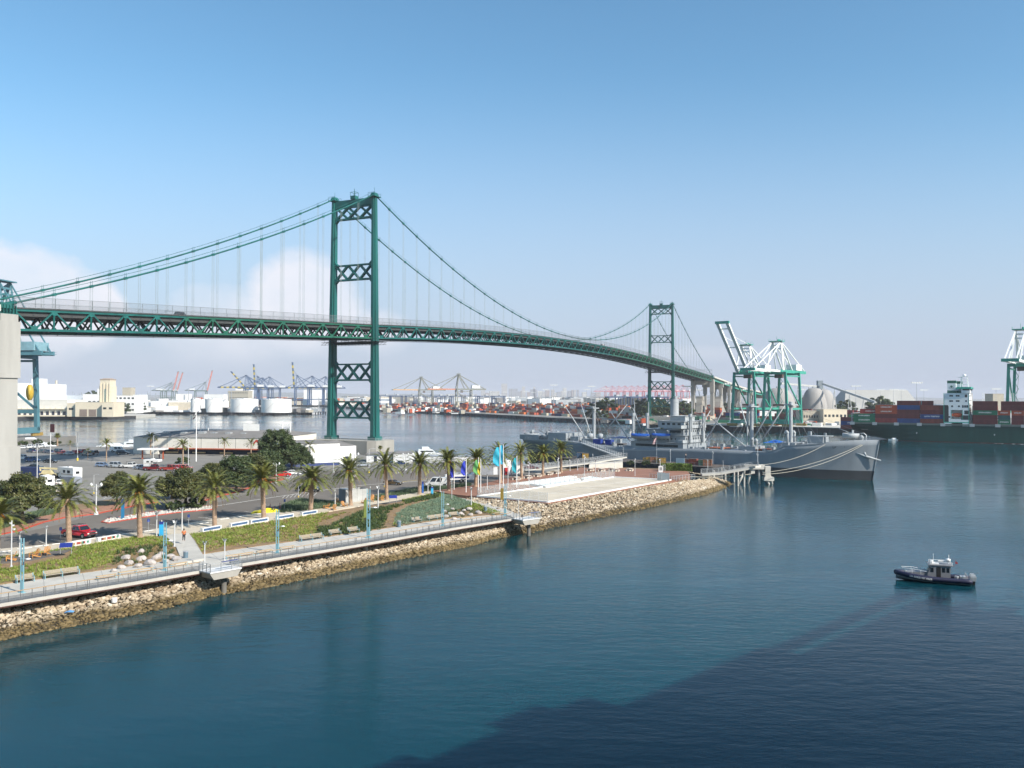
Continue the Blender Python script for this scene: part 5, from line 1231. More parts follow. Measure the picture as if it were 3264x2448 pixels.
# ------------------------------------------------------------------ the walking person
def person(loc, rz, label, name='person', shirt=(.55,.16,.05), trousers=(.02,.02,.025), group=None):
 r = root(name, label, 'person', loc, rz, group)
 J = {'pel':(0,0,.96,.15),'wai':(0,.0,1.10,.135),'che':(0,0,1.33,.165),'nec':(0,0,1.50,.065),'hea':(0,-.01,1.60,.085),'top':(0,.0,1.72,.075),
         'hl':(.09,0,.90,.105),'kl':(.11,-.10,.50,.065),'al':(.11,.06,.09,.045),'fl':(.12,-.12,.04,.04),'hr':(-.09,0,.90,.105),'kr':(-.11,.02,.50,.065),'ar':(-.11,.22,.12,.045),'fr':(-.12,.08,.04,.04),
         'sl':(.20,0,1.42,.065),'el':(.27,.06,1.15,.045),'wl':(.26,-.08,.93,.032),'nl':(.255,-.13,.84,.03),'sr':(-.20,0,1.42,.065),'er':(-.27,-.02,1.15,.045),'wr':(-.24,-.2,1.02,.032),'nr':(-.23,-.28,.98,.03)}
 E_ = [('pel','wai'),('wai','che'),('che','nec'),('nec','hea'),('hea','top'),('pel','hl'),('hl','kl'),('kl','al'),('al','fl'),('pel','hr'),('hr','kr'),('kr','ar'),('ar','fr'),('che','sl'),('sl','el'),('el','wl'),('wl','nl'),('che','sr'),('sr','er'),('er','wr'),('wr','nr')]
 def skin(names, scale, nm, ma):
  k = list(names); me = bpy.data.meshes.new(nm); idx = {n: i for i, n in enumerate(k)}
  me.from_pydata([J[n][:3] for n in k], [(idx[a], idx[b]) for a, b in E_ if a in idx and b in idx], [])
  o = bpy.data.objects.new(nm, me); COL.objects.link(o); md = o.modifiers.new('s', 'SKIN'); sv = me.skin_vertices[0].data
  for n in k: sv[idx[n]].radius = (J[n][3]*scale,)*2
  sv[idx[k[0]]].use_root = True; o.modifiers.new('u', 'SUBSURF').levels = 1
  dg = bpy.context.evaluated_depsgraph_get(); m2 = bpy.data.meshes.new_from_object(o.evaluated_get(dg)); bpy.data.objects.remove(o); m2.materials.clear(); m2.materials.append(ma)
  for pl in m2.polygons: pl.use_smooth = True
  o = bpy.data.objects.new(nm, m2); COL.objects.link(o); o.parent = r
 skin(J.keys(), 1.0, 'body', mat('skin', (.36,.20,.13), .6)); skin(['wai','pel','che','sl','el','sr','er'], 1.22, 'shirt', mat('shirt %s' % (shirt,), shirt, .8)); skin(['pel','hl','kl','al','hr','kr','ar'], 1.25, 'trousers', mat('trousers %s' % (trousers,), trousers, .8))
 m = MB(); m.lathe((0,.01,1.60), [(.10,0),(.115,.06),(.10,.13),(.04,.18)], 12); m.build('hair', mat('dark hair', (.02,.015,.01), .8), r)
 return r
p_ = person(g(586,1725,4.15), 0.5, 'person in orange vest and dark trousers walking on the cross path'); p_.scale = (1.06,)*3
m = MB(); m.box(-.26,.26,-.2,.2,1.0,1.18)
person(g(508,1463,HK), 0, 'person in navy shirt standing under the terminal canopy', shirt=(.02,.03,.09), trousers=(.015,.02,.04))
person(g(2186,1461,HPZ+.5), 1, 'person in white shirt on the black barge deck beside the ship', shirt=(.4,.35,.3))
# ------------------------------------------------------------------ vehicles of the near shore
def paint():
 m = bpy.data.materials.new('vehicle paint'); m.use_nodes = True; t = m.node_tree; p = t.nodes['Principled BSDF']
 oi = nn(t, 'ShaderNodeObjectInfo'); tc = nn(t, 'ShaderNodeTexCoord'); n = nn(t, 'ShaderNodeTexNoise'); t.links.new(tc.outputs['Object'], n.inputs['Vector']); setin(n, Scale=2.0, Detail=3.0)
 r = nn(t, 'ShaderNodeMapRange'); t.links.new(n.outputs['Fac'], r.inputs[0])
 for i, v in enumerate((.3,.7,.85,1.05)): r.inputs[i+1].default_value = v
 v = nn(t, 'ShaderNodeVectorMath', operation='SCALE'); t.links.new(oi.outputs['Color'], v.inputs[0]); t.links.new(r.outputs[0], v.inputs['Scale']); t.links.new(v.outputs[0], p.inputs['Base Color'])
 p.inputs['Roughness'].default_value = 0.25; p.inputs['Coat Weight'].default_value = 0.5
 return m
M_PAINT = paint(); M_HL = mat('headlight glass', (.75,.75,.7), .15); M_TL = mat('tail light', (.35,.01,.01), .3); M_HUB = mat('wheel hub', (.45,.45,.45), .35, metal=.6)
def wheels(r, xs, y, rad, w=.22):
 for x in xs:
  for s in (-1, 1):
   m = MB(); n = 14; v = []
   for yy in (s*y, s*(y-w)):
    for k in range(n): v.append((x+rad*math.cos(6.2832*k/n), yy, rad+rad*math.sin(6.2832*k/n)))
   f = [(k,(k+1)%n,n+(k+1)%n,n+k) if s < 0 else (k,n+k,n+(k+1)%n,(k+1)%n) for k in range(n)] + ([tuple(range(n-1,-1,-1)), tuple(range(n,2*n))] if s > 0 else [tuple(range(n)), tuple(range(2*n-1,n-1,-1))])
   m.add(v, f); o = m.build('wheel', M_BLACK, r)
   m = MB(); v = [(x+rad*.55*math.cos(6.2832*k/n), s*(y+.012), rad+rad*.55*math.sin(6.2832*k/n)) for k in range(n)]; m.add(v, [tuple(range(n)) if s < 0 else tuple(range(n-1,-1,-1))]); m.build('hubcap', M_HUB, o)
def body_loft(prof, hw, tuck):
 "side profile (x,z) lofted across: full section plus narrower top"
 m = MB(); n = len(prof); v = []
 for y, k in ((-hw, 1), (hw, 1)):
  for x, z, inset in prof: v.append((x, y - math.copysign(inset, y), z))
 f = [tuple(range(n)), tuple(range(2*n-1, n-1, -1))] + [(i, n+i, n+(i+1)%n, (i+1)%n) for i in range(n)]
 return m.add(v, f)
def mk_vehicle(kind):
 def mk():
  r = root({'sedan':'parked_car','suv':'parked_suv','pickup':'pickup_truck','van':'van','wagon':'parked_car','coupe':'parked_car'}[kind], 'x', {'sedan':'car','suv':'suv','pickup':'pickup truck','van':'van','wagon':'car','coupe':'car'}[kind])
  L, hw = {'sedan':(4.6,.88),'coupe':(4.9,.9),'suv':(4.7,.93),'pickup':(5.7,.98),'van':(5.3,.98),'wagon':(4.6,.88)}[kind]; h = L/2; rad = .42 if kind in ('pickup','suv','van') else .34
  zb_ = .32 if kind not in ('pickup','van') else .45; t = .06; b = .86 if kind in ('sedan','wagon','coupe') else (1.02 if kind == 'suv' else 1.12)
  m = body_loft([(-h,zb_+.15,.05),(-h+.05,b-.02,t),(-h+.5,b+.03,t),(h*.28,b+.03,t),(h-.25,b-.12,.1),(h,b-.32,.15),(h,zb_+.1,.1),(h-.3,zb_,0),(-h+.2,zb_,0)], hw, t)
  def cab(x0, x1, w0, w1, top, z0=b):
   i = .2; return [(x0,z0),(x0+w0,top),(x1-w1,top),(x1,z0)], i
  C = {'sedan':cab(-h+.75,h*.42,.55,.75,1.42),'coupe':cab(-h+1.0,h*.32,.8,.7,1.32),'wagon':cab(-h+.12,h*.42,.35,.75,1.45),'suv':cab(-h+.1,h*.45,.3,.65,1.78),'pickup':cab(-h*.18,h*.5,.12,.62,1.85),'van':cab(-h+.03,h*.72,.08,.75,2.15)}[kind]; P, i = C
  v = []
  for y, s in ((-hw+t,-1),(hw-t,1)):
   for k, (x, z) in enumerate(P): v.append((x, y-s*(i if k in (1,2) else 0), z+(0 if k in (1,2) else .0)))
  m.add(v, [(0,1,2,3),(7,6,5,4),(0,4,5,1),(1,5,6,2),(2,6,7,3)])
  if kind == 'pickup': m.mat(1).box(-h+.12,-h*.2,-hw+.16,hw-.16,b+.031,b+.04)
  o = m.build('body', [M_PAINT, M_DARK], r)
  # glazing, 6 mm proud of the cabin
  (x0,z0),(x1,z1),(x2,z2),(x3,z3) = P; g_ = MB()
  def quad(a, bb, c, d): g_.add([a,bb,c,d], [(0,1,2,3)])
  yo = lambda z, s: s*(hw-t-i*(z-z0)/(z1-z0)+.012)
  za, zz = z0+.08, z1-.10
  fx = lambda z, a, c: a+(c-a)*(z-z0)/(z1-z0)
  e = .012
  quad((fx(za,x3,x2)+e,-hw+t+.14,za),(fx(za,x3,x2)+e,hw-t-.14,za),(fx(zz,x3,x2)+e,hw-t-i-.02,zz),(fx(zz,x3,x2)+e,-hw+t+i+.02,zz)); g_.build('windscreen', M_GLASS, r)
  g_ = MB(); quad((fx(za,x0,x1)-e,hw-t-.14,za),(fx(za,x0,x1)-e,-hw+t+.14,za),(fx(zz,x0,x1)-e,-hw+t+i+.02,zz),(fx(zz,x0,x1)-e,hw-t-i-.02,zz)); g_.build('rear_window', M_GLASS, r)
  n = {'pickup':1,'van':3,'coupe':1}.get(kind, 2) if kind != 'pickup' else 2
  for s in (-1, 1):
   for k in range(n):
    if kind == 'van' and k == 0: continue
    a, c = k/n+.03/1, (k+1)/n-.03; q = lambda u, z: (fx(z,x0,x1)+.08+(fx(z,x3,x2)-.08-fx(z,x0,x1)-.08)*u, yo(z,s), z)
    g_ = MB(); P4 = [q(a,za),q(c,za),q(c,zz),q(a,zz)]; g_.add(P4 if s < 0 else P4[::-1], [(0,1,2,3)]); g_.build('side_window', M_GLASS, r)
  for s in (-1, 1):
   m = MB(); m.box(h-.03,h+.012, min(s*(hw-.15),s*(hw-.5)), max(s*(hw-.15),s*(hw-.5)), b-.38, b-.24); m.build('headlight', M_HL, r)
   m = MB(); m.box(-h-.012,-h+.05, min(s*(hw-.08),s*(hw-.35)), max(s*(hw-.08),s*(hw-.35)), b-.28, b-.12); m.build('tail_light', M_TL, r)
  m = MB(); m.box(h-.12,h+.05,-hw+.12,hw-.12,zb_+.05,zb_+.22); m.build('front_bumper', M_DARK, r); m = MB(); m.box(-h-.05,-h+.12,-hw+.12,hw-.12,zb_+.05,zb_+.22); m.build('rear_bumper', M_GALV, r)
  wheels(r, (-h+.95, h-.95), hw, rad)
  if kind == 'pickup': m = MB(); m.box(h-.02,h+.02,-.55,.55,.72,.98); m.build('grille', M_DARK, r)
  return r
 return mk
ST = {k: Stamp(mk_vehicle(k)) for k in ('sedan','suv','pickup','van','wagon','coupe')}
def veh(kind, F, G, rz, col, lab, h=None, sc=1.0):
 o = ST[kind](g(F,G,(HK if h is None else h)+.008), rz, lab, None, sc)
 for c in o.children:
  if c.name.startswith('body'): c.color = (*col, 1)
 if 'group' in o: del o['group']
 return o
RED=(.50,.008,.012); WHT=(.72,.72,.70); BLK=(.012,.012,.014); NVY=(.012,.03,.09); SIL=(.36,.39,.42); BLU=(.03,.08,.22); GRY=(.12,.14,.15); MAR=(.16,.01,.012); BRN=(.10,.06,.012)
a, b = g(198,1706,HK), g(303,1721,HK); d = b-a; pk = veh('pickup', 252, 1712, math.atan2(d.y,d.x)+.10, RED, 'bright red crew cab pickup parked behind the second palm', sc=1.02)
m = MB();
for x in (-1.0,1.0): m.bar((x*.5-.2,-.7,1.95),(x*.5-.2,.7,1.95),.05)
for y in (-.7,.7): m.bar((-1.0,y,1.95),(.6,y,1.95),.05); m.bar((-.9,y,1.2),(-.9,y,1.95),.05)
m.build('roof_rack', M_DARK, pk)
veh('pickup', 984, 1567, -.35, BLK, 'black pickup parked on the near bay lines behind the sixth palm')
veh('coupe', 1254, 1545, -.45, BRN, 'long dark gold coupe left of the eighth palm trunk')
veh('sedan', 900, 1519, -2.8, RED, 'dark red car half hidden behind the fifth palm crown'); veh('sedan', 935, 1514, .2, WHT, 'white car behind the sixth palm crown')
ut = veh('van', 1396, 1552, math.pi-.15, WHT, 'white utility truck with canopy parked right of the ninth palm', sc=1.1)
veh('sedan', 1694, 1496, -.2, MAR, 'burgundy car parked between the right hand palms beyond the plaza')
veh('sedan', 1160, 1487, .1, SIL, 'silver car in front of the white hall doorway'); veh('sedan', 1345, 1478, .0, BLU, 'blue car before the low white boat sheds'); veh('sedan', 1280, 1482, .1, NVY, 'navy car beside the low white building')
row = [('pickup',70,1466,-.15,WHT,'white pickup beside the concrete bridge pylon'),('suv',103,1472,-.15,BLU,'blue suv right of the white pickup by the pylon'),('sedan',161,1475,-.15,BLK,'black sedan at the foot of the pole sign'),
 ('sedan',100,1442,2.6,NVY,'navy car at the left end of the dark parked row'),('wagon',134,1443,2.6,GRY,'grey wagon second in the dark parked row'),('sedan',156,1445,2.6,NVY,'navy car under the double lamp in the dark row'),('suv',183,1444,2.6,GRY,'charcoal suv left of the first red car'),('sedan',196,1448,2.6,RED,'red car in the middle of the far parked row'),
 ('sedan',219,1450,2.6,SIL,'silver blue car between the two red ones'),('sedan',238,1446,2.6,RED,'small red car left of the red suv'),('suv',257,1446,2.6,RED,'red suv in the far row beside the lamp'),('suv',275,1452,2.6,GRY,'dark olive jeep at the right end of the far row'),('suv',296,1450,2.6,BLK,'black suv ending the far row'),
 ('sedan',76,1431,.1,WHT,'white car behind the row, leftmost'),('pickup',94,1430,.1,WHT,'white truck behind the row, left of the sign pole'),('sedan',112,1429,.1,WHT,'white car behind the row, right one'),('suv',131,1428,.1,WHT,'white van behind the row beside the sign pole'),
 ('van',375,1441,.15,WHT,'white panel van at the left corner of the terminal'),('suv',392,1449,.15,BLK,'black suv in front of the white panel van'),
 ('wagon',329,1488,-.15,(.16,.22,.33),'light blue wagon alone in the middle of the lot'),('suv',373,1490,-.15,SIL,'silver suv right of the light blue wagon'),('pickup',416,1492,-.15,WHT,'white pickup right of the silver suv'),('sedan',450,1496,-.15,(.20,.24,.30),'grey blue car next to the camper truck'),
 ('pickup',489,1500,-.15,MAR,'maroon pickup carrying a white camper'),('pickup',542,1501,-.15,(.32,.04,.03),'faded red pickup right of the camper truck'),('sedan',568,1497,-.15,RED,'red car left of the double lamp base'),('wagon',590,1496,-.15,(.40,.12,.10),'pale red wagon by the double lamp base'),
 ('suv',183,1578,2.3,MAR,'dark red suv behind the left palm crown'),('sedan',191,1546,2.0,WHT,'white hatchback between the camper van and the grey trailer'),('sedan',112,1494,.1,BLK,'black and white patrol car behind the dark blue container')]
for r_ in row: veh(*r_)
# camper on the maroon pickup, motorhome, camper van, boom lift, trailers, skip
def camper(loc, rz, L, W_, H, lab, name, cat, z0=.55, overcab=True, wh=True, col=M_WHITE):
 r = root(name, lab, cat, loc, rz); m = MB()
 if overcab: m.yprism([(-L/2,z0),(L/2-1.7,z0),(L/2-1.7,H*.62),(L/2,H*.68),(L/2,H*.93),(L/2-.3,H),(-L/2,H)], -W_/2, W_/2)
 else: m.yprism([(-L/2,z0),(L/2,z0),(L/2-.25,H*.75),(L/2-.6,H),(-L/2+.1,H),(-L/2,H*.9)], -W_/2, W_/2)
 m.build('shell', col, r)
 for s in (-1,1):
  for x0, x1 in ((-L*.3,-L*.12),(0,L*.14)): m = MB(); m.box(x0,x1,min(s*W_/2,s*(W_/2+.01)),max(s*W_/2,s*(W_/2+.01)),H*.55,H*.78); m.build('side_window', M_GLASS, r)
  m = MB(); m.box(-L/2+.1,L/2-1.8 if overcab else L/2-.2,min(s*W_/2,s*(W_/2+.012)),max(s*W_/2,s*(W_/2+.012)),H*.42,H*.46); m.build('stripe', mat('tan stripe', (.35,.22,.12), .6), r)
 m = MB(); m.box(-L/2-.01,-L/2,-.5,.5,H*.5,H*.72); m.build('rear_window', M_GLASS, r); m = MB(); m.cbox((0,0,H), (.9,.8,.22)); m.build('roof_unit', M_WHITE, r)
 if wh:
  wheels(r, (-L*.28, L*.30) if overcab else (-L*.3,L*.3), W_/2-.02, .4)
  if overcab: m = MB(); m.yprism([(L/2-1.7,z0),(L/2-.2,z0),(L/2-.25,z0+.75),(L/2-.9,z0+.95),(L/2-1.1,H*.62),(L/2-1.7,H*.62)], -W_/2+.12, W_/2-.12); m.build('cab', col, r)
 return r
camper(g(222,1527,HK), 2.55, 7.6, 2.4, 3.1, 'white motorhome with roof unit parked right of the boom lift', 'motorhome', 'motorhome')
camper(g(150,1552,HK), 2.3, 5.0, 2.0, 2.7, 'white camper van with raised roof left of the white hatchback', 'camper_van', 'camper van', overcab=False)
camper(g(487,1498,HK), -.15, 4.6, 2.2, 2.0, 'white slide in camper sitting on the maroon pickup', 'truck_camper', 'camper', z0=.0, wh=False).location.z = HK+1.15
r = root('trailer', 'rounded grey covered trailer in front of the motorhome', 'trailer', g(225,1545,HK), 2.6); m = MB(); m.yprism([(-3,.5),(3,.5),(3.1,1.2),(2.6,1.9),(-2.4,2.1),(-3.1,1.6)], -1.1, 1.1); m.build('cover', mat('grey tarpaulin', (.22,.24,.27), .6), r); wheels(r, (-.6,.6), 1.12, .35)
r = root('boom_lift', 'cream boom lift with big wheels between the lamp and the motorhome', 'boom lift', g(158,1524,HK), .05); m = MB(); m.box(-2.3,2.3,-.9,.9,.7,1.35); m.frust((-.5,0,1.35), 2.8,1.5,2.2,1.3,.8); m.build('chassis', mat('cream machine paint', (.55,.48,.28), .5), r)
m = MB(); m.bar((-2.4,0,2.7),(2.6,0,2.45),.4,.45); m.bar((-2.3,0,1.9),(-2.5,0,2.9),.35); m.build('boom', MATS['cream machine paint'], r); m = MB()
for z in (1.2,2.2):
 for y in (-.9,.9): m.bar((2.9,y,z),(3.7,y,z),.05)
 m.bar((3.7,-.9,z),(3.7,.9,z),.05); m.bar((2.9,-.9,z),(2.9,.9,z),.05)
for y in (-.9,.9):
 for x in (2.9,3.7): m.bar((x,y,1.2),(x,y,2.2),.05)
m.build('basket', M_GALV, r); wheels(r, (-1.6,1.6), 1.15, .6, .4)
r = root('storage_container', 'dark blue storage box behind the round tree, left of the boom lift', 'container', g(96,1518,HK), -.05); m = MB(); m.box(-3,3,-1.2,1.2,.05,2.5);
for i in range(24): m.box(-2.9+.245*i,-2.8+.245*i,-1.24,-1.2,.2,2.35)
m.build('box', mat('navy box', (.015,.03,.10), .6), r); m = MB(); m.box(3.0,3.03,-1.1,1.1,.15,2.4); m.build('door', mat('navy box door', (.02,.04,.12), .6), r)
r = root('cargo_trailer', 'long white display trailer behind the dark blue banners', 'trailer', g(1466,1536,HPZ-.2), .18); m = MB(); m.yprism([(-4,.7),(4,.7),(4.1,2.2),(3.2,2.3),(2.8,1.9),(-3.8,1.9)], -1.2, 1.2); m.build('body', M_WHITE, r); m = MB(); m.box(-2.8,2.2,-1.22,-1.2,1.0,1.5); m.build('stripe', mat('navy trim', (.02,.03,.12), .5), r); m = MB(); m.box(-2,2,-.8,.8,1.9,2.4); m.build('deck_gear', M_GALV, r); wheels(r, (.2,1.1), 1.2, .42)
# ------------------------------------------------------------------ buildings behind the car park
def lbox(m, L, W_, z0, z1): return m.box(0, L, 0, W_, z0, z1)
def building(p0, p1, depth, name, lab, cat='building'):
 d = p1-p0; L = Vector((d.x,d.y)).length; r = root(name, lab, cat, (p0.x,p0.y,HK), math.atan2(d.y,d.x)); return r, L
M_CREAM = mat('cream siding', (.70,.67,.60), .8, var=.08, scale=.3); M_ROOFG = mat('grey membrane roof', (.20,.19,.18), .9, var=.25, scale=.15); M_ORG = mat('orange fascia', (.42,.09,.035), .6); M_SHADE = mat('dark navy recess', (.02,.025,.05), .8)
r, L = building(g(425,1446,HK), g(862,1452,HK), 46, 'terminal_building', 'long cream ferry terminal with grey roof and orange band over its dark ground floor')
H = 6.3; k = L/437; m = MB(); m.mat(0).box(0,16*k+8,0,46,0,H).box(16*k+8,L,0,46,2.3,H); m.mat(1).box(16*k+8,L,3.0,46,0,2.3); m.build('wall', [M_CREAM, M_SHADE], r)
m = MB(); m.add([(-.3,-.3,H),(L+.3,-.3,H),(L+.3,46,H),(-.3,46,H),(8,14,H+1.7),(L-8,14,H+1.7),(L-8,32,H+1.7),(8,32,H+1.7)], [(0,1,5,4),(1,2,6,5),(2,3,7,6),(3,0,4,7),(4,5,6,7),(3,2,1,0)]); m.build('roof', M_ROOFG, r)
m = MB(); m.box(8,L,-.25,0,1.95,2.35); m.build('fascia', M_ORG, r)
m = MB()
for i in range(1,8): m.box(L*i/8-.05,L*i/8+.05,-.02,0,2.4,H)
m.build('panel_joint', M_DARK, r)
for i in range(4): m = MB(); m.box(L*.22+i*L*.2,L*.22+i*L*.2+5,1.6,2.1,.35,.85); m.build('bench', M_SLAT2, r)
for x, y, sx, sy, sz in ((L*.15,9,2,2,1.2),(L*.28,9,2,2,1.0),(L*.42,9,2.5,2,1.3),(L*.5,10,2,2,.9),(L*.62,9,2,2,1.1),(L*.72,10,2,2,.8)): m = MB(); m.cbox((x,y,H+.6), (sx,sy,sz)); m.build('roof_vent', M_GALV, r)
for x in (L*.30, L*.93):
 m = MB(); z = H+1.2
 for dx in (0,3.2): m.bar((x+dx,20,z),(x+dx,20,z+4.2),.25)
 m.bar((x,20,z+4.2),(x+3.2,20,z+4.2),.25); m.build('roof_frame', M_WHITE, r)
m = MB(); m.box(L*.62,L*.74,21,21.3,H+1.2,H+4.4); m.build('roof_hoarding', M_WHITE, r)
m = MB(); m.add([(L*.875,-.05,4.3),(L*.895,-.05,5.7),(L*.905,-.05,5.7),(L*.925,-.05,4.3),(L*.912,-.05,4.3),(L*.9,-.05,5.0),(L*.888,-.05,4.3)], [(0,1,5,6),(1,2,5),(2,3,4,5)]); m.box(L*.935,L*.975,-.06,-.02,5.4,5.7); m.build('red_emblem', mat('emblem red', (.5,.03,.02), .5), r)
r = root('canopy', 'flat white canopy on red posts before the terminal entrance', 'canopy', g(487,1463,HK), .05); m = MB(); m.cbox((0,0,3.2), (9,4.5,.5)); m.build('roof', M_WHITE, r)
for x in (-3.5,3.5):
 m = MB(); m.cbox((x,0,0), (.4,.4,3.2)); m.build('post', M_ORG, r)
r, L = building(g(925,1489,HK), g(1083,1482,HK), 22, 'white_hall', 'tall windowless white hall behind the sixth palm'); H = 6.9; M_WSID = mat('white corrugated siding', (.72,.72,.71), .6, var=.05)
m = MB(); m.box(0,L,0,22,.9,H); m.mat(1).box(.05,L-.05,.05,22,0,.9); m.build('wall', [M_WSID, mat('blue plinth', (.03,.05,.16), .7)], r); m = MB()
for i in range(1,9): m.box(L*i/9-.03,L*i/9+.03,-.025,0,.9,H)
m.build('seam', M_GALV, r); m = MB(); m.box(-.1,L+.1,-.1,22,H,H+.15); m.build('roof', M_ROOFG, r)
r, L = building(g(1083,1482,HK)+Vector((.1,0,0)), g(1136,1478,HK), 16, 'white_annex', 'lower white annex with arched doorway right of the white hall'); H = 5.9
m = MB(); m.box(0,L,.2,16,0,H); m.build('wall', M_WSID, r); m = MB(); m.add([(0,.1,H),(L,.1,H),(L,16,H+.1),(0,16,H+.1),(L*.3,8,H+1.4),(L*.8,8,H+1.4)], [(0,1,5,4),(1,2,5),(2,3,4,5),(3,0,4)]); m.build('roof', M_ROOFG, r)
m = MB(); m.add([(L*.22,.17,0),(L*.6,.17,0),(L*.6,.17,1.9),(L*.5,.17,2.6),(L*.32,.17,2.6),(L*.22,.17,1.9)], [(0,1,2,3,4,5)]); m.build('doorway', M_SHADE, r)
r, L = building(g(1168,1474,HK), g(1252,1474,HK), 10, 'low_white_building', 'low flat roofed white building beneath the short palm'); m = MB(); m.box(0,L,0,10,0,2.6); m.build('wall', M_WSID, r); m = MB(); m.box(-.3,L+.3,-.4,10.2,2.6,2.85); m.build('roof', M_ROOFG, r); m = MB(); m.box(L*.28,L*.4,-.02,0,0,2.1); m.build('doorway', M_SHADE, r)
r, L = building(g(1254,1476,HK), g(1312,1476,HK), 10, 'boat_shed', 'white ribbed boat shed right of the low white building'); m = MB(); m.box(0,L,0,12,0,3.0)
for i in range(12): m.box(L*i/12,L*i/12+.08,-.06,0,.1,2.9)
m.build('wall', M_WSID, r); m = MB(); m.box(-.1,L+.1,-.1,12.1,3.0,3.12); m.build('roof', M_ROOFG, r)
r, L = building(g(1330,1473,HK), g(1520,1475,HK), 8, 'boat_shed', 'long low white shed at the waterfront behind the right hand palms'); m = MB(); m.box(0,L,0,6,0,1.9); m.build('wall', M_WSID, r); m = MB(); m.box(-.1,L+.1,-.1,6.1,1.9,2.05); m.build('roof', M_GALV, r)
r, L = building(g(1535,1514,HK), g(1598,1514,HK), 6, 'container_office', 'grey portable office behind the green and cyan banners'); m = MB(); m.box(0,L,0,5,0,3.0); m.build('wall', mat('grey office wall', (.30,.31,.33), .7), r); m = MB(); m.box(-.2,L+.2,-.2,5.2,3.0,3.15); m.build('roof', M_GALV, r); m = MB(); m.box(L*.6,L*.8,-.03,0,.1,2.2); m.build('door', M_WHITE, r)
r, L = building(g(1606,1513,HK), g(1668,1511,HK), 4, 'ticket_booth', 'pale booth with red machine beside it behind the cyan banners'); m = MB(); m.box(0,L*.35,0,3,0,4.0); m.mat(1).box(L*.4,L,0,3,0,2.2); m.build('wall', [M_WHITE, M_CREAM], r); m = MB(); m.box(.2,1.2,-.6,-.02,0,2.0); m.build('vending_machine', mat('red machine', (.45,.02,.02), .4), r)
# low fence at the plaza back, gate panels, retaining wall and ramp to the gangways
def simple_fence(pts, h, lab, step=1.2, ma=None):
 m = MB(); fence_line(m, pts, h, step, .06); o = m.build('fence', [ma or M_GALV, M_VEIL]); return tag(o, lab, 'fence', 'steel railings around the plaza')
simple_fence(gl([(1660,1492),(1760,1487),(1850,1482)], HPZ), 1.1, 'steel railing behind the last palms')
simple_fence(gl([(2100,1505),(2145,1496)], HPZ)+gl([(2148,1528),(2260,1530)],HPZ)[:0], 1.8, 'short steel railing left of the hedge')
simple_fence(gl([(2070,1525),(2140,1534),(2165,1531),(2215,1527)], 3.75), 1.3, 'steel railing along the rocky end beyond the court')
for k, (F, G) in enumerate(((2107,1531),(2121,1533))):
 r = root('gate', 'grey steel gate leaf at the far court corner, %s one' % ('left','right')[k], 'gate', g(F,G,HPZ), -.25); m = MB(); m.box(-.9,.9,-.03,.03,.1,2.0); m.build('panel', mat('gate grey', (.25,.29,.31), .5), r); m = MB()
 for x in (-.95,.95): m.cyl((x,0,0), .06, 2.2, 6)
 m.build('post', M_GALV, r)
r = root('notice_board', 'white notice board with black figures on posts near the hedge', 'sign', g(2106,1512,HPZ), -.1); m = MB(); m.box(-.6,.6,-.04,.04,.6,2.3); m.build('panel', M_WHITE, r); m = MB(); m.box(-.3,-.05,-.05,-.04,1.1,2.0); m.box(.1,.3,-.05,-.04,1.1,2.0); m.build('printed_figure', M_DARK, r); m = MB(); m.cyl((-.5,0,0), .05, .6, 6); m.cyl((.5,0,0), .05, .6, 6); m.build('leg', M_GALV, r)
# concrete gangway ramp and pier with its mooring dolphin
def ramp(pts, w, th, name, lab, rails=True):
 r = root(name, lab, 'ramp', pts[0]); m = MB(); o = pts[0]
 for a, b in zip(pts[:-1], pts[1:]): a = a-o; b = b-o; m.bar(a-Vector((0,0,th/2)), b-Vector((0,0,th/2)), w, th)
 m.build('deck', M_CONC2, r); d = (pts[-1]-pts[0]).normalized(); n = Vector((-d.y,d.x,0)).normalized()*w/2
 for s in (-1,1): m = MB(); fence_line(m, [p-o+n*s for p in pts], 1.2, 1.5, .06); m.build('railing', [M_GALV, M_VEIL], r)
 return r
RP = [g(2235,1509,HPZ-.1), g(2290,1506,HPZ+.2), g(2396,1487,HPZ+2.0), g(2416,1484,HPZ+2.4)]
rr = ramp(RP, 3.0, .6, 'pier_ramp', 'pale concrete ramp on piles rising to the mooring dolphin at the ship bow')
for i, (F, G) in enumerate(((2276,1545),(2312,1550),(2352,1557),(2300,1540),(2340,1543),(2372,1560))):
 t = (F-2276)/110; z = HPZ+.0+1.9*max(0,t); p = g(F, G-8, 0); m = MB(); m.cyl((p.x-RP[0].x, p.y-RP[0].y, -4.5-HPZ+.1), .28, 4.5+z-.5, 8); m.build('pile', M_CONC2, rr)
r = root('mooring_dolphin', 'concrete mooring dolphin with raking piles at the end of the pier ramp', 'dolphin', g(2415,1542,0));
m = MB(); m.cbox((-1.2,0,4.4), (6,2.4,1.3)); m.cbox((2.7,-.5,1.7), (1.6,1.8,3.6)); m.cbox((3.0,-.6,1.0), (2.9,2.0,1.1)); m.cbox((-1.6,0,3.1),(1.1,1.5,1.4)); m.build('pile_cap', M_CONC2, r)
for a, b in (((-6.5,-.5),(-3.5,0)),((-3,1),(-1.8,0)),((.6,0),(.4,0)),((3.6,-1.4),(1.2,0)),((5,1),(3,0))):
 m = MB(); m.tube([(a[0],a[1],-1.5),(b[0],b[1],4.7)], .34, 8); m.build('pile', M_CONC2, r)
SL(g(2415,1484,HPZ+2.5)+Vector((0,0,0)), 1, 'floodlight post standing on the mooring dolphin', 'white floodlight posts', .62)
ramp([g(1640,1500,HPZ-.2), g(1720,1492,HPZ), g(1890,1472,HPZ+1.2), g(1990,1455,HPZ+2.4)], 2.6, .4, 'access_ramp', 'pale concrete ramp climbing to the gangway landing beyond the picnic tables')
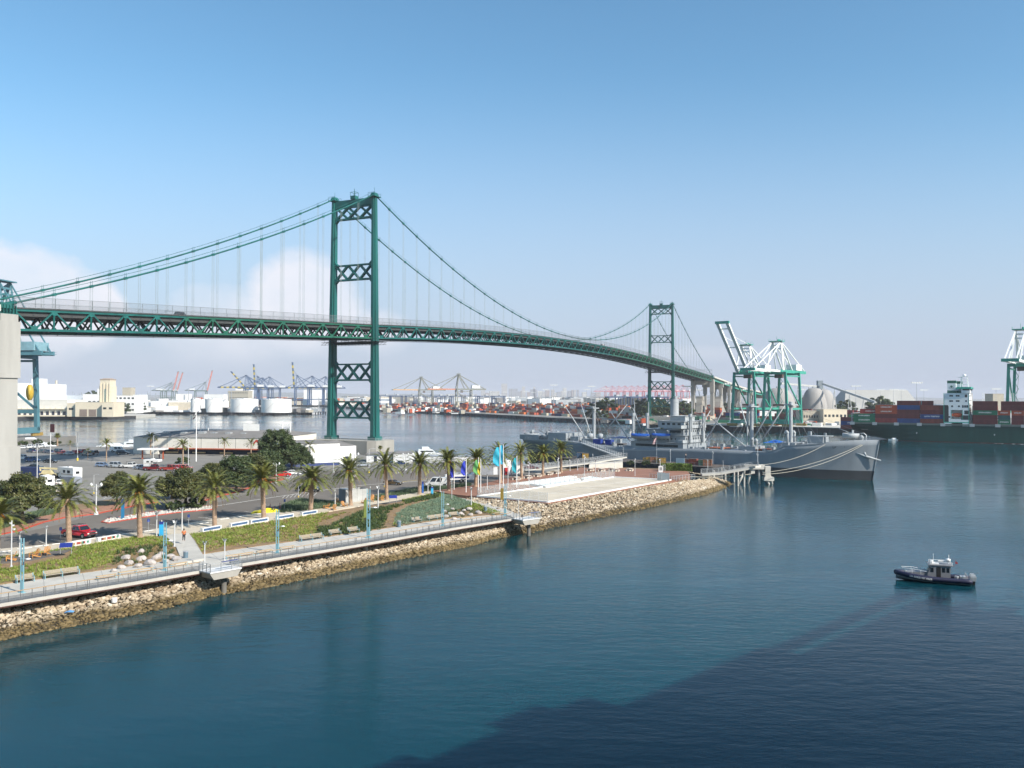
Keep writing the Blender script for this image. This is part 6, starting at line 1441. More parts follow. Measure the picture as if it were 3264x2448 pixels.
m = MB(); p = gl([(1878,1492),(1985,1484),(1985,1470),(1882,1480)], HPZ); m.prism(XY(p), 2, HPZ+1.0); tag(m.build('retaining_wall', M_CONC2), 'white retaining wall beside the access ramp', 'wall')
# concrete end slab at the rocky tip, blue rag, white bucket on the rocks
a, b = g(2255,1518,3.1), g(2306,1547,.4); m = MB(); m.bar(a, b, 1.6, .25); tag(m.build('drain_slab', M_CONC), 'sloping concrete drain slab on the rocky tip', 'slab')
m = MB(); p = g(220,1962,.9); v = [(p.x+dx,p.y+dy,p.z+.35+dz) for dx,dy,dz in ((-.5,-.1,0),(0,-.2,.12),(.45,0,.05),(.5,.25,.12),(0,.3,.2),(-.4,.2,.1))]; m.add(v, [(0,1,4,5),(1,2,3,4)]); o = m.build('plastic_sheet', mat('light blue plastic', (.12,.32,.62), .5)); o.modifiers.new('t','SOLIDIFY').thickness = .05; tag(o, 'light blue plastic sheet caught on the shore rocks', 'plastic sheet')
m = MB(); p = g(364,1922,1.3); m.cyl((p.x,p.y,p.z+.1), .32, .5, 10, .36); tag(m.build('bucket', M_WHITE), 'white bucket lying on the rocks left of the overlook', 'bucket')
# ------------------------------------------------------------------ the grey cargo ship (museum ship)
class Frame:
 "local frame of a moored vessel or a quay: x along, y to port, surveyed from the photograph"
 def __init__(s, o, rz): s.o = Vector((o[0], o[1], 0)); s.rz = rz; s.d = Vector((math.cos(rz), math.sin(rz), 0)); s.n = Vector((-s.d.y, s.d.x, 0))
 def at(s, F, G, off=0.0):
  r = ray(F, G); q = s.o + s.n*off - Vector((0,0,CH)); t = q.dot(s.n)/r.dot(s.n); p = Vector((0,0,CH)) + r*t
  return Vector(((p-s.o).dot(s.d), off, p.z))
 def w(s, x, y, z=0): return s.o + s.d*x + s.n*y + Vector((0,0,z))
def hull_mesh(stations, levels, mats, matz=None):
 "stations: list of (x_at_level list, halfbeam list) -> closed hull"
 m = MB(); n = len(levels[0]); v = []; f = []; mi = []
 return m
def make_hull(xs, zdeck, hbd, hbw, zb0, stem, stern, nz=8):
 v = []; f = []; nx = len(xs)
 for sgn in (-1, 1):
  for i, x in enumerate(xs):
   for k in range(nz+1):
    t = k/nz; z = zb0+(zdeck(x)-zb0)*t; u = max(0, z-0.0)/max(.1, zdeck(x))
    fl = u**1.6; hb = hbw(x)+(hbd(x)-hbw(x))*fl; xx = x + (stem(u) if i == nx-1 else (stern(u) if i == 0 else (stem(u)*((x/xs[-1]-0.9)/0.1 if x > .9*xs[-1] else 0) + stern(u)*((0.08*xs[-1]-x)/(0.08*xs[-1]) if x < .08*xs[-1] else 0))))
    v.append((xx, sgn*max(hb, .06), z))
 M = (nz+1)
 for s in (0, 1):
  o = s*nx*M
  for i in range(nx-1):
   for k in range(nz):
    a, b, c, d = o+i*M+k, o+(i+1)*M+k, o+(i+1)*M+k+1, o+i*M+k+1; f.append((a,b,c,d) if s == 0 else (d,c,b,a))
 for i in (0, nx-1):
  for k in range(nz):
   a, b, c, d = i*M+k, nx*M+i*M+k, nx*M+i*M+k+1, i*M+k+1; f.append((a,d,c,b) if i else (a,b,c,d))
 for i in range(nx-1): f.append((i*M+nz, (i+1)*M+nz, nx*M+(i+1)*M+nz, nx*M+i*M+nz))
 return v, f
def lerp_tab(T):
 def fn(x):
  if x <= T[0][0]: return T[0][1]
  for (a, b), (c, d) in zip(T[:-1], T[1:]):
   if x <= c: return b+(d-b)*(x-a)/(c-a)
  return T[-1][1]
 return fn
VB = g(2781,1532,0); VD = Vector((.763,-.646,0)); VLn = 139.0; VO = VB-VD*VLn
VF = Frame(VO, math.atan2(VD.y, VD.x))
victory = root('cargo_ship', 'long grey old cargo ship with funnel, masts and cargo booms moored behind the plaza', 'ship', VO, VF.rz)
def hz(x, y, z0=0.0):
 "haze-grey ship paint"
 return None
M_HULLG = bpy.data.materials.new('grey hull paint'); M_HULLG.use_nodes = True
def hull_paint(m, top, boot, zl, var=.12):
 t = m.node_tree; p = t.nodes['Principled BSDF']; L = t.links.new
 ge = nn(t, 'ShaderNodeNewGeometry'); sp = nn(t, 'ShaderNodeSeparateXYZ'); L(ge.outputs['Position'], sp.inputs[0]); tc = nn(t, 'ShaderNodeTexCoord'); mp = nn(t, 'ShaderNodeMapping'); mp.inputs['Scale'].default_value = (1,1,.15); L(tc.outputs['Object'], mp.inputs[0])
 n = nn(t, 'ShaderNodeTexNoise'); L(mp.outputs[0], n.inputs['Vector']); setin(n, Scale=.35, Detail=7.0, Roughness=.65)
 r = nn(t, 'ShaderNodeMapRange'); L(n.outputs['Fac'], r.inputs[0])
 for i, v in enumerate((.3,.7,1-var,1+var*.6)): r.inputs[i+1].default_value = v
 g2 = nn(t, 'ShaderNodeMath', operation='GREATER_THAN'); L(sp.outputs['Z'], g2.inputs[0]); g2.inputs[1].default_value = zl
 mx = nn(t, 'ShaderNodeMix', data_type='RGBA'); L(g2.outputs[0], mx.inputs['Factor']); mx.inputs['A'].default_value = (*boot,1); mx.inputs['B'].default_value = (*top,1)
 v = nn(t, 'ShaderNodeVectorMath', operation='SCALE'); L(mx.outputs['Result'], v.inputs[0]); L(r.outputs[0], v.inputs['Scale']); L(v.outputs[0], p.inputs['Base Color']); p.inputs['Roughness'].default_value = .5; p.inputs['Specular IOR Level'].default_value = .2
hull_paint(M_HULLG, (.255,.28,.30), (.055,.06,.065), 3.0)
M_GREY = mat('naval grey', (.27,.295,.31), .6, var=.12, scale=.4); M_GREYL = mat('light naval grey', (.36,.385,.395), .6, var=.15, scale=.4); M_DECKR = mat('rusty deck', (.10,.085,.075), .85, var=.35, scale=.4)
zt = lambda F, G, off: VF.at(F, G, off)
pts_sheer = [(1667,1400,-4.5),(1792,1405,-9),(1857,1413,-9.3),(1998,1427,-9.4),(2182,1431,-9.4),(2200,1431,-9.4),(2438,1442,-9.4),(2469,1434,-9.3),(2497,1421,-9.2),(2592,1417,-8.6),(2648,1408,-7.8),(2795,1401,0)]
ST_ = [(max(0.0, VF.at(F,G,o).x), VF.at(F,G,o).z) for F, G, o in pts_sheer]
ST_.sort(); ST_ = [(0.0, ST_[0][1])]+[q for q in ST_ if q[0] > 2]
vz = lerp_tab(ST_)
vhd = lerp_tab([(0,2.6),(3,5.2),(8,7.2),(16,8.6),(28,9.4),(104,9.4),(118,8.2),(128,6.0),(134,3.6),(139,.3)]); vhw = lerp_tab([(0,.1),(6,.8),(12,3.6),(22,7.4),(34,9.3),(100,9.35),(112,8.3),(122,6.3),(130,3.9),(135,2.0),(139,.15)])
xs = [0,1,2,4,6,8,11,14,18,22,28,34,40]+[40+4.5*i for i in range(1,13)]+[97]+[97+1.8*i for i in range(1,24)]+[139.0]
xs = sorted(set(xs)); xs = [x for x in xs if x <= 139]
v, f = make_hull(xs, vz, vhd, vhw, -1.0, lambda u: 2.2*u, lambda u: -1.5*u+1.5)
m = MB(); m.add(v, f, True); hl = m.build('hull', M_HULLG, victory)
for s in (-1, 1):
 m = MB()
 for a, b in zip(xs[:-1], xs[1:]):
  if b < 138: m.bar((a, s*(vhd(a)+.02), vz(a)-.9 if 34 < a < 104 else vz(a)), (b, s*(vhd(b)+.02), vz(b)-.9 if 34 < b < 104 else vz(b)), .12, .18)
 m.build('rubbing_strake', M_GREYL, victory)
def hby(x, z): return -(vhw(x)+(vhd(x)-vhw(x))*(max(0,z)/vz(x))**1.6)
zN = VF.at(2692,1428,-6.4).z
for wd, F0, F1 in (('LANE',2655,2681),('VICTORY',2692,2737)):
 xa_, xb_ = VF.at(F0,1428,hby(VF.at(F0,1428,-6.5).x,zN)).x, VF.at(F1,1428,hby(VF.at(F1,1428,-5).x,zN)).x
 ya_, yb_ = hby(xa_,zN), hby(xb_,zN); text_mesh(wd, 1.0, 'ship_name', mat('black lettering', (.02,.02,.02), .6), victory, plane_mtx(((xa_+xb_)/2, (ya_+yb_)/2+min(hby(xa_+(xb_-xa_)*k/8,zN+.4)-(ya_+(yb_-ya_)*k/8) for k in range(9))-.12, zN), (xb_-xa_, yb_-ya_, 0), (0,-.25,1)), w=(xb_-xa_)*1.03)
# deck fittings
m = MB()
for x0, x1 in ((22,32),(36,47),(82,92),(98,107),(111,118)): m.box(x0,x1,-3.6,3.6,vz((x0+x1)/2)-.9,vz((x0+x1)/2)+.15)
m.build('hatch_coaming', M_DECKR, victory)
m = MB(); m.box(99,106,-3.3,3.3,vz(102)+.16,vz(102)+.55); m.box(84,90,-3,3,vz(86)+.16,vz(86)+.4); m.build('hatch_cover', mat('orange hatch cover', (.42,.11,.04), .8), victory)
# superstructure
A = VF.at(2009,1420,-9.0).x; B = VF.at(2180,1400,-8.0).x; zd = vz((A+B)/2)
def deckhouse(x0, x1, w, z0, z1, ma=M_GREY, nm='deckhouse', mb=None):
 m = mb or MB(); m.mat(0).box(x0, x1, -w, w, z0, z1); m.box(x0-.35, x1+.35, -w-.35, w+.35, z1, z1+.18);
 if not mb: m.build(nm, ma, victory)
def portholes(x0, x1, w, z, n, sz=.45, h=None):
 m = MB(); h = h or sz
 for i in range(n): x = x0+(x1-x0)*(i+.5)/n; m.box(x-sz/2, x+sz/2, -w-.02, -w, z-h/2, z+h/2)
 return m
deckhouse(A, B, 8.6, zd-.6, zd+2.1); deckhouse(A+1.5, B, 7.2, zd+2.28, zd+4.6); deckhouse(A+14, B-1, 6.5, zd+4.78, zd+7.1); deckhouse(B-11, B-.6, 6.8, zd+7.28, zd+9.6, M_GREYL, 'bridge_house'); deckhouse(A+4, A+13, 4.5, zd+4.78, zd+6.6)
deckhouse(B-8, B-2, 3.6, zd+9.78, zd+11.4, M_GREYL, 'wheelhouse')
for x0, x1, w, z, n, s, h in ((A+2,B-2,8.6,zd+1.0,9,1.9,.9),(A+3,B-3,7.2,zd+3.4,10,.5,.6),(A+15,B-2,6.5,zd+6.0,5,.9,1.0),(B-10,B-1.5,6.8,zd+8.7,4,1.2,.8)):
 portholes(x0,x1,w,z,n,s,h).build('window', M_DARK, victory)
m = MB()
for y in [-5.5+1.1*i for i in range(11)]: m.box(B-.6,B-.57,y-.35,y+.35,zd+8.4,zd+9.1)
for y in [-6+1.7*i for i in range(8)]: m.box(B,B+.03,y-.3,y+.3,zd+3.2,zd+3.9); m.box(B-1,B-.97,y*.9-.3,y*.9+.3,zd+5.8,zd+6.5)
m.build('window', M_DARK, victory)
m = MB()       # bridge wings, railings and stanchions
for z, x0, x1, w in ((zd+2.28,A,B,8.9),(zd+4.78,A+1,B,7.5),(zd+9.78,B-11,B,7.0),(zd+7.28,A+14,B,6.8)):
 for s in (-1,1):
  n = int((x1-x0)/1.6)
  for i in range(n+1): x = x0+(x1-x0)*i/n; m.bar((x,s*w,z),(x,s*w,z+1.1),.06)
  for h in (.55,1.1): m.bar((x0,s*w,z+h),(x1,s*w,z+h),.05)
m.build('railing', M_GREYL, victory)
m = MB(); m.box(B-4,B-.4,-9.2,9.2,zd+7.2,zd+7.35); m.box(B-4,B-.4,-9.25,-9.15,zd+7.35,zd+8.4); m.box(B-.5,B-.4,-9.2,9.2,zd+7.35,zd+8.35); m.box(B-2,B+.1,-8.9,8.9,zd+2.1,zd+3.2); m.build('bridge_wing', M_GREYL, victory)
fx = VF.at(2150,1360,0).x; fz = VF.at(2150,1272,0).z; fr = 27.5/2724*300/2
m = MB(); m.cyl((fx,0,zd+6.6), fr, fz-zd-6.6, 28); m.cyl((fx,0,fz-1.2), fr*1.04, .25, 28); m.cyl((fx+.3,0,fz), fr*.5, 1.0, 14); fo = m.build('funnel', mat('funnel grey', (.34,.36,.37), .6, var=.1, scale=.5), victory)
m = MB(); m.cyl((fx,0,fz-.02), fr*.96, .06, 28); m.build('funnel_top', M_DARK, fo)
m = MB();
for i in range(3): m.mat(i%2).bar((fx-4+.5*i,-3.2,zd+6.8),(fx-2.6+.5*i,-3.2,zd+9.0),.28)
m.build('striped_brace', [M_YEL, M_BLACK], victory)
# lifeboats
for F0, F1 in ((2011,2071),(2077,2136)):
 a, b = VF.at(F0,1384,-8.6), VF.at(F1,1384,-8.6); L = b.x-a.x; cx = (a.x+b.x)/2; z = VF.at((F0+F1)/2,1400,-8.6).z
 o = bpy.data.objects.new('lifeboat', None); COL.objects.link(o); o.parent = victory; o.location = (cx,-8.5,z)
 vv = []; ff = []; n = 12
 for i in range(n+1):
  t = i/n*2-1; k = max(.04,(1-t*t)**.6);
  for y, zz in ((-1.35*k,1.35+.25*t*t),(-1.0*k,.5),(0,.0+.3*t*t),(1.0*k,.5),(1.35*k,1.35+.25*t*t)): vv.append((t*L/2,y,zz))
 for i in range(n):
  for j in range(4): q = i*5+j; ff.append((q,q+1,q+6,q+5))
 m = MB(); m.add(vv, ff, True); m.build('hull', M_GREYL, o)
 vv = []; ff = []
 for i in range(n+1):
  t = i/n*2-1; k = max(.05,(1-t*t)**.6)
  for y, zz in ((-1.42*k,1.1+.25*t*t),(-1.42*k,1.45+.25*t*t),(0,2.05+.1*math.sin(i*2.6)),(1.42*k,1.45+.25*t*t),(1.42*k,1.1+.25*t*t)): vv.append((t*L/2,y,zz))
 for i in range(n):
  for j in range(4): q = i*5+j; ff.append((q,q+5,q+6,q+1))
 m = MB(); m.add(vv, ff, True); m.build('cover', mat('bright blue canvas', (.015,.10,.42), .7), o)
 for sx in (-.36,.36): m = MB(); m.tube([(sx*L,1.4,-1.6),(sx*L,.9,1.2),(sx*L,.2,3.0),(sx*L,-.6,3.1)], .14, 6); m.build('davit', M_GREYL, o)
def post(F, G0, G1, r0, off, nm='kingpost', thin=None, cap=True, r1=None):
 p = VF.at(F,G0,off); q = VF.at(F,G1,off); r0 *= .74; m = MB(); m.cyl((p.x,off,p.z), r0, q.z-p.z, 14, r1 or r0*.9)
 if cap: m.cyl((p.x,off,q.z-.9), r0*1.2, 1.1, 14)
 o = m.build(nm, M_GREYL, victory)
 if thin: t = VF.at(F,thin,off); m = MB(); m.cyl((p.x+.6,off,q.z-6), .22, t.z-q.z+6, 8, .12); m.build('topmast', M_GREYL, o)
 return p.x
post(2018,1395,1318,.75,-4.5,thin=1280); post(2063,1395,1318,.75,4.5,thin=1281); post(2200.6,1410,1321,.75,-4.5,thin=1277); post(2242,1410,1319,.75,4.5,thin=1300)
post(1893,1412,1302,.9,0,'mast',thin=1252); post(2396,1435,1297,.85,0,'mast',thin=1243); post(2382,1437,1300,.35,1.5,'mast',thin=1253); post(2521,1421,1289,.85,0,'mast')
m = MB(); q = VF.at(1889,1302,0); m.cbox((q.x,0,q.z), (3.4,4.0,.3)); m.cyl((q.x,0,q.z+.3), .9, .6, 14, 1.2); q = VF.at(2396,1297,0); m.cbox((q.x,0,q.z), (2.4,6,.3)); m.cyl((q.x,0,q.z), .9,1.0,10); q = VF.at(2521,1289,0); m.cbox((q.x,0,q.z-.3), (2.6,5.4,.4)); m.cyl((q.x,0,q.z),.7,.9,10); m.build('crosstree', M_GREYL, victory)
bms = [((1870,1403),(1792,1281),-3),((1888,1400),(1851,1286),3),((2006,1403),(1946,1312),-4),((1925,1380),(1999,1289),3),((2044,1372),(2017,1300),4),((2377,1424),(2267,1332),-4),((2248,1410),(2305,1308),-4),((2206,1410),(2264,1309),3),((2393,1400),(2357,1281),3),((2393,1416),(2461,1295),-3),((2419,1419),(2503,1290),3),((2526,1393),(2656,1390),-2)]
for (a, b), (c, d), off in bms:
 p = VF.at(a,b,off); q = VF.at(c,d,off*1.3); m = MB(); mid = p.lerp(q,.5); m.tube([p,mid,q], .3, 8, radii=[.16,.25,.14]); m.build('cargo_boom', M_GREYL, victory)
m = MB()   # standing and running rigging
W_ = lambda F,G,o: VF.at(F,G,o)
tops = {'a': W_(1893,1303,0), 'A': W_(1899,1258,0), 'f': W_(2396,1298,0), 'F': W_(2402,1246,0), 'k': W_(2018,1318,-4.5), 'l': W_(2200,1321,-4.5), 'n': W_(2521,1289,0)}
for k, pts in (('a',[(1800,1400),(1825,1408),(1840,1408),(1930,1420),(1960,1424),(1985,1424)]),('f',[(2300,1435),(2330,1437),(2350,1437),(2440,1442),(2460,1436),(2480,1430)]),('n',[(2470,1436),(2490,1426),(2560,1420),(2590,1417),(2620,1410)]),('A',[(1680,1398),(2018,1320)]),('F',[(2242,1320),(2521,1290)]),('k',[(1960,1424),(1990,1427)]),('l',[(2150,1430),(2240,1432),(2290,1434)])):
 for F, G in pts: m.bar(tops[k], W_(F,G,-8.6 if G > 1350 else 0), .045)
for (a,b),(c,d),off in bms[:11]:
 k = min(tops.values(), key=lambda t: (t-VF.at(c,d,off)).length); m.bar(k, VF.at(c,d,off*1.3), .04)
m.bar(tops['F'], W_(2790,1398,0), .05); m.bar(tops['A'], W_(1670,1398,0), .05)
m.build('rigging', M_GREY, victory)
def vent(F, G0, G1, off, r=.55):
 p = VF.at(F,G0,off); q = VF.at(F,G1,off); m = MB(); h = q.z-p.z; m.tube([(p.x,off,p.z),(p.x,off,q.z-r),(p.x,off,q.z),(p.x-.2,off-.6,q.z+.35)], r, 10, radii=[r*.8,r*.8,r*1.05,r*1.3]); m.build('ventilator', M_GREYL, victory)
for a in ((2510,1415,1380,-3),(2532,1415,1380,3),(2399,1436,1402,-3),(2412,1436,1406,3),(2748,1402,1396,0),(1932,1420,1404,-5)): vent(*a)
# gun tubs fore and aft
def tub(F, G, off, r, h, gun=True, supp=2.2):
 p = VF.at(F,G,off); m = MB(); m.cyl((p.x,off,p.z), r, .2, 20); m.lathe((p.x,off,p.z), [(r,0),(r+.05,h),(r-.08,h),(r-.1,.1)], 20); m.cyl((p.x,off,p.z-supp), r*.45, supp, 12); t_ = m.build('gun_tub', M_GREYL if F > 2600 else M_GREY, victory)
 if gun: m = MB(); m.cyl((p.x,off,p.z+.2), .5, .9, 10, .3); m.cbox((p.x,off,p.z+1.0), (1.3,.9,.8)); m.tube([(p.x,off,p.z+1.5),(p.x-3.6,off-.4,p.z+2.9)], .11, 6); m.cbox((p.x+.6,off,p.z+1.5), (.2,1.7,1.0)); m.build('gun', M_GREY, victory)
tub(1695,1389,0,3.2,1.1); tub(1743,1394,-3.5,2.3,1.1); tub(1743,1396,3.5,2.3,1.1); tub(1775,1394,0,2.2,1.2); tub(2712,1396,0,2.5,1.5)
m = MB(); x0 = VF.at(1672,1400,0).x+1.5; m.box(x0, x0+10, -5, 5, vz(5)+.05, vz(5)+1.9); m.box(x0+15,x0+24,-5.5,5.5,vz(15)-.5,vz(15)+3.0); m.box(x0+25,x0+29,-4,4,vz(20)-.5,vz(20)+1.6); m.build('poop_house', M_GREY, victory)
m = MB(); zf = vz(126); m.cbox((122,0,zf-.4), (5,5,2.4)); m.cbox((118.5,2,zf-.4), (1,1,3.6)); m.cbox((124.8,-1.5,zf-.4), (.7,.7,3.4)); m.build('windlass_house', M_GREY, victory)
m = MB(); m.tube([(137,0,vz(137)),(137.2,0,vz(137)+1.4),(136.4,0,vz(137)+2.1),(135.4,0,vz(137)+2.0)], .12, 6); m.build('bow_davit', M_WHITE, victory)
m = MB()
for a, b in zip(xs[:-1], xs[1:]):
 if (a > 112 or a < 26) and b < 139:
  for s in (-1,1):
   m.bar((a,s*vhd(a)*.97,vz(a)),(a,s*vhd(a)*.97,vz(a)+1),.05)
   for h in (.5,1.0): m.bar((a,s*vhd(a)*.97,vz(a)+h),(b,s*vhd(b)*.97,vz(b)+h),.04)
m.build('deck_railing', M_GREYL, victory)
m = MB(); R = random.Random(3)
for i in range(90):
 x = R.uniform(18,118);
 if A-2 < x < B+2: continue
 y = R.choice((-1,1))*R.uniform(4.6,8.2); m.cbox((x,y,vz(x)-.9), (R.uniform(.5,1.8),R.uniform(.5,1.4),R.uniform(.8,2.4)))
m.build('winches', M_GREY, victory)
for x in (VF.at(1893,1410,0).x, VF.at(2396,1430,0).x, VF.at(2521,1418,0).x): m = MB(); m.box(x-3,x+3,-4,4,vz(x)-.9,vz(x)+1.4); m.build('mast_house', M_GREY, victory)
m = MB(); p = VF.at(1880,1412,-6)
for dx, r in ((0,1.3),(4.6,1.1)): m.cyl((p.x+dx,-6.2,p.z+1.2), .01, .01, 3); m.lathe((p.x+dx,-5.5,p.z+1.6), [(.2,0),(r,.2),(r,1.9),(.2,2.2)], 12)
m.build('life_raft', M_GREYL, victory)
m = MB(); p = VF.at(1905,1418,-7); m.cbox((p.x,-6.5,vz(p.x)), (3.4,2.2,1.9)); m.cbox((p.x+5,-6.5,vz(p.x)), (2.6,2.2,1.9)); m.build('covered_winch', mat('blue cover', (.01,.04,.24), .8), victory)
def awning(F0, F1, G0, G1, col, nm):
 a, b = VF.at(F0,G1,-3), VF.at(F1,G1,-3); z = VF.at((F0+F1)/2,G0,-3).z; cx = (a.x+b.x)/2; v = [(a.x,-5,a.z),(b.x,-5,b.z),(b.x,1,b.z),(a.x,1,a.z),(cx,-2,z)]; m = MB(); m.add(v, [(0,1,4),(1,2,4),(2,3,4),(3,0,4)]); m.mat(1)
 for q in v[:4]: m.bar((q[0],q[1],vz(q[0])-.5), q, .08)
 m.build(nm, [mat('awning %s' % nm, col, .7), M_GALV], victory)
awning(1930,2012,1391,1397,(.015,.04,.13),'awning'); awning(2438,2494,1402,1411,(.01,.13,.50),'deck_tent')
m = MB(); an = VF.at(2748,1447,-4.6); ya = lambda x, z: -(vhw(x)+(vhd(x)-vhw(x))*(max(0,z)/vz(x))**1.6)
x, z = an.x, an.z; y = ya(x,z); m.tube([(x-.5,y-.5,z+1.0),(x+.3,y-.7,z-.8)], .3, 8); m.tube([(x-2.3,ya(x-2.3,z-.3)-.5,z+.1),(x-.2,y-.7,z-.8),(x+4.4,ya(x+4.4,z-2)-.5,z-2.0)], .28, 8, radii=[.12,.4,.15]); m.cyl((x-.6,y-.4,z+.9),.6,.7,10); m.build('anchor', M_GREYL, victory)
m = MB(); q = VF.at(2758,1414,-3.2); m.box(q.x-2.2,q.x+1.2,ya(q.x,q.z)-.16,ya(q.x,q.z)+.6,q.z-.2,q.z+.22); m.build('fairlead', mat('rusty brown', (.10,.06,.03), .8), victory)
def rope(p, q, sag, r=.065, lab='mooring rope', parent=None):
 pts = [p.lerp(q, i/14)+Vector((0,0,-sag*4*(i/14)*(1-i/14))) for i in range(15)]; m = MB(); m.tube(pts, r, 5)
 o = m.build('mooring_rope', M_ROPE); return tag(o, lab, 'rope', 'mooring lines of the grey ship')
yb = lambda F,G: VF.w(*( (lambda c: (c.x, ya(c.x,c.z)-.1, c.z))(VF.at(F,G,-3.6)) ))
rope(yb(2749,1413), g(2432,1506,3.5), 1.6, lab='upper one of the two thick ropes from the bow to the dolphin'); rope(yb(2752,1414), g(2430,1512,3.3), 2.2, lab='lower one of the two thick ropes from the bow to the dolphin'); rope(yb(2640,1416), g(2425,1482,HPZ+2.5), 1.2, .05, 'single thin rope from the foredeck to the dolphin')
rope(g(2398,1510,3.4), g(2200,1519,3.9), .5, .08, 'rope running from the dolphin over the rocks to the plaza end')
# barge alongside, gangway
xa, xb = VF.at(1830,1470,-13).x, VF.at(2318,1480,-13).x
def barge(x0, x1, lab):
 r = root('barge', lab, 'barge', VF.w(x0,-17,0), VF.rz, 'black barges beside the grey ship'); L = x1-x0; m = MB(); m.mat(0).box(0,L,-6,6,-1,3.0); m.mat(1).box(0,L,-6,6,3.002,3.1)
 for i in range(int(L/3)): m.mat(0).box(3*i,3*i+.5,-6.15,-6,.2,2.9)
 m.build('hull', [mat('black barge side', (.014,.014,.016), .7, var=.4), M_DECKR], r); m = MB();
 for i in range(int(L/2)): m.bar((2*i,-5.8,3.1),(2*i,-5.8,4.2),.06)
 m.bar((0,-5.8,4.2),(L,-5.8,4.2),.05); m.bar((0,-5.8,3.7),(L,-5.8,3.7),.05); m.build('railing', M_GREYL, r); return r
barge(xa, VF.at(2035,1475,-17).x, 'left black barge at the foot of the gangway'); barge(VF.at(2042,1475,-17).x, xb, 'right black barge carrying crates and equipment')
R = random.Random(9); cols = [((.30,.07,.04),'rust red'),((.24,.06,.05),'dark red'),((.06,.10,.16),'dark blue'),((.35,.22,.05),'ochre'),((.10,.20,.12),'green'),((.30,.14,.08),'brown')]
CR = []
def crate_mk():
 r = root('crate', 'x', 'crate'); m = MB(); m.box(-1.2,1.2,-1,1,0,1.9);
 for x in (-1.2,-.4,.4,1.2): m.box(x-.06,x+.06,-1.06,-1,0,1.95)
 m.build('box', M_PAINT, r); m = MB(); m.box(-1.25,1.25,-1.05,1.05,1.9,2.0); m.build('lid', M_DECKR, r); return r
CRT = Stamp(crate_mk)
for i, F in enumerate([2184,2193,2202,2211,2222,2240,2256,2060,2072,2085,2100,2112,1850,1866]):
 p = VF.at(F,1475,-18); c = cols[[0,1,1,0,1,4,5,3,3,5,3,3,2,3][i]]; o = CRT(VF.w(p.x,-18,3.11), VF.rz+.05*i, '%s crate on the barge, %s' % (c[1], ['leftmost of the crate group beside the banner','second of the crate group','third of the crate group','fourth of the crate group','right end of the tight crate group','alone near the lamp post','near the ramp top','leftmost of the ochre stack by the flag','second of the ochre group','beside the flagpole','right of the flagpole','under the hoist frame','at the gangway foot, left','at the gangway foot, right'][i]), 'crates on the barges', .8+.3*R.random())
 for c2 in o.children:
  if c2.name.startswith('box'): c2.color = (*c[0],1)
p = VF.at(2169,1470,-23.3); r = root('banner_board', 'white cloth banner with lines of text hung on the barge railing', 'banner', VF.w(p.x,-23.3,3.6), VF.rz-.0); m = MB(); m.box(-1.6,1.6,-.03,.03,0,1.9); m.build('cloth', M_WHITE, r); m = MB()
for i in range(4): m.box(-1.3,1.3-.3*(i%2),-.04,-.03,.3+.4*i,.42+.4*i)
m.build('printed_line', mat('grey print', (.3,.3,.32), .8), r)
p = VF.at(2093,1478,-20); r = root('flagpole', 'small flagpole with striped flag on the barge', 'flagpole', VF.w(p.x,-20,3.1), 0); m = MB(); m.cyl((0,0,0),.07,9.5,6,.04); m.build('pole', M_GALV, r); m = MB()
for i in range(7): m.mat(i%2).add([(-.1-.1*i,0,8.8-.1*i-.4*0),(-.1-.1*i-.12,0,8.7-.1*i),(-.75-.12*i,-.1,6.4-.0*i),(-.65-.12*i,-.1,6.5)], [(0,1,2,3)])
m.build('flag', [mat('flag red', (0.4,0.03,0.03), .8), M_WHITE], r)
gw = VF; a = VF.at(1857,1413,-9.8); b = VF.at(1976,1457,-14); r = root('gangway', 'long sloping aluminium gangway from the barge up to the ship deck', 'gangway', VF.o, VF.rz); m = MB(); m.bar(a, b, 1.4, .35); m.build('deck', M_GALV, r)
for s in (-.7,.7):
 m = MB();
 for i in range(18): q = a.lerp(b,i/17)+Vector((0,s,0)); m.bar(q, q+Vector((0,0,1.5)), .09)
 for h in (.8,1.3): m.bar(a+Vector((0,s,h)), b+Vector((0,s,h)), .07)
 m.build('handrail', M_WHITE, r)
# ------------------------------------------------------------------ green container ship
EO = g(2712,1398,0); e0 = at(2712,1346,522); e1 = at(3264,1353,476)
ED = Vector((e1.x-e0.x, e1.y-e0.y, 0)).normalized(); EF = Frame((e0.x, e0.y), math.atan2(ED.y, ED.x))
ever = root('container_ship', 'huge dark green container ship with white deckhouse moored at the right', 'ship', EF.o, EF.rz)
M_EGH = bpy.data.materials.new('dark green hull'); M_EGH.use_nodes = True; hull_paint(M_EGH, (.010,.058,.048), (.10,.02,.015), .25, .18)
BE = 32.0; zD = 9.6
m = MB(); LE = 240
vv = []; ff = []; X = [0,3,8,14,20,28,38,50]+[70+20*i for i in range(9)]
for s in (0, 1):
 for x in X:
  k = min(1, x/45); zb_ = 6.8*(1-min(1,x/34))**1.3-1.5; nar = .0
  for t in (0,.25,.5,.75,1):
   z = zb_+(zD-zb_)*t; hb = BE/2*(1-(1-k)**2*(.55*(1-t)**1.4));
   vv.append((x, (0 if s == 0 else BE)+(1 if s == 0 else -1)*(BE/2-hb), z))
n5 = 5; nx = len(X)
for s in (0,1):
 o = s*nx*n5
 for i in range(nx-1):
  for k in range(4): q = (o+i*n5+k, o+(i+1)*n5+k, o+(i+1)*n5+k+1, o+i*n5+k+1); ff.append(q if s == 0 else q[::-1])
for k in range(4): ff.append((k, k+1, nx*n5+k+1, nx*n5+k))
for i in range(nx-1): ff.append((i*n5+4,(i+1)*n5+4,nx*n5+(i+1)*n5+4,nx*n5+i*n5+4))
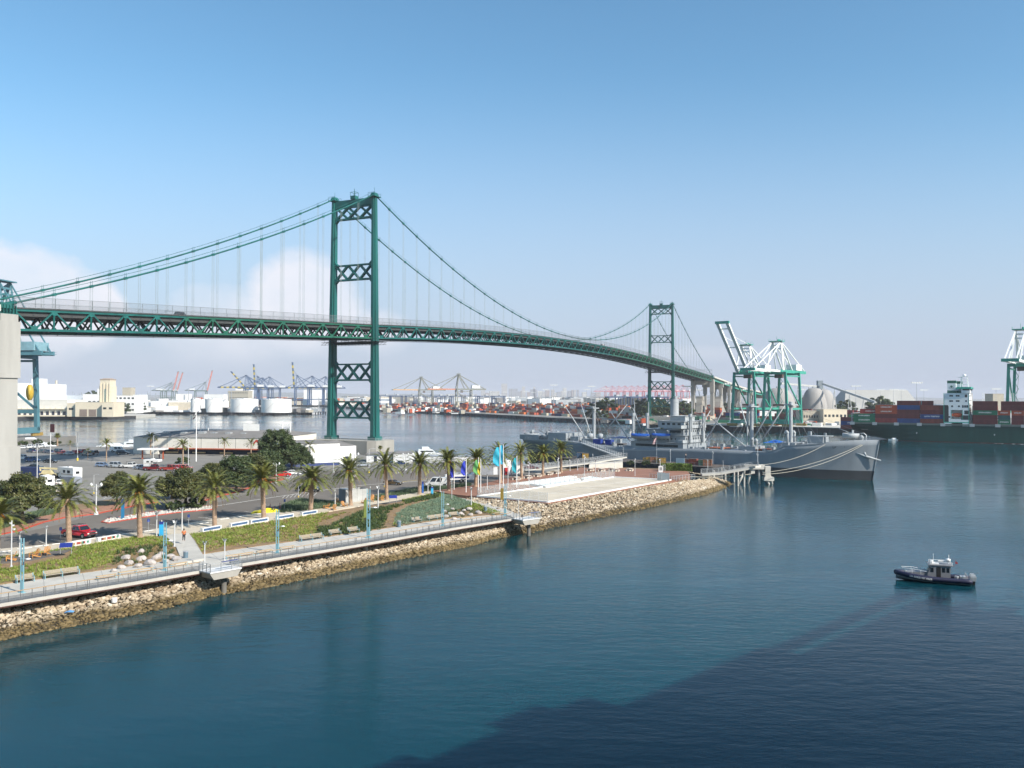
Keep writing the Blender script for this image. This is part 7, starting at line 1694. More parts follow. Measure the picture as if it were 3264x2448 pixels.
m.add(vv, ff); eh = m.build('hull', M_EGH, ever)
m = MB(); m.box(0,LE,-.25,BE+.25,zD,zD+.9); m.build('deck_edge', mat('green grey deck edge', (.10,.13,.12), .7), ever)
T1 = EF.at(2752,1358,0)
text_mesh('EVER', 1.5, 'ship_name', mat('dark lettering', (.006,.018,.016), .6), ever, plane_mtx((T1.x,-.35,T1.z), (1,0,0), (0,0,1)), w=9); text_mesh('PANAMA', .8, 'home_port', mat('dim lettering', (.25,.27,.25), .6), ever, plane_mtx((T1.x+.8,-.37,T1.z-2.1), (1,0,0), (0,0,1)), w=3.8)
M_CONT = bpy.data.materials.new('container paint'); M_CONT.use_nodes = True
def contpaint():
 t = M_CONT.node_tree; p = t.nodes['Principled BSDF']; L = t.links.new; oi = nn(t, 'ShaderNodeObjectInfo'); tc = nn(t, 'ShaderNodeTexCoord'); mp = nn(t, 'ShaderNodeMapping'); mp.inputs['Scale'].default_value = (1,1,.3); L(tc.outputs['Object'], mp.inputs[0])
 ad = nn(t, 'ShaderNodeVectorMath', operation='ADD'); L(mp.outputs[0], ad.inputs[0]); L(oi.outputs['Location'], ad.inputs[1])
 n = nn(t, 'ShaderNodeTexNoise'); L(ad.outputs[0], n.inputs['Vector']); setin(n, Scale=.6, Detail=5.0); r = nn(t, 'ShaderNodeMapRange'); L(n.outputs['Fac'], r.inputs[0])
 for i, v in enumerate((.3,.7,.72,1.15)): r.inputs[i+1].default_value = v
 v = nn(t, 'ShaderNodeVectorMath', operation='SCALE'); L(oi.outputs['Color'], v.inputs[0]); L(r.outputs[0], v.inputs['Scale']); L(v.outputs[0], p.inputs['Base Color']); p.inputs['Roughness'].default_value = .6
contpaint()
def cont_mesh(L, near=True):
 m = MB(); m.box(0,L,0,2.44,0,2.59)
 if near:
  n = int(L/.6)
  for i in range(n): x = .2+(L-.4)*i/n; m.box(x,x+.3,-.05,0,.14,2.42)
  for x in (0,L-.15): m.box(x,x+.15,-.07,0,0,2.59)
  m.box(0,L,-.07,0,2.45,2.59); m.box(0,L,-.07,0,0,.14)
  for y in (.6,1.85): m.box(L,L+.06,y-.03,y+.03,.1,2.5)
 me = m.build('container', M_CONT).data;
 for o in list(COL.objects):
  if o.data == me: bpy.data.objects.remove(o)
 return me
CM = {(40,1): cont_mesh(12.19), (20,1): cont_mesh(6.06), (40,0): cont_mesh(12.19,False), (20,0): cont_mesh(6.06,False)}
KC = {'maroon':(.13,.022,.020),'brown':(.19,.04,.025),'orange':(.40,.07,.022),'red':(.24,.035,.03),'blue':(.02,.06,.20),'green':(.01,.15,.075),'teal':(.02,.09,.09),'grey':(.36,.37,.36),'white':(.62,.62,.58),'sand':(.50,.44,.32),'bright':(.55,.13,.02),'navy':(.015,.03,.09)}
def container(loc, rz, kind, col, lab, group, text=None, tl=8.5, near=1, name='shipping_container'):
 o = bpy.data.objects.new(name, CM[(kind,near)]); COL.objects.link(o); o.location = loc; o.rotation_euler = (0,0,rz); o.color = (*KC[col],1); tag(o, lab, 'container', group)
 if text:
  L = 12.19 if kind == 40 else 6.06
  text_mesh(text, 1.0, 'lettering', mat('white lettering', (.72,.72,.70), .6), o, plane_mtx((L/2,-.09,1.35), (1,0,0), (0,0,1)), bold=.02, w=tl)
 return o
OR_ = ['bottom','second','third','fourth','fifth']
bays = [ # F of left edge on the near side, kind, [(colour, text)] bottom to top, how it is described
 (2720,40,[('green','EVERGREEN'),('green','EVERGREEN')],'in the stern bay'),
 (2790,40,[('red',None),('maroon',None),('orange','UNIGLORY'),('orange','UNIGLORY')],'in the second bay from the stern'),
 (2859,40,[('blue',None),('maroon',None),('maroon',None),('blue',None),('maroon',None)],'in the third bay from the stern'),
 (2933.5,40,[('brown',None),('blue','LLOYD TRIESTINO'),('maroon',None),('brown',None)],'left of the deckhouse'),
 (3101,40,[('maroon',None),('maroon',None),('green','EVERGREEN'),('maroon',None),('maroon',None)],'right of the deckhouse'),
 (3181,20,[('green','EVERGREEN'),('teal',None),('orange','UNIGLORY')],'in the rightmost bay, left half'),
 (3224,20,[('maroon',None),('maroon',None),('orange','UNIGLORY')],'in the rightmost bay, right half')]
GRP = 'containers stacked on the green ship'
for F, kd, st, ds in bays:
 x = EF.at(F,1340,0).x; L = 12.19 if kd == 40 else 6.06
 for k, (c, tx) in enumerate(st):
  container(EF.w(x,0.15,zD+1.1+2.62*k), EF.rz, kd, c, '%s container%s, %s of the stack %s' % (c, ' lettered '+tx.lower() if tx and tx not in ('EVERGREEN','UNIGLORY','LLOYD TRIESTINO') else (' with white lettering' if tx else ''), OR_[k] if k < len(st)-1 else 'top', ds), GRP, tx, {'EVERGREEN':6.2 if kd==40 else 4.2,'UNIGLORY':6.2 if kd==40 else 3.6,'LLOYD TRIESTINO':8.0}.get(tx,6))
x = EF.at(3184,1340,0).x
for k, c in ((3,'maroon'),(4,'maroon')): container(EF.w(x+1.0,.15,zD+1.1+2.62*k), EF.rz, 40, c, 'maroon container, %s across the rightmost bay' % ('lower one of the two lying' if k == 3 else 'topmost one lying'), GRP)
x = EF.at(2937,1340,0).x; container(EF.w(x,.15+2.5,zD+1.1+2.62*4), EF.rz, 20, 'maroon', 'short maroon container, alone on top just left of the deckhouse bay', GRP)
# the rows behind, seen as stepped tops and ends
R = random.Random(17); ck = ['maroon','brown','blue','green','orange','red','maroon','grey']
for F, kd, st, ds in bays[:5]:
 x = EF.at(F,1340,0).x
 for j in range(1,12):
  k = len(st)-1 if j < 8 else len(st)-2; kk = k - (R.random() < .35)
  c = R.choice(ck); container(EF.w(x,.15+2.5*j,zD+1.1+2.62*kk), EF.rz, 40, c, '%s container behind the outer row, row %d inward %s' % (c, j+1, ds) if False else '%s container behind the outer row %s' % (c, ds), GRP, near=0)
m = MB(); R = random.Random(2)
for F, kd, st, ds in bays[:5]:
 x = EF.at(F,1340,0).x; m.box(x+.02,x+12.1,2.7,29,zD+1.0,zD+1.0+2.6*(len(st)-2))
m.build('cargo_block', mat('dark cargo hold stack', (.07,.03,.03), .8), ever)
if False: container(EF.w(EF.at(2680,1340,14).x,14,zD+.5), EF.rz, 40, 'maroon', 'maroon container at the bottom of the stern stack left of the green ones', GRP); container(EF.w(EF.at(2680,1340,14).x,14,zD+3.1), EF.rz, 40, 'blue', 'blue container with white lettering at the stern left of the green ones', GRP, 'ITALIA', 3.2); container(EF.w(EF.at(2680,1340,14).x,14,zD+5.7), EF.rz, 40, 'maroon', 'maroon container on top of the blue stern one', GRP)
container(EF.w(EF.at(2741,1300,8).x,8,zD+1.1+5.24), EF.rz, 40, 'red', 'red container with lettering set back above the two green ones', GRP, 'UNIGLORY', 6.2)
# lashing bridges
for F in (2713,2784,2853,2926,3001,3094,3176,3258):
 x = EF.at(F,1340,0).x; m = MB()
 for y in [0.3+3.9*i for i in range(9)]:
  for dx in (0,1.2): m.box(x+dx,x+dx+.25,y,y+.25,zD+.9,zD+6.6)
 for z in (3.4,5.0,6.4): m.box(x,x+1.45,0.2,31.6,zD+z,zD+z+.15)
 m.box(x-.6,x+2.0,-.3,0,zD-.5,zD+1.2); m.build('lashing_bridge', M_GALV, ever)
# deckhouse
hx0, hx1 = EF.at(3008,1347,-.1).x, EF.at(3089.5,1347,-.1).x; zt_ = EF.at(3008,1253,-.1).z
M_SHIPW = mat('ship white', (.74,.76,.76), .5, var=.05)
o = bpy.data.objects.new('deckhouse', None); COL.objects.link(o); o.parent = ever
m = MB(); ox0, ox1 = EF.at(3033,1330,-.1).x, EF.at(3067.5,1330,-.1).x; oz0, oz1 = EF.at(3033,1335.5,-.1).z, EF.at(3033,1307,-.1).z; zbt = zD-.2
m.box(hx0,ox0,-.1,BE+.1,zbt,zt_); m.box(ox1,hx1,-.1,BE+.1,zbt,zt_); m.box(ox0,ox1,-.1,BE+.1,oz1,zt_); m.box(ox0,ox1,-.1,BE+.1,zbt+2.0,oz0); m.box(ox0,ox1,3.5,BE,oz0,oz1); m.build('wall', M_SHIPW, o)
m = MB(); m.box(ox0-.2,ox0,-.14,-.1,oz0-.2,oz1+.2); m.box(ox1,ox1+.2,-.14,-.1,oz0-.2,oz1+.2); m.box(hx0,hx0+.3,-.14,-.1,zbt,zt_); m.box(hx1-.3,hx1,-.14,-.1,zbt,zt_); m.box(hx0,hx1,-.15,-.11,zbt+1.8,zbt+2.3); m.build('trim', mat('green trim', (.03,.35,.26), .5), o)
m = MB(); cxl = (ox0+ox1)/2
vv = []; ff = []; n = 10
for i in range(n+1):
 t = i/n*2-1; k = max(.1,(1-abs(t)**2.6)**.7)
 for a in range(8): an_ = a*math.pi/4; vv.append((cxl+t*3.1, 1.2+1.15*k*math.cos(an_), oz0+2.4+1.25*k*math.sin(an_)))
for i in range(n):
 for a in range(8): ff.append((i*8+a,(i+1)*8+a,(i+1)*8+(a+1)%8,i*8+(a+1)%8))
m.add(vv, ff, True); m.build('enclosed_lifeboat', mat('lifeboat orange', (.62,.10,.03), .5), o)
m = MB()
def win(F, G, w, h): q = EF.at(F,G,-.1); m.box(q.x-w/2,q.x+w/2,-.13,-.1,q.z-h/2,q.z+h/2)
for F, G, w, h in ([(2660+x/3.66, 1120+y/3.66, .9, .9) for x, y in ((1350,518),(1372,518),(1426,518),(1448,518),(1350,579),(1372,579),(1426,579),(1448,579),(1534,579),(1372,640),(1452,640),(1342,765))]+[(2660+1534/3.66,1120+520/3.66,1.2,1.6),(2660+1300/3.66,1120+640/3.66,2.2,1.4),(2660+1498/3.66,1120+642/3.66,.8,1.4),(2660+1523/3.66,1120+642/3.66,.8,1.4),(2660+1548/3.66,1120+642/3.66,.9,1.4),(2660+1540/3.66,1120+712/3.66,2.2,2.2),(2660+1300/3.66,1120+732/3.66,2.8,9.2),(2660+1532/3.66,1120+772/3.66,4.6,2.6)]): win(F,G,w,h)
m.build('window', M_DARK, o)
m = MB();
for k in range(6):
 for j in range(10): m.box(hx1,hx1+.03,3+2.7*j,3.8+2.7*j,zt_-2-2.8*k,zt_-1.2-2.8*k)
m.build('front_window', M_DARK, o)
bz0, bz1 = EF.at(3060,1247,0).z, EF.at(3060,1234.5,0).z; bx0 = EF.at(3064,1240,0).x
m = MB(); m.box(bx0,hx1+.4,-.6,BE+.6,zt_,bz1-.2); m.build('bridge', M_SHIPW, o); m = MB(); m.box(bx0-2.5,hx1+1.0,-1.0,BE+1.0,bz1-.9,bz1+.2); m.build('bridge_roof', mat('green trim', (.03,.35,.26), .5), o)
m = MB(); m.box(bx0+.6,hx1+.1,-.63,-.6,bz0+.5,bz0+1.6); m.box(hx1+.4,hx1+.43,0,BE,bz0+.5,bz0+1.6); m.build('bridge_window', M_DARK, o)
def stack(F0, F1, G0, G1, y0, y1, emb):
 a, b = EF.at(F0,G1,y0), EF.at(F1,G1,y0); zt2 = EF.at(F0,G0,y0).z; m = MB(); m.mat(0).box(a.x,b.x,y0,y1,zt_,zt_+1.6); m.mat(1).box(a.x,b.x,y0,y1,zt_+1.6,zt2-1.6); m.mat(0).box(a.x,b.x,y0,y1,zt2-1.6,zt2); st_ = m.build('funnel', [mat('funnel green', (.012,.11,.07), .5), M_SHIPW], ever)
 if emb:
  m = MB(); c = ((a.x+b.x)/2, (zt_+zt2)/2+.1); v = []
  for i in range(16): an_ = i*math.pi/8; rr_ = (.85 if i % 2 == 0 else .5); v.append((c[0]+rr_*math.cos(an_), y0-.03, c[1]+rr_*math.sin(an_)))
  m.add(v, [tuple(range(16))]); n = 30; v = []
  for i in range(n): an_ = i*2*math.pi/n; v += [(c[0]+1.25*math.cos(an_), y0-.03, c[1]+1.25*math.sin(an_)), (c[0]+1.42*math.cos(an_), y0-.03, c[1]+1.42*math.sin(an_))]
  m.add(v, [(2*i,2*i+1,(2*i+3)%(2*n),(2*i+2)%(2*n)) for i in range(n) if 14 < i < 31 or i < 3]); m.build('emblem', MATS['funnel green'], st_)
stack(3019,3047,1213,1247,4,10,True); stack(3049,3067,1215,1240,20,26,False)
m = MB(); q = EF.at(3074,1234,12)
for dx, dy in ((-2,-2),(2,-2),(2,2),(-2,2)): m.bar((q.x+dx,12+dy,bz1),(q.x+dx*.7,12+dy*.7,bz1+6.4),.3)
for z in (1.6,3.2,4.8,6.2): m.box(q.x-2,q.x+2,10,14,bz1+z,bz1+z+.2)
m.lathe((q.x,12,bz1+6.4),[(.3,0),(1.0,.5),(.9,1.1),(.3,1.5)],12); m.bar((q.x-3.4,12,bz1+6),(q.x-1,12,bz1+6),.25); m.build('radar_mast', M_SHIPW, ever)
m = MB()
for F, G in ((2922,1380),(3170,1386)): q = EF.at(F,G,-.3); m.box(q.x-.35,q.x+.35,-.32,-.26,q.z-.1,q.z+.1); m.box(q.x-.1,q.x+.1,-.32,-.26,q.z-.4,q.z+.35)
m.build('draught_mark', M_SHIPW, ever)
m = MB()
for q0 in (hx1+6, hx1+21):
 for i in range(2): m.bar((q0+i,BE-3,zD+1),(q0+i,BE-3,zD+19),.2)
m.build('stay_frame', M_SHIPW, ever)
# ------------------------------------------------------------------ police boat
pb, ps_ = g(2864,1846,0), g(3092,1862,0); d = pb-ps_; rz = math.atan2(d.y, d.x); c = (pb+ps_)/2
pol = root('patrol_boat', 'small police patrol boat with navy rubber collar and grey cabin, drifting at the lower right', 'boat', c, rz)
LP = (d).length; h = LP/2
M_ALU = mat('grey aluminium', (.24,.24,.25), .45, metal=.2, var=.1, scale=2); M_NAVY = mat('navy collar', (.013,.015,.045), .55, var=.15, scale=2)
hb = lambda t: 1.45*(1-max(0,(t-.55)/.45)**2.2) if t > .55 else 1.45
vv = []; ff = []; n = 20
for i in range(n+1):
 t = i/n; x = -h+LP*1.04*t; b = max(.05,hb(t)); rise = .95*max(0,t-.35)**1.7
 vv += [(x,-b,.55+rise),(x,-b*.88,.1+rise*.9),(x,0,-.35+rise*1.05),(x,b*.88,.1+rise*.9),(x,b,.55+rise)]
for i in range(n):
 for j in range(4): q = i*5+j; ff.append((q,q+5,q+6,q+1))
 ff.append((i*5,i*5+4,i*5+9,i*5+5))
ff.append((0,1,2,3,4)); m = MB(); m.add(vv, ff); m.build('hull', M_ALU, pol)
for s in (-1,1):
 pts = [];
 for i in range(n+1): t = i/n; pts.append((-h-.1+LP*1.06*t, s*max(.0,hb(t)+.05), .60+.95*max(0,t-.35)**1.7))
 m = MB(); m.tube(pts, .33, 10, radii=[.2]+[.34]*(n-2)+[.33,.30]); m.build('rubber_collar', M_NAVY, pol)
# camera sees the port side (bow points left)
t0, t1 = .50, .80
pA = Vector((-h+LP*.52,(hb(.52)+.40),.62+.95*max(0,.17)**1.7)); pB = Vector((-h+LP*.82,(hb(.82)+.40),.62+.95*(.47)**1.7))
dd = (pA-pB).normalized()
m = MB(); up = Vector((0,0,1)); off = Vector((0,.02,0)); q = [pB-up*.17+off, pA-up*.17+off, pA+up*.17+off, pB+up*.17+off];
nb = 10; strip_v = []; strip_f = []
for i in range(nb+1):
 t = .82-.30*i/nb; x = -h-.1+LP*1.06*t; y = hb(t)+.05+.345; z = .60+.95*max(0,t-.35)**1.7; strip_v += [(x,y,z-.10),(x,y+.012,z),(x,y,z+.10)]
for i in range(nb): strip_f += [(3*i,3*i+3,3*i+4,3*i+1),(3*i+1,3*i+4,3*i+5,3*i+2)]
segs = ['LOS ANGELES','PORT','POLICE']
tx_m = mat('white lettering', (.72,.72,.70), .6)
for wd, ta, tb in (('LOS',.815,.775),('ANGELES',.765,.675),('PORT',.662,.612),('POLICE',.600,.525)):
 P0 = Vector((-h-.1+LP*1.06*ta, hb(ta)+.40, .60+.95*max(0,ta-.35)**1.7)); P1 = Vector((-h-.1+LP*1.06*tb, hb(tb)+.40, .60+.95*max(0,tb-.35)**1.7))
 text_mesh(wd, .34, 'lettering', tx_m, pol, plane_mtx((P0+P1)/2+Vector((0,.02,0)), P1-P0, (0,0,1)), bold=.012, w=(P1-P0).length)
m = MB(); cx0, cx1 = -h+LP*.28, -h+LP*.56
m.yprism([(cx0,.5),(cx1+.3,.5),(cx1+.35,1.25),(cx1-.15,2.45),(cx0,2.45)], -1.0, 1.0); m.yprism([(cx1+.3,.5),(cx1+3.2,.9),(cx1+2.9,1.25),(cx1+.35,1.5)], -.85, .85); m.box(cx0-.3,cx1+.3,-1.1,1.1,2.45,2.56); m.box(-h+.3,cx0,-1.2,1.2,.4,.55); m.build('cabin', M_ALU, pol)
m = MB()
for s in (-1,1):
 for a, b, z0, z1 in ((.06,.20,1.55,2.2),(.26,.42,1.55,2.2),(.84,1.0,1.5,2.15)): m.box(cx0+(cx1-cx0)*a, cx0+(cx1-cx0)*b, min(s*1.0,s*1.012), max(s*1.0,s*1.012), z0, z1)
m.add([(cx1+.3,-.9,1.5),(cx1+.3,.9,1.5),(cx1-.08,.9,2.35),(cx1-.08,-.9,2.35)], [(0,1,2,3)]); m.build('cabin_window', M_GLASS, pol)
m = MB(); m.box(cx0+(cx1-cx0)*.48,cx0+(cx1-cx0)*.70,1.0,1.014,.75,2.25); m.build('cabin_door', M_BLACK, pol)
m = MB()
for s in (-.9,.9):
 m.bar((cx0-.2,s,2.56),(cx0-.2,s,2.95),.05); m.bar((cx1,s,2.56),(cx1,s,2.95),.05); m.bar((cx0-.2,s,2.95),(cx1,s,2.95),.05)
 m.tube([(cx1+.4,s,1.5),(cx1+2.2,s*.9,1.75),(cx1+3.6,s*.6,1.75)], .03, 5);
 for x in (cx1+1.2,cx1+2.3): m.bar((x,s*.95,1.1),(x,s*.93,1.72),.03)
m.build('grab_rail', M_WHITE, pol)
m = MB(); m.cyl((cx1-.2,.5,2.56),.22,.35,10); m.cyl((cx1-.3,-.5,2.56),.22,.35,10); m.cbox((cx0+.7,0,2.9), (1.5,.25,.16)); m.lathe((cx0+.2,0,3.0),[(.1,0),(.34,.08),(.34,.28),(.1,.36)],12); m.bar((cx0+.1,0,2.56),(cx0+.1,0,3.9),.05); m.bar((cx0+2.1,.4,2.56),(cx0+2.1,.4,4.0),.03); m.cbox((cx1-.7,0,2.56),(.9,1.4,.14)); m.build('radar_and_lights', M_WHITE, pol)
m = MB(); m.bar((cx0-.5,.3,2.4),(cx0-.8,.3,3.3),.03); m.add([(cx0-.68,.3,2.8),(cx0-.95,.3,2.7),(cx0-1.0,.3,2.9),(cx0-.76,.3,3.1)], [(0,1,2,3)]); m.build('ensign', mat('flag red', (0.4,0.03,0.03), .8), pol)
for s in (-.5,.5):
 m = MB(); m.frust((-h-.35,s,.55), .55,.5,.75,.55,.55); m.frust((-h-.33,s,1.1), .78,.56,.5,.4,.28); m.build('outboard_engine', M_GALV, pol); m = MB(); m.frust((-h-.4,s,-.3), .25,.18,.35,.3,.85); m.build('engine_leg', M_BLACK, pol)
m = MB(); m.bar((-h+.5,-.8,.55),(-h+.5,-.8,1.4),.06); m.bar((-h+.5,.8,.55),(-h+.5,.8,1.4),.06); m.bar((-h+.5,-.8,1.4),(-h+.5,.8,1.4),.06); m.cbox((-h+.9,0,.55),(.7,1.2,.5)); m.cyl((-h+1.7,.3,.55),.28,.5,10); m.bar((-h-.5,0,1.3),(-h-1.1,.1,1.75),.04); m.cyl((h-.9,0,1.05),.16,.3,8); m.cbox((h-1.6,.1,1.05),(.5,.5,.18)); m.build('deck_gear', M_GALV, pol)
# small white launch with its wake
p = g(2849,1404,0); r = root('motor_launch', 'tiny white motor launch passing the stern of the green ship', 'boat', p, math.pi-.12)
vv = []; ff = []; n = 12
for i in range(n+1):
 t = i/n; x = -3+6.2*t; b = 1.1*(1-max(0,(t-.5)/.5)**2.3)+.03; rs = .5*max(0,t-.4)**1.5; vv += [(x,-b,.75+rs),(x,-b*.75,0),(x,0,-.2+rs*.6),(x,b*.75,0),(x,b,.75+rs)]
for i in range(n):
 for j in range(4): q = i*5+j; ff.append((q,q+5,q+6,q+1))
 ff.append((i*5,i*5+4,i*5+9,i*5+5))
m = MB(); m.add(vv, ff); m.build('hull', M_SHIPW, r); m = MB(); m.yprism([(-1.2,.75),(1.4,.85),(.8,1.5),(-1.1,1.7)],-.8,.8); m.build('cabin', M_SHIPW, r); m = MB(); m.yprism([(1.0,1.1),(1.3,.95),(.85,1.42)],-.81,.81); m.build('windscreen', M_GLASS, r)
m = MB(); R = random.Random(5); k = 60
for i in range(k):
 t = i/k; F = 2868+(3420-2868)*t; G = 1403.5+(1421-1403.5)*t
 if R.random() < .2: continue
 a = g(F,G+R.uniform(-.5,.5),.02); b = g(F+9*R.uniform(.7,1.1),G+.28,.02); w = Vector((0,R.uniform(.5,1.6)+t,0)); m.add([a-w*.5,b-w*.4,b+w*.4,a+w*.5],[(0,1,2,3)])
tag(m.build('wake', mat('wake foam', (.42,.46,.46), .7, var=.3)), kind='stuff')
# ------------------------------------------------------------------ land beyond the channel
M_LAND = mat('port concrete', (.24,.23,.21), .95, var=.25, scale=.02)
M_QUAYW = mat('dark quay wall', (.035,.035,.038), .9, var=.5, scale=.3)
QF = Vector((-.60,-.80,0)); QR = Vector((.80,-.60,0))          # outreach and rail direction of the container terminal
e2 = g(2471,1359,3.6)
FQ = [g(2240,1371,0), g(1992,1351,0), g(1777,1343,0), g(1640,1334,0), g(1400,1320,0), g(1207,1309,0), g(1039,1297,0), g(917,1293,0)]
qa = e2+QF*5+QR*-62; qb = e2+QF*5+QR*420
land = XY([qb, qa]+FQ)+[(-560,2300),(-900,3200),(-9000,3600),(-9000,11500),(9000,11500),(9000,200)]
m = MB(); m.mat(0).prism(land, -2, 3.6); tag(m.build('ground', M_LAND), kind='structure')
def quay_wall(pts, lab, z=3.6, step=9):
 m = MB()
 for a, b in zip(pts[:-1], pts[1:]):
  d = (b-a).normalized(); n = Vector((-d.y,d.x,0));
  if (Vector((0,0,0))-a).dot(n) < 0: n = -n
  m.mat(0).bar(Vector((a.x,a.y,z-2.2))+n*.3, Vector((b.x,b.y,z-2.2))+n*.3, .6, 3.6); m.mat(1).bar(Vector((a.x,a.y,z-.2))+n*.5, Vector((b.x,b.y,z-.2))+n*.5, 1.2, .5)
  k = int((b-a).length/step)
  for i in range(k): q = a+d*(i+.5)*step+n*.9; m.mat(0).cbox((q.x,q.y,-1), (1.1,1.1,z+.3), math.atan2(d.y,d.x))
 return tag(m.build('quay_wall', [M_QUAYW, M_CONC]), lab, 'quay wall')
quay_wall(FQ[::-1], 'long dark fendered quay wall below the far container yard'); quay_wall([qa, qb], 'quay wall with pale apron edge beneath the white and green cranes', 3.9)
m = MB(); m.prism(XY([qa, qb, qb-QF*50, qa-QF*50]), 3.0, 3.9); tag(m.build('crane_apron', M_CONC2), kind='structure')
wl = [g(368,1316,0), g(995,1322,0), Vector((-285,1190,0)), Vector((-560,1500,0)), Vector((-900,2300,0)), Vector((-9000,2500,0)), Vector((-9000,1020,0)), Vector((-640,1100,0))]
m = MB(); m.prism(XY(wl), -2, 3.2); tag(m.build('ground', mat('dusty ground', (.27,.24,.19), .95, var=.3, scale=.03)), kind='structure')
quay_wall([g(368,1316,0), g(995,1322,0)], 'timber piled bulkhead in front of the white storage tanks', 3.2, 6)
sp_ = [g(-260,1341,0), g(52,1338,0), g(433,1334,0), g(433,1334,0)+Vector((-8,70,0)), Vector((-1100,960,0)), Vector((-1100,850,0))]
m = MB(); m.prism(XY(sp_), -2, 3.2); tag(m.build('ground', M_CONC2), kind='structure')
quay_wall(sp_[:3], 'piled wharf under the cream warehouse with the tower', 3.2, 5)
m = MB(); m.prism([(-430,360),(-236,366),(-232,455),(-430,470)], -2, 3.8); tag(m.build('ground', M_ASPH2), kind='structure')
for i in range(5):
 m = MB(); p = g(1006+i*8,1320,0); m.cyl((p.x,p.y,-1), .8, 4.2, 8);
 if i < 4: q = g(1014+i*8,1320,0); m.bar((p.x,p.y,3.2),(q.x,q.y,3.2),3,.5)
 tag(m.build('pier_pile', M_QUAYW), 'isolated timber pier bent off the tank wharf, number %s from the shore' % ['one','two','three','four','five'][i], 'pier', 'bents of the broken pier by the tower')
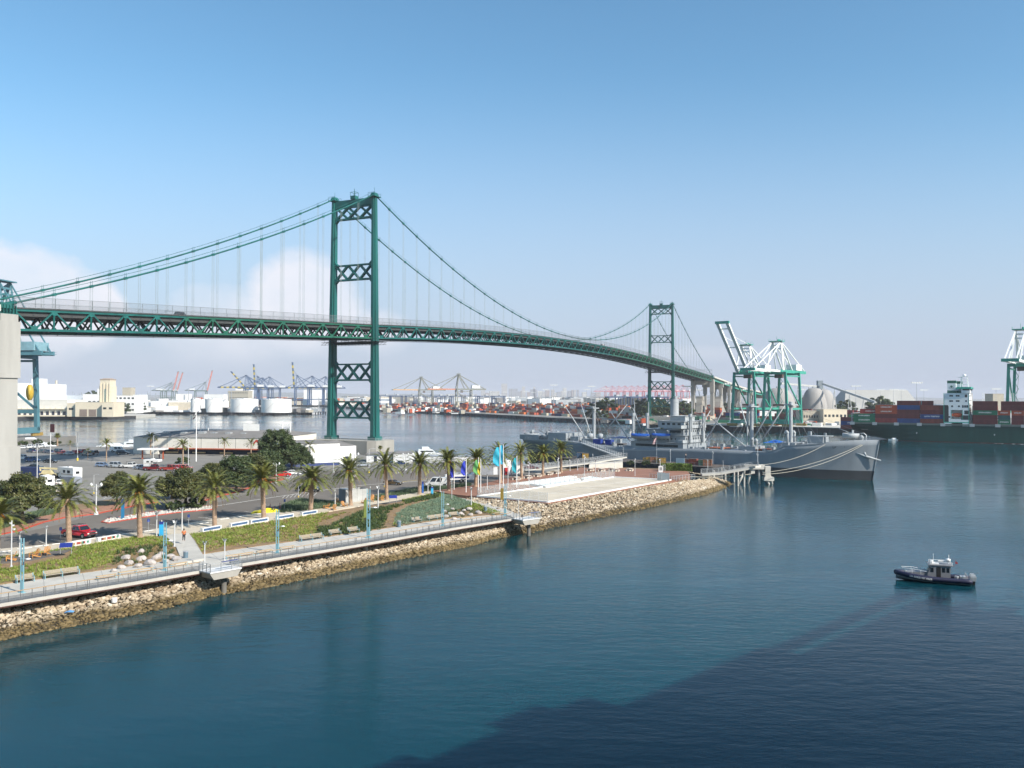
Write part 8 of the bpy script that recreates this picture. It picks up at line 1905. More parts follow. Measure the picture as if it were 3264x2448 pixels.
# ------------------------------------------------------------------ ship-to-shore cranes
def crane(loc, rz, lab, c_leg, c_boom, gauge=30, base=18, hg=40, ha=64, out=50, back=22, up=0, lod=0, t=1.5, group=None, c_house=None, stripes=None, roller=None, txt=None, apx=-3):
 r = root('gantry_crane', lab, 'crane', loc, rz, group); g2, b2 = gauge/2, base/2
 ml = mat('crane paint %s' % (c_leg,), c_leg, .5, var=.15, scale=.2); mb_ = mat('crane paint %s' % (c_boom,), c_boom, .5, var=.12, scale=.2); mh = mat('crane paint %s' % (c_house or (.72,.73,.72),), c_house or (.72,.73,.72), .5)
 for x in (-g2, g2):
  for y in (-b2, b2): m = MB(); m.bar((x,y,3),(x,y*.82,hg+1),t,t*1.1,up=(0,1,0)); m.build('leg', ml, r)
  m = MB(); m.bar((x,-b2-1,3.4),(x,b2+1,3.4),t,t*1.6); sb = m.build('sill_beam', ml, r)
  if txt and x == g2: text_mesh(txt, 1.4, 'lettering', M_WHITE, sb, plane_mtx((x+t/2+.06,0,3.4),(0,1,0),(0,0,1)), w=4)
  for y in (-b2, b2): m = MB(); m.bar((x,y-4,1.2),(x,y+4,1.2),1.1,1.7); m.build('bogie', mat('bogie yellow', (.30,.20,.05), .7) if lod < 2 else M_DARK, r)
 m = MB()
 for y in (-b2, b2):
  k = .94; m.bar((-g2,y*k,13),(g2,y*k,13),t*.8,t); m.bar((-g2,y*.84,hg-2),(g2,y*.84,hg-2),t*.6)
  if lod < 2: m.bar((-g2,y*k,14),(g2,y*.83,hg-3),t*.55)
 for x in (-g2, g2): m.bar((x,-b2*.83,hg),(x,b2*.83,hg),t,t*1.2)
 if lod < 2:
  x = -g2; n = 6
  for i in range(n): z0 = 15+i*(hg-17)/n; m.bar((x-1.2,-b2*.85+(2 if i%2 else 0),z0),(x-1.2,-b2*.85+(0 if i%2 else 2),z0+(hg-17)/n),.3)
 m.build('portal_frame', ml, r)
 gw = base*.20; m = MB()
 for s in ((-1,1) if lod < 2 else (0,)): m.bar((-g2-back,s*gw,hg+1.5),(g2+2,s*gw,hg+1.5),1.3,2.2)
 if lod < 2:
  for i in range(8): x = -g2-back+i*(gauge+back)/7; m.bar((x,-gw,hg+1.2),(x,gw,hg+1.2),.6,.9)
  m.bar((-g2-back,-gw-1.6,hg+1.2),(g2+2,-gw-1.6,hg+1.2),1.2,.15); m.bar((-g2-back,-gw-2.2,hg+2.3),(g2+2,-gw-2.2,hg+2.3),.1)
 m.build('trolley_girder', ml, r)
 a = math.radians(up); H = Vector((g2+2.5,0,hg+1.5)); D = Vector((math.cos(a),0,math.sin(a))); m = MB(); nst = 9
 for s in ((-1,1) if lod < 2 else (0,)):
  for i in range(nst):
   m.mat(1 if (stripes and i%2) else 0).bar(H+D*out*i/nst+Vector((0,s*gw,0)), H+D*out*(i+1)/nst+Vector((0,s*gw,0)), 1.5 if lod < 2 else 3.0, 2.2 if lod < 2 else 3.4, up=(0,1,0))
 if lod < 2:
  m.mat(0)
  for i in range(1,8): q = H+D*out*i/8;
  for i in (1,4,7): q = H+D*out*i/8; m.bar(q+Vector((0,-gw,0)), q+Vector((0,gw,0)), .9)
  if lod == 0:
   for i in range(24): q = H+D*out*(i+.3)/24; m.bar(q+Vector((0,-gw-1.5,-.4)), q+Vector((0,-gw-.2,-.4)), .35)
   m.bar(H+Vector((0,-gw-1.5,.6)), H+D*out+Vector((0,-gw-1.5,.6)), .12)
 m.build('boom', [mb_, mat('crane stripe', (.55,.42,.05), .5)] if stripes else mb_, r)
 m = MB(); q = H+D*out; m.bar(q+Vector((0,-gw-1.5,0)), q+Vector((0,gw+1.5,0)), 1.6, 1.8); m.build('boom_tip', ml, r)
 m = MB(); ap = Vector((g2+apx,0,ha)); w0 = 1.0 if lod < 2 else .8; mst = mb_ if lod == 0 or c_leg == c_boom else ml
 for s in (-1,1):
  q = ap+Vector((0,s*gw*.9,0)); m.bar((g2,s*b2*.7,hg+2),q,w0); m.bar((-g2+4,s*gw,hg+2.5),q,w0*.8); m.bar((g2-12,s*gw,hg+2.5),q,w0*.6)
  m.bar(q,(-g2-back+2,s*gw,hg+2.5),w0*.6)
  if up < 20: m.bar(q, H+D*out*.55+Vector((0,s*gw,1)), w0*.6); m.bar(q, H+D*out*.95+Vector((0,s*gw,1)), w0*.6)
  else: m.bar(q, H+D*out*.7+Vector((0,s*gw,.8)), .25);
 for k in range(3 if lod < 2 else 1): m.bar(ap+Vector((0,-gw,-.1-ha*.04*k)), ap+Vector((0,gw,-.1-ha*.04*k)), w0)
 m.build('apex_frame', mst, r)
 m = MB(); m.cbox((g2+apx,0,ha), (5,gw*2+3,.6));
 if lod < 2:
  for dx in (-2,0,2): m.cyl((g2-3+dx,gw*.5,ha+.6),.6,1.1,8)
  for y in (-gw-1.4,gw+1.4): m.bar((g2-5.5,y,ha+1.8),(g2-.5,y,ha+1.8),.12); m.bar((g2-5.5,y,ha+.6),(g2-5.5,y,ha+1.8),.12); m.bar((g2-.5,y,ha+.6),(g2-.5,y,ha+1.8),.12)
  m.bar((g2-3,0,ha),(g2-3,0,ha+4),.15)
 m.build('apex_platform', ml, r)
 m = MB(); m.cbox((-g2-back*.3,0,hg+2.8), (12,gw*2+2.5,4.4)); m.build('machinery_house', mh, r)
 if lod < 2: m = MB(); m.cbox((g2-8,0,hg-3.4), (3,gw*1.6,3.2)); m.bar((g2-8,-1,hg-3),(g2-8,-1,hg),.3); m.build('operator_cab', mat('cab dark', (.10,.06,.05), .6), r); m = MB(); m.cbox((2,0,15), (2.6,12,1.4));
 if lod == 0:
  for y in (-4,4): m.bar((2,y,16),(2,y*.4,hg),.12)
  m.build('spreader', mat('spreader brown', (.16,.05,.03), .6), r)
 return r
RZQ = math.atan2(QF.y, QF.x); EG, EW = (.03,.30,.22), (.74,.76,.74); E_GRP = 'white and green cranes of the right hand terminal'
c1 = g(2371,1359,3.9)-QF*15; c2 = g(2471,1361,3.9)-QF*15; c3 = c2+QR*154
crane(c1+Vector((0,0,.1)), RZQ, 'green legged crane with its white twin boom raised high to the left', EG, EW, up=42, out=50, hg=39, ha=60, group=E_GRP, txt='EGA 5')
crane(c2+Vector((0,0,.1)), RZQ, 'green legged crane with white boom lowered, right of the raised one', EG, EW, out=50, hg=39, ha=62, group=E_GRP, txt='EGA 6', back=26)
crane(c3+Vector((0,0,.1)), RZQ, 'green and white crane cut by the right edge behind the container ship', EG, EW, out=44, hg=42, ha=64, group=E_GRP, base=15)
crane(Vector((-266,440,3.8)), math.radians(172), 'large blue green crane behind the concrete pylon at the left edge', (.075,.19,.23), (.075,.19,.23), gauge=31, base=22, hg=41.5, ha=80, out=40, back=14, t=1.9, apx=-20, c_house=(.2,.35,.4))
m = MB(); p = at(97,1251,425); m.tube([(p.x,p.y-1.2,p.z),(p.x,p.y+.2,p.z)], 3.9, 22); o = m.build('cable_reel', mat('yellow reel', (.50,.34,.04), .5)); tag(o, 'big yellow cable reel on the leg of the blue green crane', 'cable reel')
o.scale = (.42,1,1); o.location = (p.x*.58, 0, 0)
# orange boomed cranes on the far quay
def onquay(F, G): return g(F, G, 3.6)
OC = (.22,.23,.20)
crane(onquay(1357,1303)+Vector((0,0,.0)), math.radians(196), 'crane with long pale orange lowered boom beside the tower', OC, (.62,.36,.14), gauge=22, base=15, hg=30, ha=52, out=42, back=22, lod=1, group='orange boomed cranes of the far quay', t=1.3)
crane(onquay(1478,1309), math.radians(196), 'crane with darker orange lowered boom right of its pale neighbour', OC, (.55,.20,.09), gauge=22, base=15, hg=30, ha=53, out=42, back=22, lod=1, group='orange boomed cranes of the far quay', t=1.3)
BLC = (.05,.10,.20); BG = 'blue cranes with yellow banded booms'
for i, (F, Y, up, a, lb) in enumerate([(800,1750,0,185,'blue crane with lowered banded boom pointing left over the tanks'),(805,1950,48,180,'blue crane with banded boom half raised'),(835,1850,87,182,'blue crane with banded boom upright in the middle of the group'),(850,2000,0,182,'blue crane at the rear of the tank group, boom lowered'),(873,1900,0,184,'blue crane on the right flank of the tank group'),(962,1720,86,183,'blue crane with upright banded boom just left of the near tower'),(1010,1800,0,182,'blue crane with lowered boom close to the near tower leg'),(1052,1850,0,184,'blue crane seen through the near tower')]):
 p = at(F, 1280, Y); crane(Vector((p.x,p.y,3.6)), math.radians(a), lb, BLC, BLC, gauge=26, base=17, hg=36, ha=62, out=50, back=20, up=up, lod=2, t=1.7, group=BG, stripes=True)
RG = 'old grey cranes with raised pink booms'
for F, Y, up, lb in ((532,2450,76,'old crane with raised pink boom, left one of the close pair'),(545,2520,74,'old crane with raised pink boom, right one of the close pair'),(640,2350,77,'old crane with raised pink boom standing alone above the tanks')):
 p = at(F, 1276, Y); crane(Vector((p.x,p.y,3.6)), math.radians(5), lb, (.13,.18,.16), (.55,.20,.16), gauge=30, base=18, hg=32, ha=56, out=56, back=28, up=up, lod=2, t=1.9, group=RG)
for i in range(13):
 F = 1938+i*20.5; p = at(F, 1268, 4300-i*40); crane(Vector((p.x,p.y,3.6)), math.radians(197), 'pink hazy crane in the distant row, %s' % ['leftmost','second from the left','third from the left','fourth from the left','fifth from the left','sixth from the left','seventh, mid row','last one left of the far tower','seen through the far tower, left','seen through the far tower, middle','seen through the far tower, right','just right of the far tower','rightmost, by the concrete bents'][i], (.50,.10,.12), (.52,.12,.13), gauge=30, base=24, hg=44, ha=72, out=60, back=24, lod=2, t=2.4, group='pink cranes in the hazy distance')
# ------------------------------------------------------------------ buildings from surveyed outlines
def bld(F0, F1, Gt, Y, dep, ma, name, lab, rows=0, cols=0, z0=3.4, roof=None, gable=0, cat='building', rz=0.0, wm_=None, parap=True):
 a = at(F0, 1270, Y); b = at(F1, 1270, Y); H = at(F0, Gt, Y).z - z0; L = b.x-a.x; r = root(name, lab, cat, (a.x,Y,z0), rz); m = MB(); m.box(0,L,0,dep,0,H); m.build('wall', ma, r)
 m = MB()
 if gable: m.yprism([(-.4,0),(L+.4,0),(L-gable,gable*.8),(gable,gable*.8)] if False else [(-.4,0),(L+.4,0),(L*.94,gable),(L*.06,gable)], -.4, dep+.4); m.v = [(x,y,z+H) for x,y,z in m.v]
 else: m.box(-.15,L+.15,-.15,dep+.15,H,H+.4)
 m.build('roof', roof or ma, r)
 if rows:
  for k in range(rows):
   m = MB()
   for i in range(cols): x = L*(i+.5)/cols; z = H*(k+.62)/rows if rows > 1 else H*.6; m.box(x-L/cols*.28,x+L/cols*.28,-.08,0,z-min(1.0,H/rows*.22),z+min(1.0,H/rows*.22))
   m.build('window_row', wm_ or M_DARK, r)
 return r, L, H
M_W2 = mat('bright white wall', (.78,.77,.74), .7, var=.05, scale=.1); M_CR2 = mat('cream plaster', (.66,.58,.44), .8, var=.08, scale=.1); M_TAN = mat('tan wall', (.42,.38,.30), .8)
r, L, H = bld(52,214,1275,868,40,M_CREAM,'warehouse','long low cream transit shed on the left wharf with a canopy over its doors')
m = MB()
for i in range(9): m.box(L*(i+.3)/9,L*(i+.8)/9,-.1,0,1,5.0)
m.build('loading_door', M_SHADE, r); m = MB(); m.box(0,L,-3,0,7.2,7.8);
for i in range(9): m.bar((L*(i+.1)/9,-2.8,3),(L*(i+.1)/9,-.1,10),.3)
m.build('canopy', M_CR2, r)
m = MB(); m.box(0,L,-4,-.1,0,1.3); m.build('loading_platform', M_CR2, r)
r, L, H = bld(214,240,1287,862,30,M_CR2,'warehouse','small cream gabled block at the right end of the transit shed',1,1)
r, L, H = bld(240,332,1283,858,34,M_CR2,'warehouse','cream warehouse with two broad grey doors at the foot of the tower')
m = MB()
for F in (254,283): q = at(F,1300,858).x-at(240,1300,858).x; m.box(q,q+24/2724*858,-.12,0,.3,(1322-1308)/2724*858+3)
m.build('roller_door', mat('brown roller door', (.22,.17,.14), .7), r)
r, L, H = bld(325,362,1283,852,24,M_CR2,'base_block','cream base block of the tall wharf tower',1,2)
r = root('wharf_tower', 'tall cream stepped tower rising over the left wharf', 'tower', (at(344,1270,870).x,870,3.4)); k = 870/2724
m = MB(); m.cbox((0,0,0),(38*k,12,(1322-1225)*k)); m.cbox((0,0,0),(31*k,13,(1322-1206)*k));
for x in (-14,-4,6,15): m.cbox((x*k,-6.6,0),(3.2*k,1.2,(1322-1216)*k))
m.build('shaft', M_CR2, r); m = MB(); m.cbox((0,0,(1322-1206)*k),(32.5*k,13.6,.9)); m.frust((0,0,(1322-1206)*k+.9),26*k,11,20*k,8,.8); m.build('roof', mat('brown tile', (.34,.26,.20), .8), r); m = MB(); m.box(-1.5,1.0,-6.62,-6.5,8,28); m.build('window_strip', mat('greenish glazing', (.20,.27,.25), .4), r)
specs = [(60,155,1225,1010,40,M_W2,'silo_block','big white windowless silo block left of the tower',0,0),(100,130,1208,1030,14,M_W2,'roof_plant','white plant room on the roof of the silo block',0,0),(50,68,1222,960,20,M_W2,'silo_block','white block directly right of the pylon',0,0),(160,262,1260,1050,20,mat('pale blue wall', (.50,.55,.60), .7),'office_building','pale blue grey office with dark windows behind the transit shed',1,9),(264,322,1257,1040,20,M_W2,'office_building','white office with two window groups left of the tower',1,4),
 (365,430,1262,1010,24,M_W2,'office_building','white three storey building right of the tower, front part',3,5),(425,444,1259,1060,24,M_W2,'office_building','white wing behind the three storey building',2,2),(390,416,1236,1300,16,M_TAN,'silo_cluster','tan silo cluster behind the white offices',0,0),(310,322,1240,1200,10,M_W2,'storage_silo','slim white silo left of the tower',0,0),
 (444,475,1280,1180,20,M_CREAM,'shed','cream arched shed left of the tank wharf',0,0),(475,500,1279,1150,20,M_W2,'shed','white shed with low roof at the start of the tank wharf',0,0),(515,568,1278,1140,30,M_W2,'shed','broad white low tank shed by the wharf',0,0),(560,596,1256,1900,30,M_W2,'warehouse','white warehouse beyond the paired pink boomed cranes',0,0),(650,712,1257,1900,30,M_W2,'warehouse','white long warehouse behind the storage tanks',0,0),(726,790,1246,1700,30,M_TAN,'warehouse','beige stack of sheds left of the blue cranes',3,12),(750,800,1239,2100,20,M_W2,'warehouse','white structure behind the blue cranes',0,0),(968,1030,1242,2000,30,M_W2,'warehouse','white warehouse behind the cranes at the near tower',0,0),
 (2360,2475,1313,760,24,M_W2,'warehouse','long white shed behind the raised boom crane',0,0),(2560,2625,1311,700,18,M_TAN,'gate_building','tan gate building with dark bays behind the right crane',1,8),(2625,2700,1306,690,16,M_CR2,'gate_building','cream building at the stern of the container ship',1,6),(3060,3100,1252,1500,14,mat('beige tower', (.5,.46,.42), .8),'building','beige block behind the deckhouse of the green ship',0,0),(3165,3200,1256,900,16,M_TAN,'building','small grey brown building below the right edge crane',0,0)]
for s in specs: bld(*s[:10][:8], rows=s[8], cols=s[9])
R = random.Random(12)
def cyl_thing(F0, F1, Gt, Gb, Y, lab, ma=M_W2, name='storage_tank', nozz=2):
 a, b = at(F0,1270,Y), at(F1,1270,Y); rr = (b.x-a.x)/2; H = at(F0,Gt,Y).z-3.2; r = root(name, lab, 'tank', ((a.x+b.x)/2, Y+rr, 3.2)); m = MB(); m.cyl((0,0,0), rr, H, 40, cap=False); m.build('shell', ma, r); m = MB(); m.lathe((0,0,H), [(rr+.15,0),(rr+.15,.3),(rr*.5,1.0),(.3,1.5)], 40); m.build('roof', ma, r)
 m = MB()
 for i in range(nozz): a_ = -1.9+.5*i; m.dome((rr*.82*math.cos(a_),rr*.82*math.sin(a_),H+.2), 1.6, 1.6, 8, 4)
 for i in range(30): q = i/30; m.bar((rr*1.01*math.cos(-2.2+q), rr*1.01*math.sin(-2.2+q), H*q),(rr*1.01*math.cos(-2.2+q+.033), rr*1.01*math.sin(-2.2+q+.033), H*(q+.033)), .5,.2)
 m.build('stair_and_vents', M_GALV, r)
for t in ((603,634,1272,1307,1105,'narrow white storage tank, first from the left on the wharf'),(645,699,1273,1308,1100,'white storage tank, second from the left'),(722,809,1273,1309,1100,'broad white storage tank, third from the left'),(820,916,1274,1312,1085,'broadest white storage tank at the right end of the wharf'),(586,606,1280,1300,1190,'grey white tank half hidden behind the first wharf tank'),(698,724,1279,1306,1180,'grey tank in the gap between second and third tank'),(626,650,1276,1300,1190,'white tank in the gap between first and second tank'),(1300,1345,1282,1292,3000,'low white tank beyond the far container yard'),(1644,1660,1274,1280,2700,'small white tank far right of the orange cranes')): cyl_thing(*t)
m = MB(); p = at(179,1262,1250); m.cyl((p.x,p.y,3), 1.6, at(179,1213,1250).z-3, 10, 1.3); tag(m.build('chimney', M_CR2), 'tall thin cream chimney left of the wharf tower', 'chimney')
# storage domes, conveyor bridges, long warehouse
M_DOME = mat('dome concrete', (.30,.29,.275), .85, var=.18, scale=.06, streak=True)
def dome(F0, F1, Gt, Y, lab):
 a, b = at(F0,1275,Y), at(F1,1275,Y); rr = (b.x-a.x)/2; H = at(F0,Gt,Y).z-3.5; r = root('storage_dome', lab, 'storage dome', ((a.x+b.x)/2,Y+rr,3.5), 0, 'grey storage domes'); m = MB(); m.lathe((0,0,0), [(rr*math.cos(x)**.62, H*math.sin(x)) for x in [i*math.pi/2/14*.985 for i in range(15)]], 36); m.build('shell', M_DOME, r); m = MB(); m.cbox((0,0,H-.4),(3,3,2)); m.build('top_house', M_GALV, r)
dome(2440,2556,1236,880,'grey concrete dome seen between the crane legs'); dome(2568,2652,1236,900,'grey concrete dome right of the cranes, the nearer of the overlapping pair'); dome(2596,2680,1240,960,'grey concrete dome overlapped by its left neighbour')
r = root('conveyor_tower', 'grey tower on top of the domes feeding sloping conveyor bridges', 'tower', (at(2613,1270,930).x,930,3.5)); k = 930/2724; m = MB(); zc = at(2613,1240,930).z-3.5; m.cbox((0,0,zc),(16*k,5,(1240-1213)*k)); m.build('head_house', mat('blue grey cladding', (.20,.24,.27), .7), r)
m = MB();
for x in (-2.5,2.5): m.bar((x,0,0),(x,0,zc+1),.6)
m.build('support', M_GALV, r)
def conveyor(P, lab):
 a, b = at(*P[0]), at(*P[1]); m = MB(); m.bar(a, b, 1.7, 2.0); o = m.build('conveyor_bridge', mat('conveyor cladding', (.42,.43,.42), .6)); tag(o, lab, 'conveyor');
 for t in (.25,.55,.8):
  q = a.lerp(b,t); m = MB()
  for s in (-1,1): m.bar((q.x+s*3,q.y,3.5),(q.x,q.y,q.z-1.5),.5)
  m.build('trestle', M_GALV, o)
conveyor(((2622,1223,925),(2790,1282,800)), 'long conveyor bridge sloping down to the right towards the container ship'); conveyor(((2606,1232,930),(2490,1222,900)), 'nearly level conveyor bridge running left over the domes')
r = root('warehouse', 'huge grey hipped roof warehouse behind the container ship', 'warehouse', (at(2686,1280,1050).x,1050,3.5)); k = 1050/2724; HW = at(2800,1243,1075).z-3.5; m = MB(); L = (2945-2686)*k; m.box(4,L-4,0,60,0,6); m.build('wall', M_TAN, r)
m = MB(); m.add([(0,-4,3.5),(L,-4,3.5),(L,64,3.5),(0,64,3.5),(34*k,24,HW),(L-24*k,24,HW),(L-24*k,36,HW),(34*k,36,HW)], [(0,1,5,4),(1,2,6,5),(2,3,7,6),(3,0,4,7),(4,5,6,7),(3,2,1,0)]); m.build('roof', mat('grey sheet roof', (.33,.33,.31), .7, var=.1, scale=.05), r)
# Long Beach style skyline, far off
M_SKY = [mat('city wall %d' % i, c, .8) for i, c in enumerate(((.42,.40,.38),(.30,.30,.32),(.50,.48,.44),(.36,.30,.27)))]
LM2 = [(1170,'beside the near tower'),(1300,'left of the orange cranes'),(1340,'behind the pale orange crane'),(1440,'between the orange cranes'),(1480,'behind the darker orange crane'),(1530,'right of the orange cranes'),(1550,'at the left end of the skyline'),(1660,'next to the tallest block'),(1700,'left of the skyline middle'),(1735,'in the skyline middle'),(1780,'right of the skyline middle'),(1830,'near the slim triplet'),(1850,'in the slim triplet'),(1880,'right of the slim triplet'),(9999,'at the right end by the pink cranes')]
sk = [(1598,1617,1223),(1621,1650,1239),(1560,1592,1247),(1660,1675,1245),(1664,1674,1232),(1690,1712,1241),(1715,1730,1247),(1738,1752,1244),(1757,1768,1242),(1775,1790,1249),(1795,1806,1237),(1822,1828,1243),(1829,1836,1243),(1840,1846,1243),(1856,1870,1250),(1545,1560,1252),(1533,1545,1245),(1885,1900,1252),(1420,1450,1256),(1460,1485,1258),(1700,1706,1233),(1810,1820,1246),(1765,1774,1252),(1680,1690,1250),(1728,1737,1249),(1640,1660,1248),(1788,1794,1246),(1900,1915,1250),(1500,1520,1257),(1250,1280,1260),(1305,1325,1262),(1140,1160,1262)]
for i, (a, b, t) in enumerate(sk):
 Y = 7000-(i%5)*180; bld(a,b,t,Y,60,M_SKY[i%4],'tower_block','hazy city block, %s' % (['tallest, with dark left face','broad slab right of the tallest','low wide pale one left of the tallest','slim one right of the broad slab','needle behind the slim one'][i] if i < 5 else 'about %d px wide at %s' % (b-a, ['left','mid left','centre','mid right','right'][min(4,(a-1140)//160)]) if False else ['low pale block','mid rise block','grey block','brownish block'][i%4]+' '+next(t for f_, t in LM2 if a < f_)),2,3,group if False else 3.4)
 bpy.data.objects
for o in COL.objects:
 if o.name.startswith('tower_block') and o.parent is None: o['group'] = 'hazy city blocks on the horizon'
# ------------------------------------------------------------------ container yards
lo = Vector((FQ[2].x,FQ[2].y,0)); hi = Vector((FQ[5].x,FQ[5].y,0)); YD = (lo-hi).normalized(); YN = Vector((-YD.y,YD.x,0));
if YN.y < 0: YN = -YN
YR = math.atan2(YD.y, YD.x); YLn = (lo-hi).length
R = random.Random(44); yc = ['bright','orange','brown','maroon','white','sand','grey','navy','red','orange','bright','sand']
cand = []
def add_stack(p, n, pal=yc):
 for k in range(n): cand.append((p.x, p.y, 3.62+2.6*k, R.choice(pal)))
s = 0
while s < YLn+60:        # trucks and single boxes along the apron
 p = hi+YD*s+YN*14;
 if R.random() < .75: cand.append((p.x,p.y,4.7,R.choice(['bright','white','sand','navy','brown','orange','grey'])))
 s += R.choice((14,15,18,26))
for row in range(16):
 s = -80
 while s < YLn+40:
  if R.random() < .84:
   n = R.choice((1,2,2,3,3,4)) if row else R.choice((1,1,2,3)); p = hi+YD*s+YN*(38+row*(9+row*1.6)); pal = [R.choice(yc)]*3+yc if R.random() < .7 else yc; add_stack(p, n, pal)
  s += 13.2 if R.random() < .85 else 22
ES = e2-QF*75
for row in range(10):
 for i in range(34):
  if R.random() < .85: p = ES+QR*(-90+13.2*i)-QF*(14+row*13); add_stack(p, R.choice((2,3,3,4)), ['maroon','red','green','green','maroon','teal','blue','grey','brown'])
cl = []
for x, y, z, c in cand:
 FF = (1106+x/y*CF)*3264/2212
 if FF > 2850 or FF < 1100: continue
 rr_ = RZQ+math.pi/2 if x > 130 and y < 900 else YR
 cl.append((math.hypot(x,y)-z*6, x, y, z, c, rr_))
cl.sort(); near_n = 215
LMK = [(1260,'right beside the near tower'),(1330,'left of the pale orange crane'),(1385,'under the pale orange crane'),(1445,'between the orange cranes'),(1510,'under the darker orange crane'),(1570,'left of the city skyline'),(1630,'below the tallest city block'),(1690,'below the skyline'),(1750,'left of the ship stern boom'),(1800,'behind the aft cargo boom tips'),(1860,'left of the aft mast'),(1910,'behind the aft mast'),(1960,'right of the aft mast'),(2010,'left of the leafy mound trees'),(2090,'left of the far tower'),(2150,'behind the ship funnel'),(2200,'left of the concrete bents'),(2260,'at the first concrete bent'),(2330,'behind the second bent'),(2365,'behind the leftmost crane leg'),(2400,'between the first crane legs'),(2440,'below the raised boom crane'),(2475,'between the two cranes'),(2510,'below the lowered boom'),(2560,'behind the right crane legs'),(2620,'below the left domes'),(2680,'below the right domes'),(2760,'near the stern of the green ship'),(2900,'behind the second ship bay'),(3100,'behind the ship deckhouse'),(9999,'far right')]
def where(x, y, z):
 F = (1106+x/y*CF)*3264/2212; lv = int(round((z-3.62)/2.6))
 return '%s, %s' % (['on the ground','one up','two up','three up','four up'][max(0,min(4,lv))], next(t for f_, t in LMK if F < f_)+(', front rows' if y < 760 or 900 < y < 1000 else ''))
for i, (_, x, y, z, c, rr_) in enumerate(cl[:near_n]): container((x,y,z), rr_, 40, c, '%s container %s' % (c if c != 'bright' else 'bright orange', where(x,y,z)), 'containers stacked on the far terminals', near=0)
mb_ = MB(); ml_ = []; kk = list(KC);
for _, x, y, z, c, rr_ in cl[near_n:]:
 mb_.mat(kk.index(c)); ca, sa = math.cos(rr_), math.sin(rr_); mb_.cbox((x+ca*6.1, y+sa*6.1, z), (12.19,2.44,2.59), rr_)
o = mb_.build('container_yard', [mat('container %s' % k, KC[k], .7, var=.15) for k in kk]); tag(o, kind='stuff')
# three boxes on the quay at the stern of the green ship
pq = g(2680,1352,4.0)
for k, (c, tx) in enumerate((('maroon',None),('blue','ITALIA'),('maroon',None))):
 q = at(2679,1340,575); container(Vector((q.x,q.y,10.2-2.6+2.6*k-3.0)), EF.rz, 40, c, ['maroon container under the blue one at the ship stern','blue container with white lettering on the quay at the ship stern','maroon container on top of the blue one at the ship stern'][k], 'boxes on the quay by the ship stern', tx, 3.4)
m = MB(); q = at(2679,1340,575); m.cbox((q.x+5,q.y,3.6),(12,3,1.0), EF.rz); tag(m.build('trailer_rack', M_DARK), 'low dark trailer bed under the stern side boxes', 'trailer')
# yard gantries, light masts, trees and clutter
def rtg(F, Y, lab, col=(.04,.07,.14)):
 p = at(F,1280,Y); r = root('yard_gantry', lab, 'yard crane', (p.x,p.y,3.6), YR+math.pi/2, 'blue yard gantry cranes'); ma = mat('yard gantry blue', col, .6); H = 21
 for x in (-12,12):
  for y in (-4,4): m = MB(); m.bar((x,y,0),(x,y,H),1.2); m.build('leg', ma, r)
 m = MB()
 for y in (-4,4): m.bar((-13,y,H),(13,y,H),1.2,1.8)
 for x in (-12,12): m.bar((x,-4,1.5),(x,4,1.5),1.1); m.bar((x,-4,H-.6),(x,4,H-.6),1)
 m.build('girder', ma, r); m = MB(); m.cbox((3,0,H+.8),(5,6,2.4)); m.build('trolley', M_GALV, r)
for i, (F, Y) in enumerate([(1228,1750),(1262,1680),(1312,1720),(1340,1640),(1372,1700),(1400,1600),(1425,1720),(1455,1650),(1500,1690),(1545,1600),(1590,1720),(1960,1150),(1990,1200),(2030,1120),(2062,1180),(2100,1140)]):
 rtg(F, Y, 'dark blue yard gantry crane, %s' % ['nearest the near tower','second right of the near tower','left of the pale orange crane','behind the pale orange crane legs','right of the pale orange crane','midway between the orange cranes','left of the darker orange crane','behind the darker orange crane','right of the darker orange crane','below the low city blocks','rightmost below the skyline','leftmost near the far tower','second left of the far tower','left beside the far tower leg','between the far tower legs','right of the far tower'][i])
def mastmk():
 r = root('light_mast', 'x', 'light mast'); m = MB(); m.cyl((0,0,0), .3, 30, 6, .16); m.build('pole', M_GALV, r); m = MB(); m.cbox((0,0,29.4),(9,.6,.8));
 for i in range(5): m.cbox((-4+2*i,-.5,29.9),(.6,.6,.7))
 m.build('lamp_bar', M_LENS, r); return r
LMs = Stamp(mastmk)
WM = {190:'left of the thin chimney',330:'right of the wharf tower',480:'over the cream sheds',560:'by the paired pink boomed cranes',1677:'shorter one below the skyline',1700:'farthest one below the skyline',1740:'first of the close pair',1765:'tallest of the close pair',1720:'thin one between the pairs',1885:'just behind the aft mast',2555:'between the domes',2806:'at the left warehouse end',2848:'before the warehouse left half',2873:'before the warehouse middle',2922:'biggest, before the warehouse right half',2945:'at the right warehouse end',3175:'right of the ship deckhouse',2380:'behind the raised boom',2728:'beyond the ship stern',1560:'left of the tallest city block',1610:'under the tallest city block'}
for F, Y, s in [(1677,1500,1),(1740,1450,1.1),(1765,1300,1.3),(1700,1900,1),(1720,1700,1),(1800,1600,1),(1870,1400,1.1),(1885,1200,1.2),(1930,1250,1.1),(2190,900,1.1),(2230,1000,1),(2327,700,1.1),(2380,900,1),(2450,1000,1),(2728,830,1.1),(2806,900,1),(2848,860,1),(2873,900,1),(2922,800,1.2),(2945,900,1.0),(3175,760,1),(1560,1700,1),(1610,1800,1),(1495,1900,1),(2555,900,1),(190,1600,1),(330,1700,1),(560,1500,1),(480,1400,1.2)]:
 p = at(F,1280,Y); LMs(Vector((p.x,Y,3.5)), .1, 'light mast in the far port, %s' % (WM.get(F) or next(t for f_, t in LMK if F < f_)), 'light masts of the far port', s)
FT = Stamp(make_tree(71, 8.0, 8.5, 2.5, M_LEAF2, nc=40, nl=60, ls=.45))
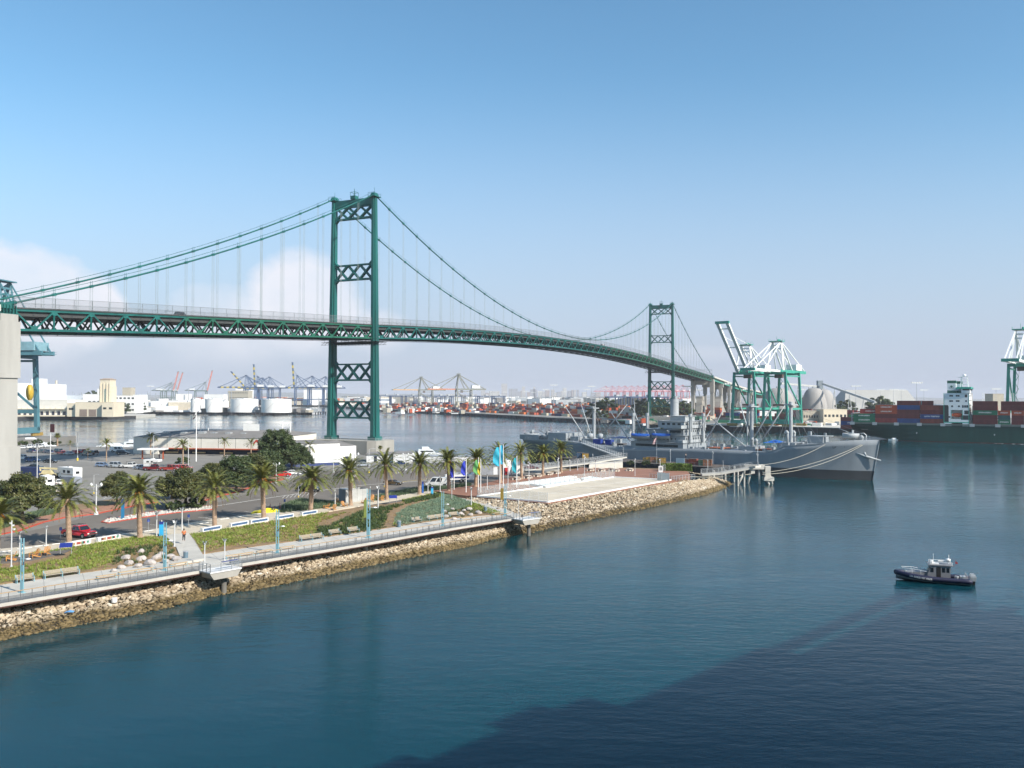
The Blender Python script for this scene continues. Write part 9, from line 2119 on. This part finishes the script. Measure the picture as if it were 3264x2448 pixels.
tr = [(1905,1330,1280,760,'dark tree left of the leafy mound at the far tower'),(1935,1330,1268,900,'tall dark tree by the yard gantries'),(2075,1325,1275,820,'dark trees behind the ship funnel, left'),(2100,1325,1266,840,'dark tree right of the far tower left leg'),(2050,1325,1270,860,'dark tree between the far tower legs'),(2120,1325,1278,820,'dark tree just left of the ship funnel'),(2180,1325,1277,870,'tree behind the masts right of the funnel'),(2320,1310,1280,1000,'tree behind the left crane leg'),(2205,1312,1280,950,'small tree left of the first concrete bent'),(2805,1300,1262,900,'single tree standing before the long warehouse'),(2830,1300,1272,920,'small tree right of the single warehouse tree'),(2700,1300,1273,920,'small tree at the end of the domes'),(2563,1290,1268,1000,'dark tree between the two domes'),(440,1296,1274,1060,'palm like tree right of the white offices'),(395,1300,1284,1000,'tree before the three storey building'),(300,1262,1245,1400,'tree on the skyline left of the tower')]
for F, G, G0, Y, lab in tr:
 p = at(F,1280,Y); H = at(F,G0,Y).z-3.5; FT(Vector((p.x,Y,3.5)), F*.3, lab, 'dark trees of the far port', (H/15*1.15,H/15*1.15,H/15))
m = MB(); p = at(2010,1290,1300); m.lathe((p.x,1300,3.5), [(70,0),(48,9),(26,16),(9,20),(2,22)], 24); o = m.build('bulk_mound', mat('dark mound', (.05,.05,.035), .95, var=.3, scale=.1)); tag(o, 'dark conical mound beyond the yard, just left of the far tower', 'mound')
mb_ = MB(); R = random.Random(77); mm = [M_W2, M_TAN, M_DARK, mat('container orange', KC['orange'], .7), M_GALV, mat('container green', KC['green'], .7), M_ROOFG]
def clutter(F0, F1, Y0, Y1, n, hmax, wmax, wts):
 for _ in range(n):
  F, Y = R.uniform(F0,F1), R.uniform(Y0,Y1); p = at(F,1280,Y); mb_.mat(R.choice(wts)); mb_.cbox((p.x,Y,3.2), (R.uniform(.3,1)*wmax, R.uniform(.3,1)*wmax, R.uniform(.15,1)**1.6*hmax), R.uniform(0,1.5))
clutter(370,1000,1105,1250,170,6,14,[0,0,1,2,4,6]); clutter(60,620,1120,2300,330,13,30,[0,0,0,1,4,6]); clutter(600,1160,1900,3200,340,16,40,[0,1,2,3,4]); clutter(1100,2200,2000,5500,520,18,60,[0,0,1,2,4,6]); clutter(1900,2420,660,1100,200,5,9,[0,1,2,3,5,5,6]); clutter(2330,2720,640,760,220,3.2,7,[0,0,1,2,3,5,4]); clutter(2700,3264,900,1800,120,12,30,[0,1,4,6]); clutter(1210,1760,1050,1700,200,6,10,[0,0,3,3,1])
tag(mb_.build('port_clutter', mm), kind='stuff')
mb_ = MB(); R = random.Random(78)
for _ in range(260): F, Y = R.uniform(60,2300), R.uniform(1300,5000); p = at(F,1280,Y); mb_.cbox((p.x,Y,3.2), (1.0,1.0,R.uniform(12,34)))
tag(mb_.build('distant_poles', M_GALV), kind='stuff')
m = MB(); R = random.Random(5); pts = [(x, 11000) for x in range(-9000, 9001, 600)]; v = []; f = []
for i, (x, y) in enumerate(pts): v += [(x,y,0),(x,y,max(5, 30+22*math.sin(i*.7)+14*math.sin(i*1.9+1)))];
v += [(x,y+300,0) for x, y in pts]; n = len(pts)
for i in range(n-1): f += [(2*i,2*i+2,2*i+3,2*i+1),(2*i+1,2*i+3,2*n+i+1,2*n+i)]
m.add(v, f, True); tag(m.build('hills', mat('far hills', (.12,.13,.11), .95)), kind='structure')
# moored yachts by the marina
def yacht(F, G, L, rz, lab):
 r = root('motor_yacht', lab, 'yacht', g(F,G,.0), rz, 'white yachts at the marina'); vv = []; ff = []; n = 14; B_ = L*.13
 for i in range(n+1):
  t = i/n; x = -L/2+L*t; b = B_*(1-max(0,(t-.45)/.55)**2)+.05; z = 1.6+1.2*max(0,t-.3)**1.4; vv += [(x,-b,z),(x,-b*.8,-.2),(x,b*.8,-.2),(x,b,z)]
 for i in range(n):
  for j in range(3): q = i*4+j; ff.append((q,q+4,q+5,q+1))
  ff.append((i*4,i*4+3,i*4+7,i*4+4))
 ff.append((0,1,2,3)); m = MB(); m.add(vv, ff); m.build('hull', M_SHIPW, r); m = MB(); m.yprism([(-L*.38,1.6),(L*.2,1.9),(L*.08,3.4),(-L*.36,3.6)],-B_*.8,B_*.8); m.yprism([(-L*.25,3.6),(L*.04,3.4),(-L*.06,4.6),(-L*.25,4.6)],-B_*.6,B_*.6); m.build('superstructure', M_SHIPW, r); m = MB(); m.yprism([(-L*.30,2.5),(L*.12,2.5),(L*.09,3.0),(-L*.30,3.0)],-B_*.81,B_*.81); m.build('window_band', M_GLASS, r)
yacht(385,1446,26,.12,'large white motor yacht at the left end of the terminal'); yacht(115,1424,18,.3,'white motor yacht moored by the fan palm'); yacht(440,1432,16,.05,'white boat peeping over the left end of the terminal'); yacht(1000,1413,14,.1,'small white boat between the terminal and the tower pier'); yacht(1370,1459,13,.1,'white boat with mast behind the palms')
# cars on the bridge
for i, (s_, t_, kd, c, lab) in enumerate([(-98,3.2,'suv',BLK,'black suv driving on the near side span of the bridge'),(285,3.2,'van',WHT,'white van on the bridge near mid span'),(300,3.2,'sedan',(.35,.14,.05),'rust coloured car following the white van on the bridge'),(440,3.2,'van',WHT,'white van on the bridge just before the far tower'),(505,3.2,'van',SIL,'grey van on the bridge right of the far tower'),(480,3.2,'pickup',GRY,'grey pickup on the bridge right beside the far tower'),(160,3.2,'sedan',NVY,'dark car on the bridge right of the near tower')]):
 o = ST[kd](BO+BD*s_+BN*t_+Vector((0,0,zb(s_)+ZT-.03)), math.pi/2-BTH, lab, 'vehicles crossing the bridge')
 for c_ in o.children:
  if c_.name.startswith('body'): c_.color = (*c,1)
# the cruise ship the photograph was taken from: behind and to the right of the camera, its shadow lies on the water
s1, s3 = g(1285,2448,0), g(2340,2035,0); hs_ = 46/math.tan(SUN_EL); o0 = Vector((s1.x+SUNV.x*hs_, s1.y+SUNV.y*hs_, 0)); u = (s3-s1).normalized(); o0 = o0-u*40; r = root('cruise_ship', 'large white cruise ship outside the frame whose shadow darkens the lower right water', 'ship', o0, math.atan2(u.y,u.x))
def cs(x0, x1, y0, y1, z0, z1, nm, ma, bow=False):
 m = MB(); poly = [(x0,-y1),(x1,-y1)]+([(x1+30,-(y0+y1)/2)] if bow else [])+[(x1,-y0),(x0,-y0)]; m.prism(poly, z0, z1); return m.build(nm, ma, r)
cs(-110,116,.2,33,-1,18,'hull',M_SHIPW,True); cs(-100,60,0,32,18,46,'superstructure',M_SHIPW); cs(60,84,1.5,31,18,44.5,'forward_superstructure',M_SHIPW); cs(84,116,3,30,18,42.5,'bridge_deck',M_SHIPW); [cs(-90+14*i,-84+14*i,.4,1.4,46,47.6,'deck_locker',M_SHIPW) for i in range(11)]  # top boxes and stepped decks added to break up the ship's shadow edge
m = MB()
for z in range(20,44,3): m.box(-98,20,0,.1,z,z+1.6); m.box(60,120,0,.1,z,z+1.6)
m.build('balcony_windows', M_GLASS, r); cs(-60,-40,12,24,46,58,'funnel',M_NAVY)
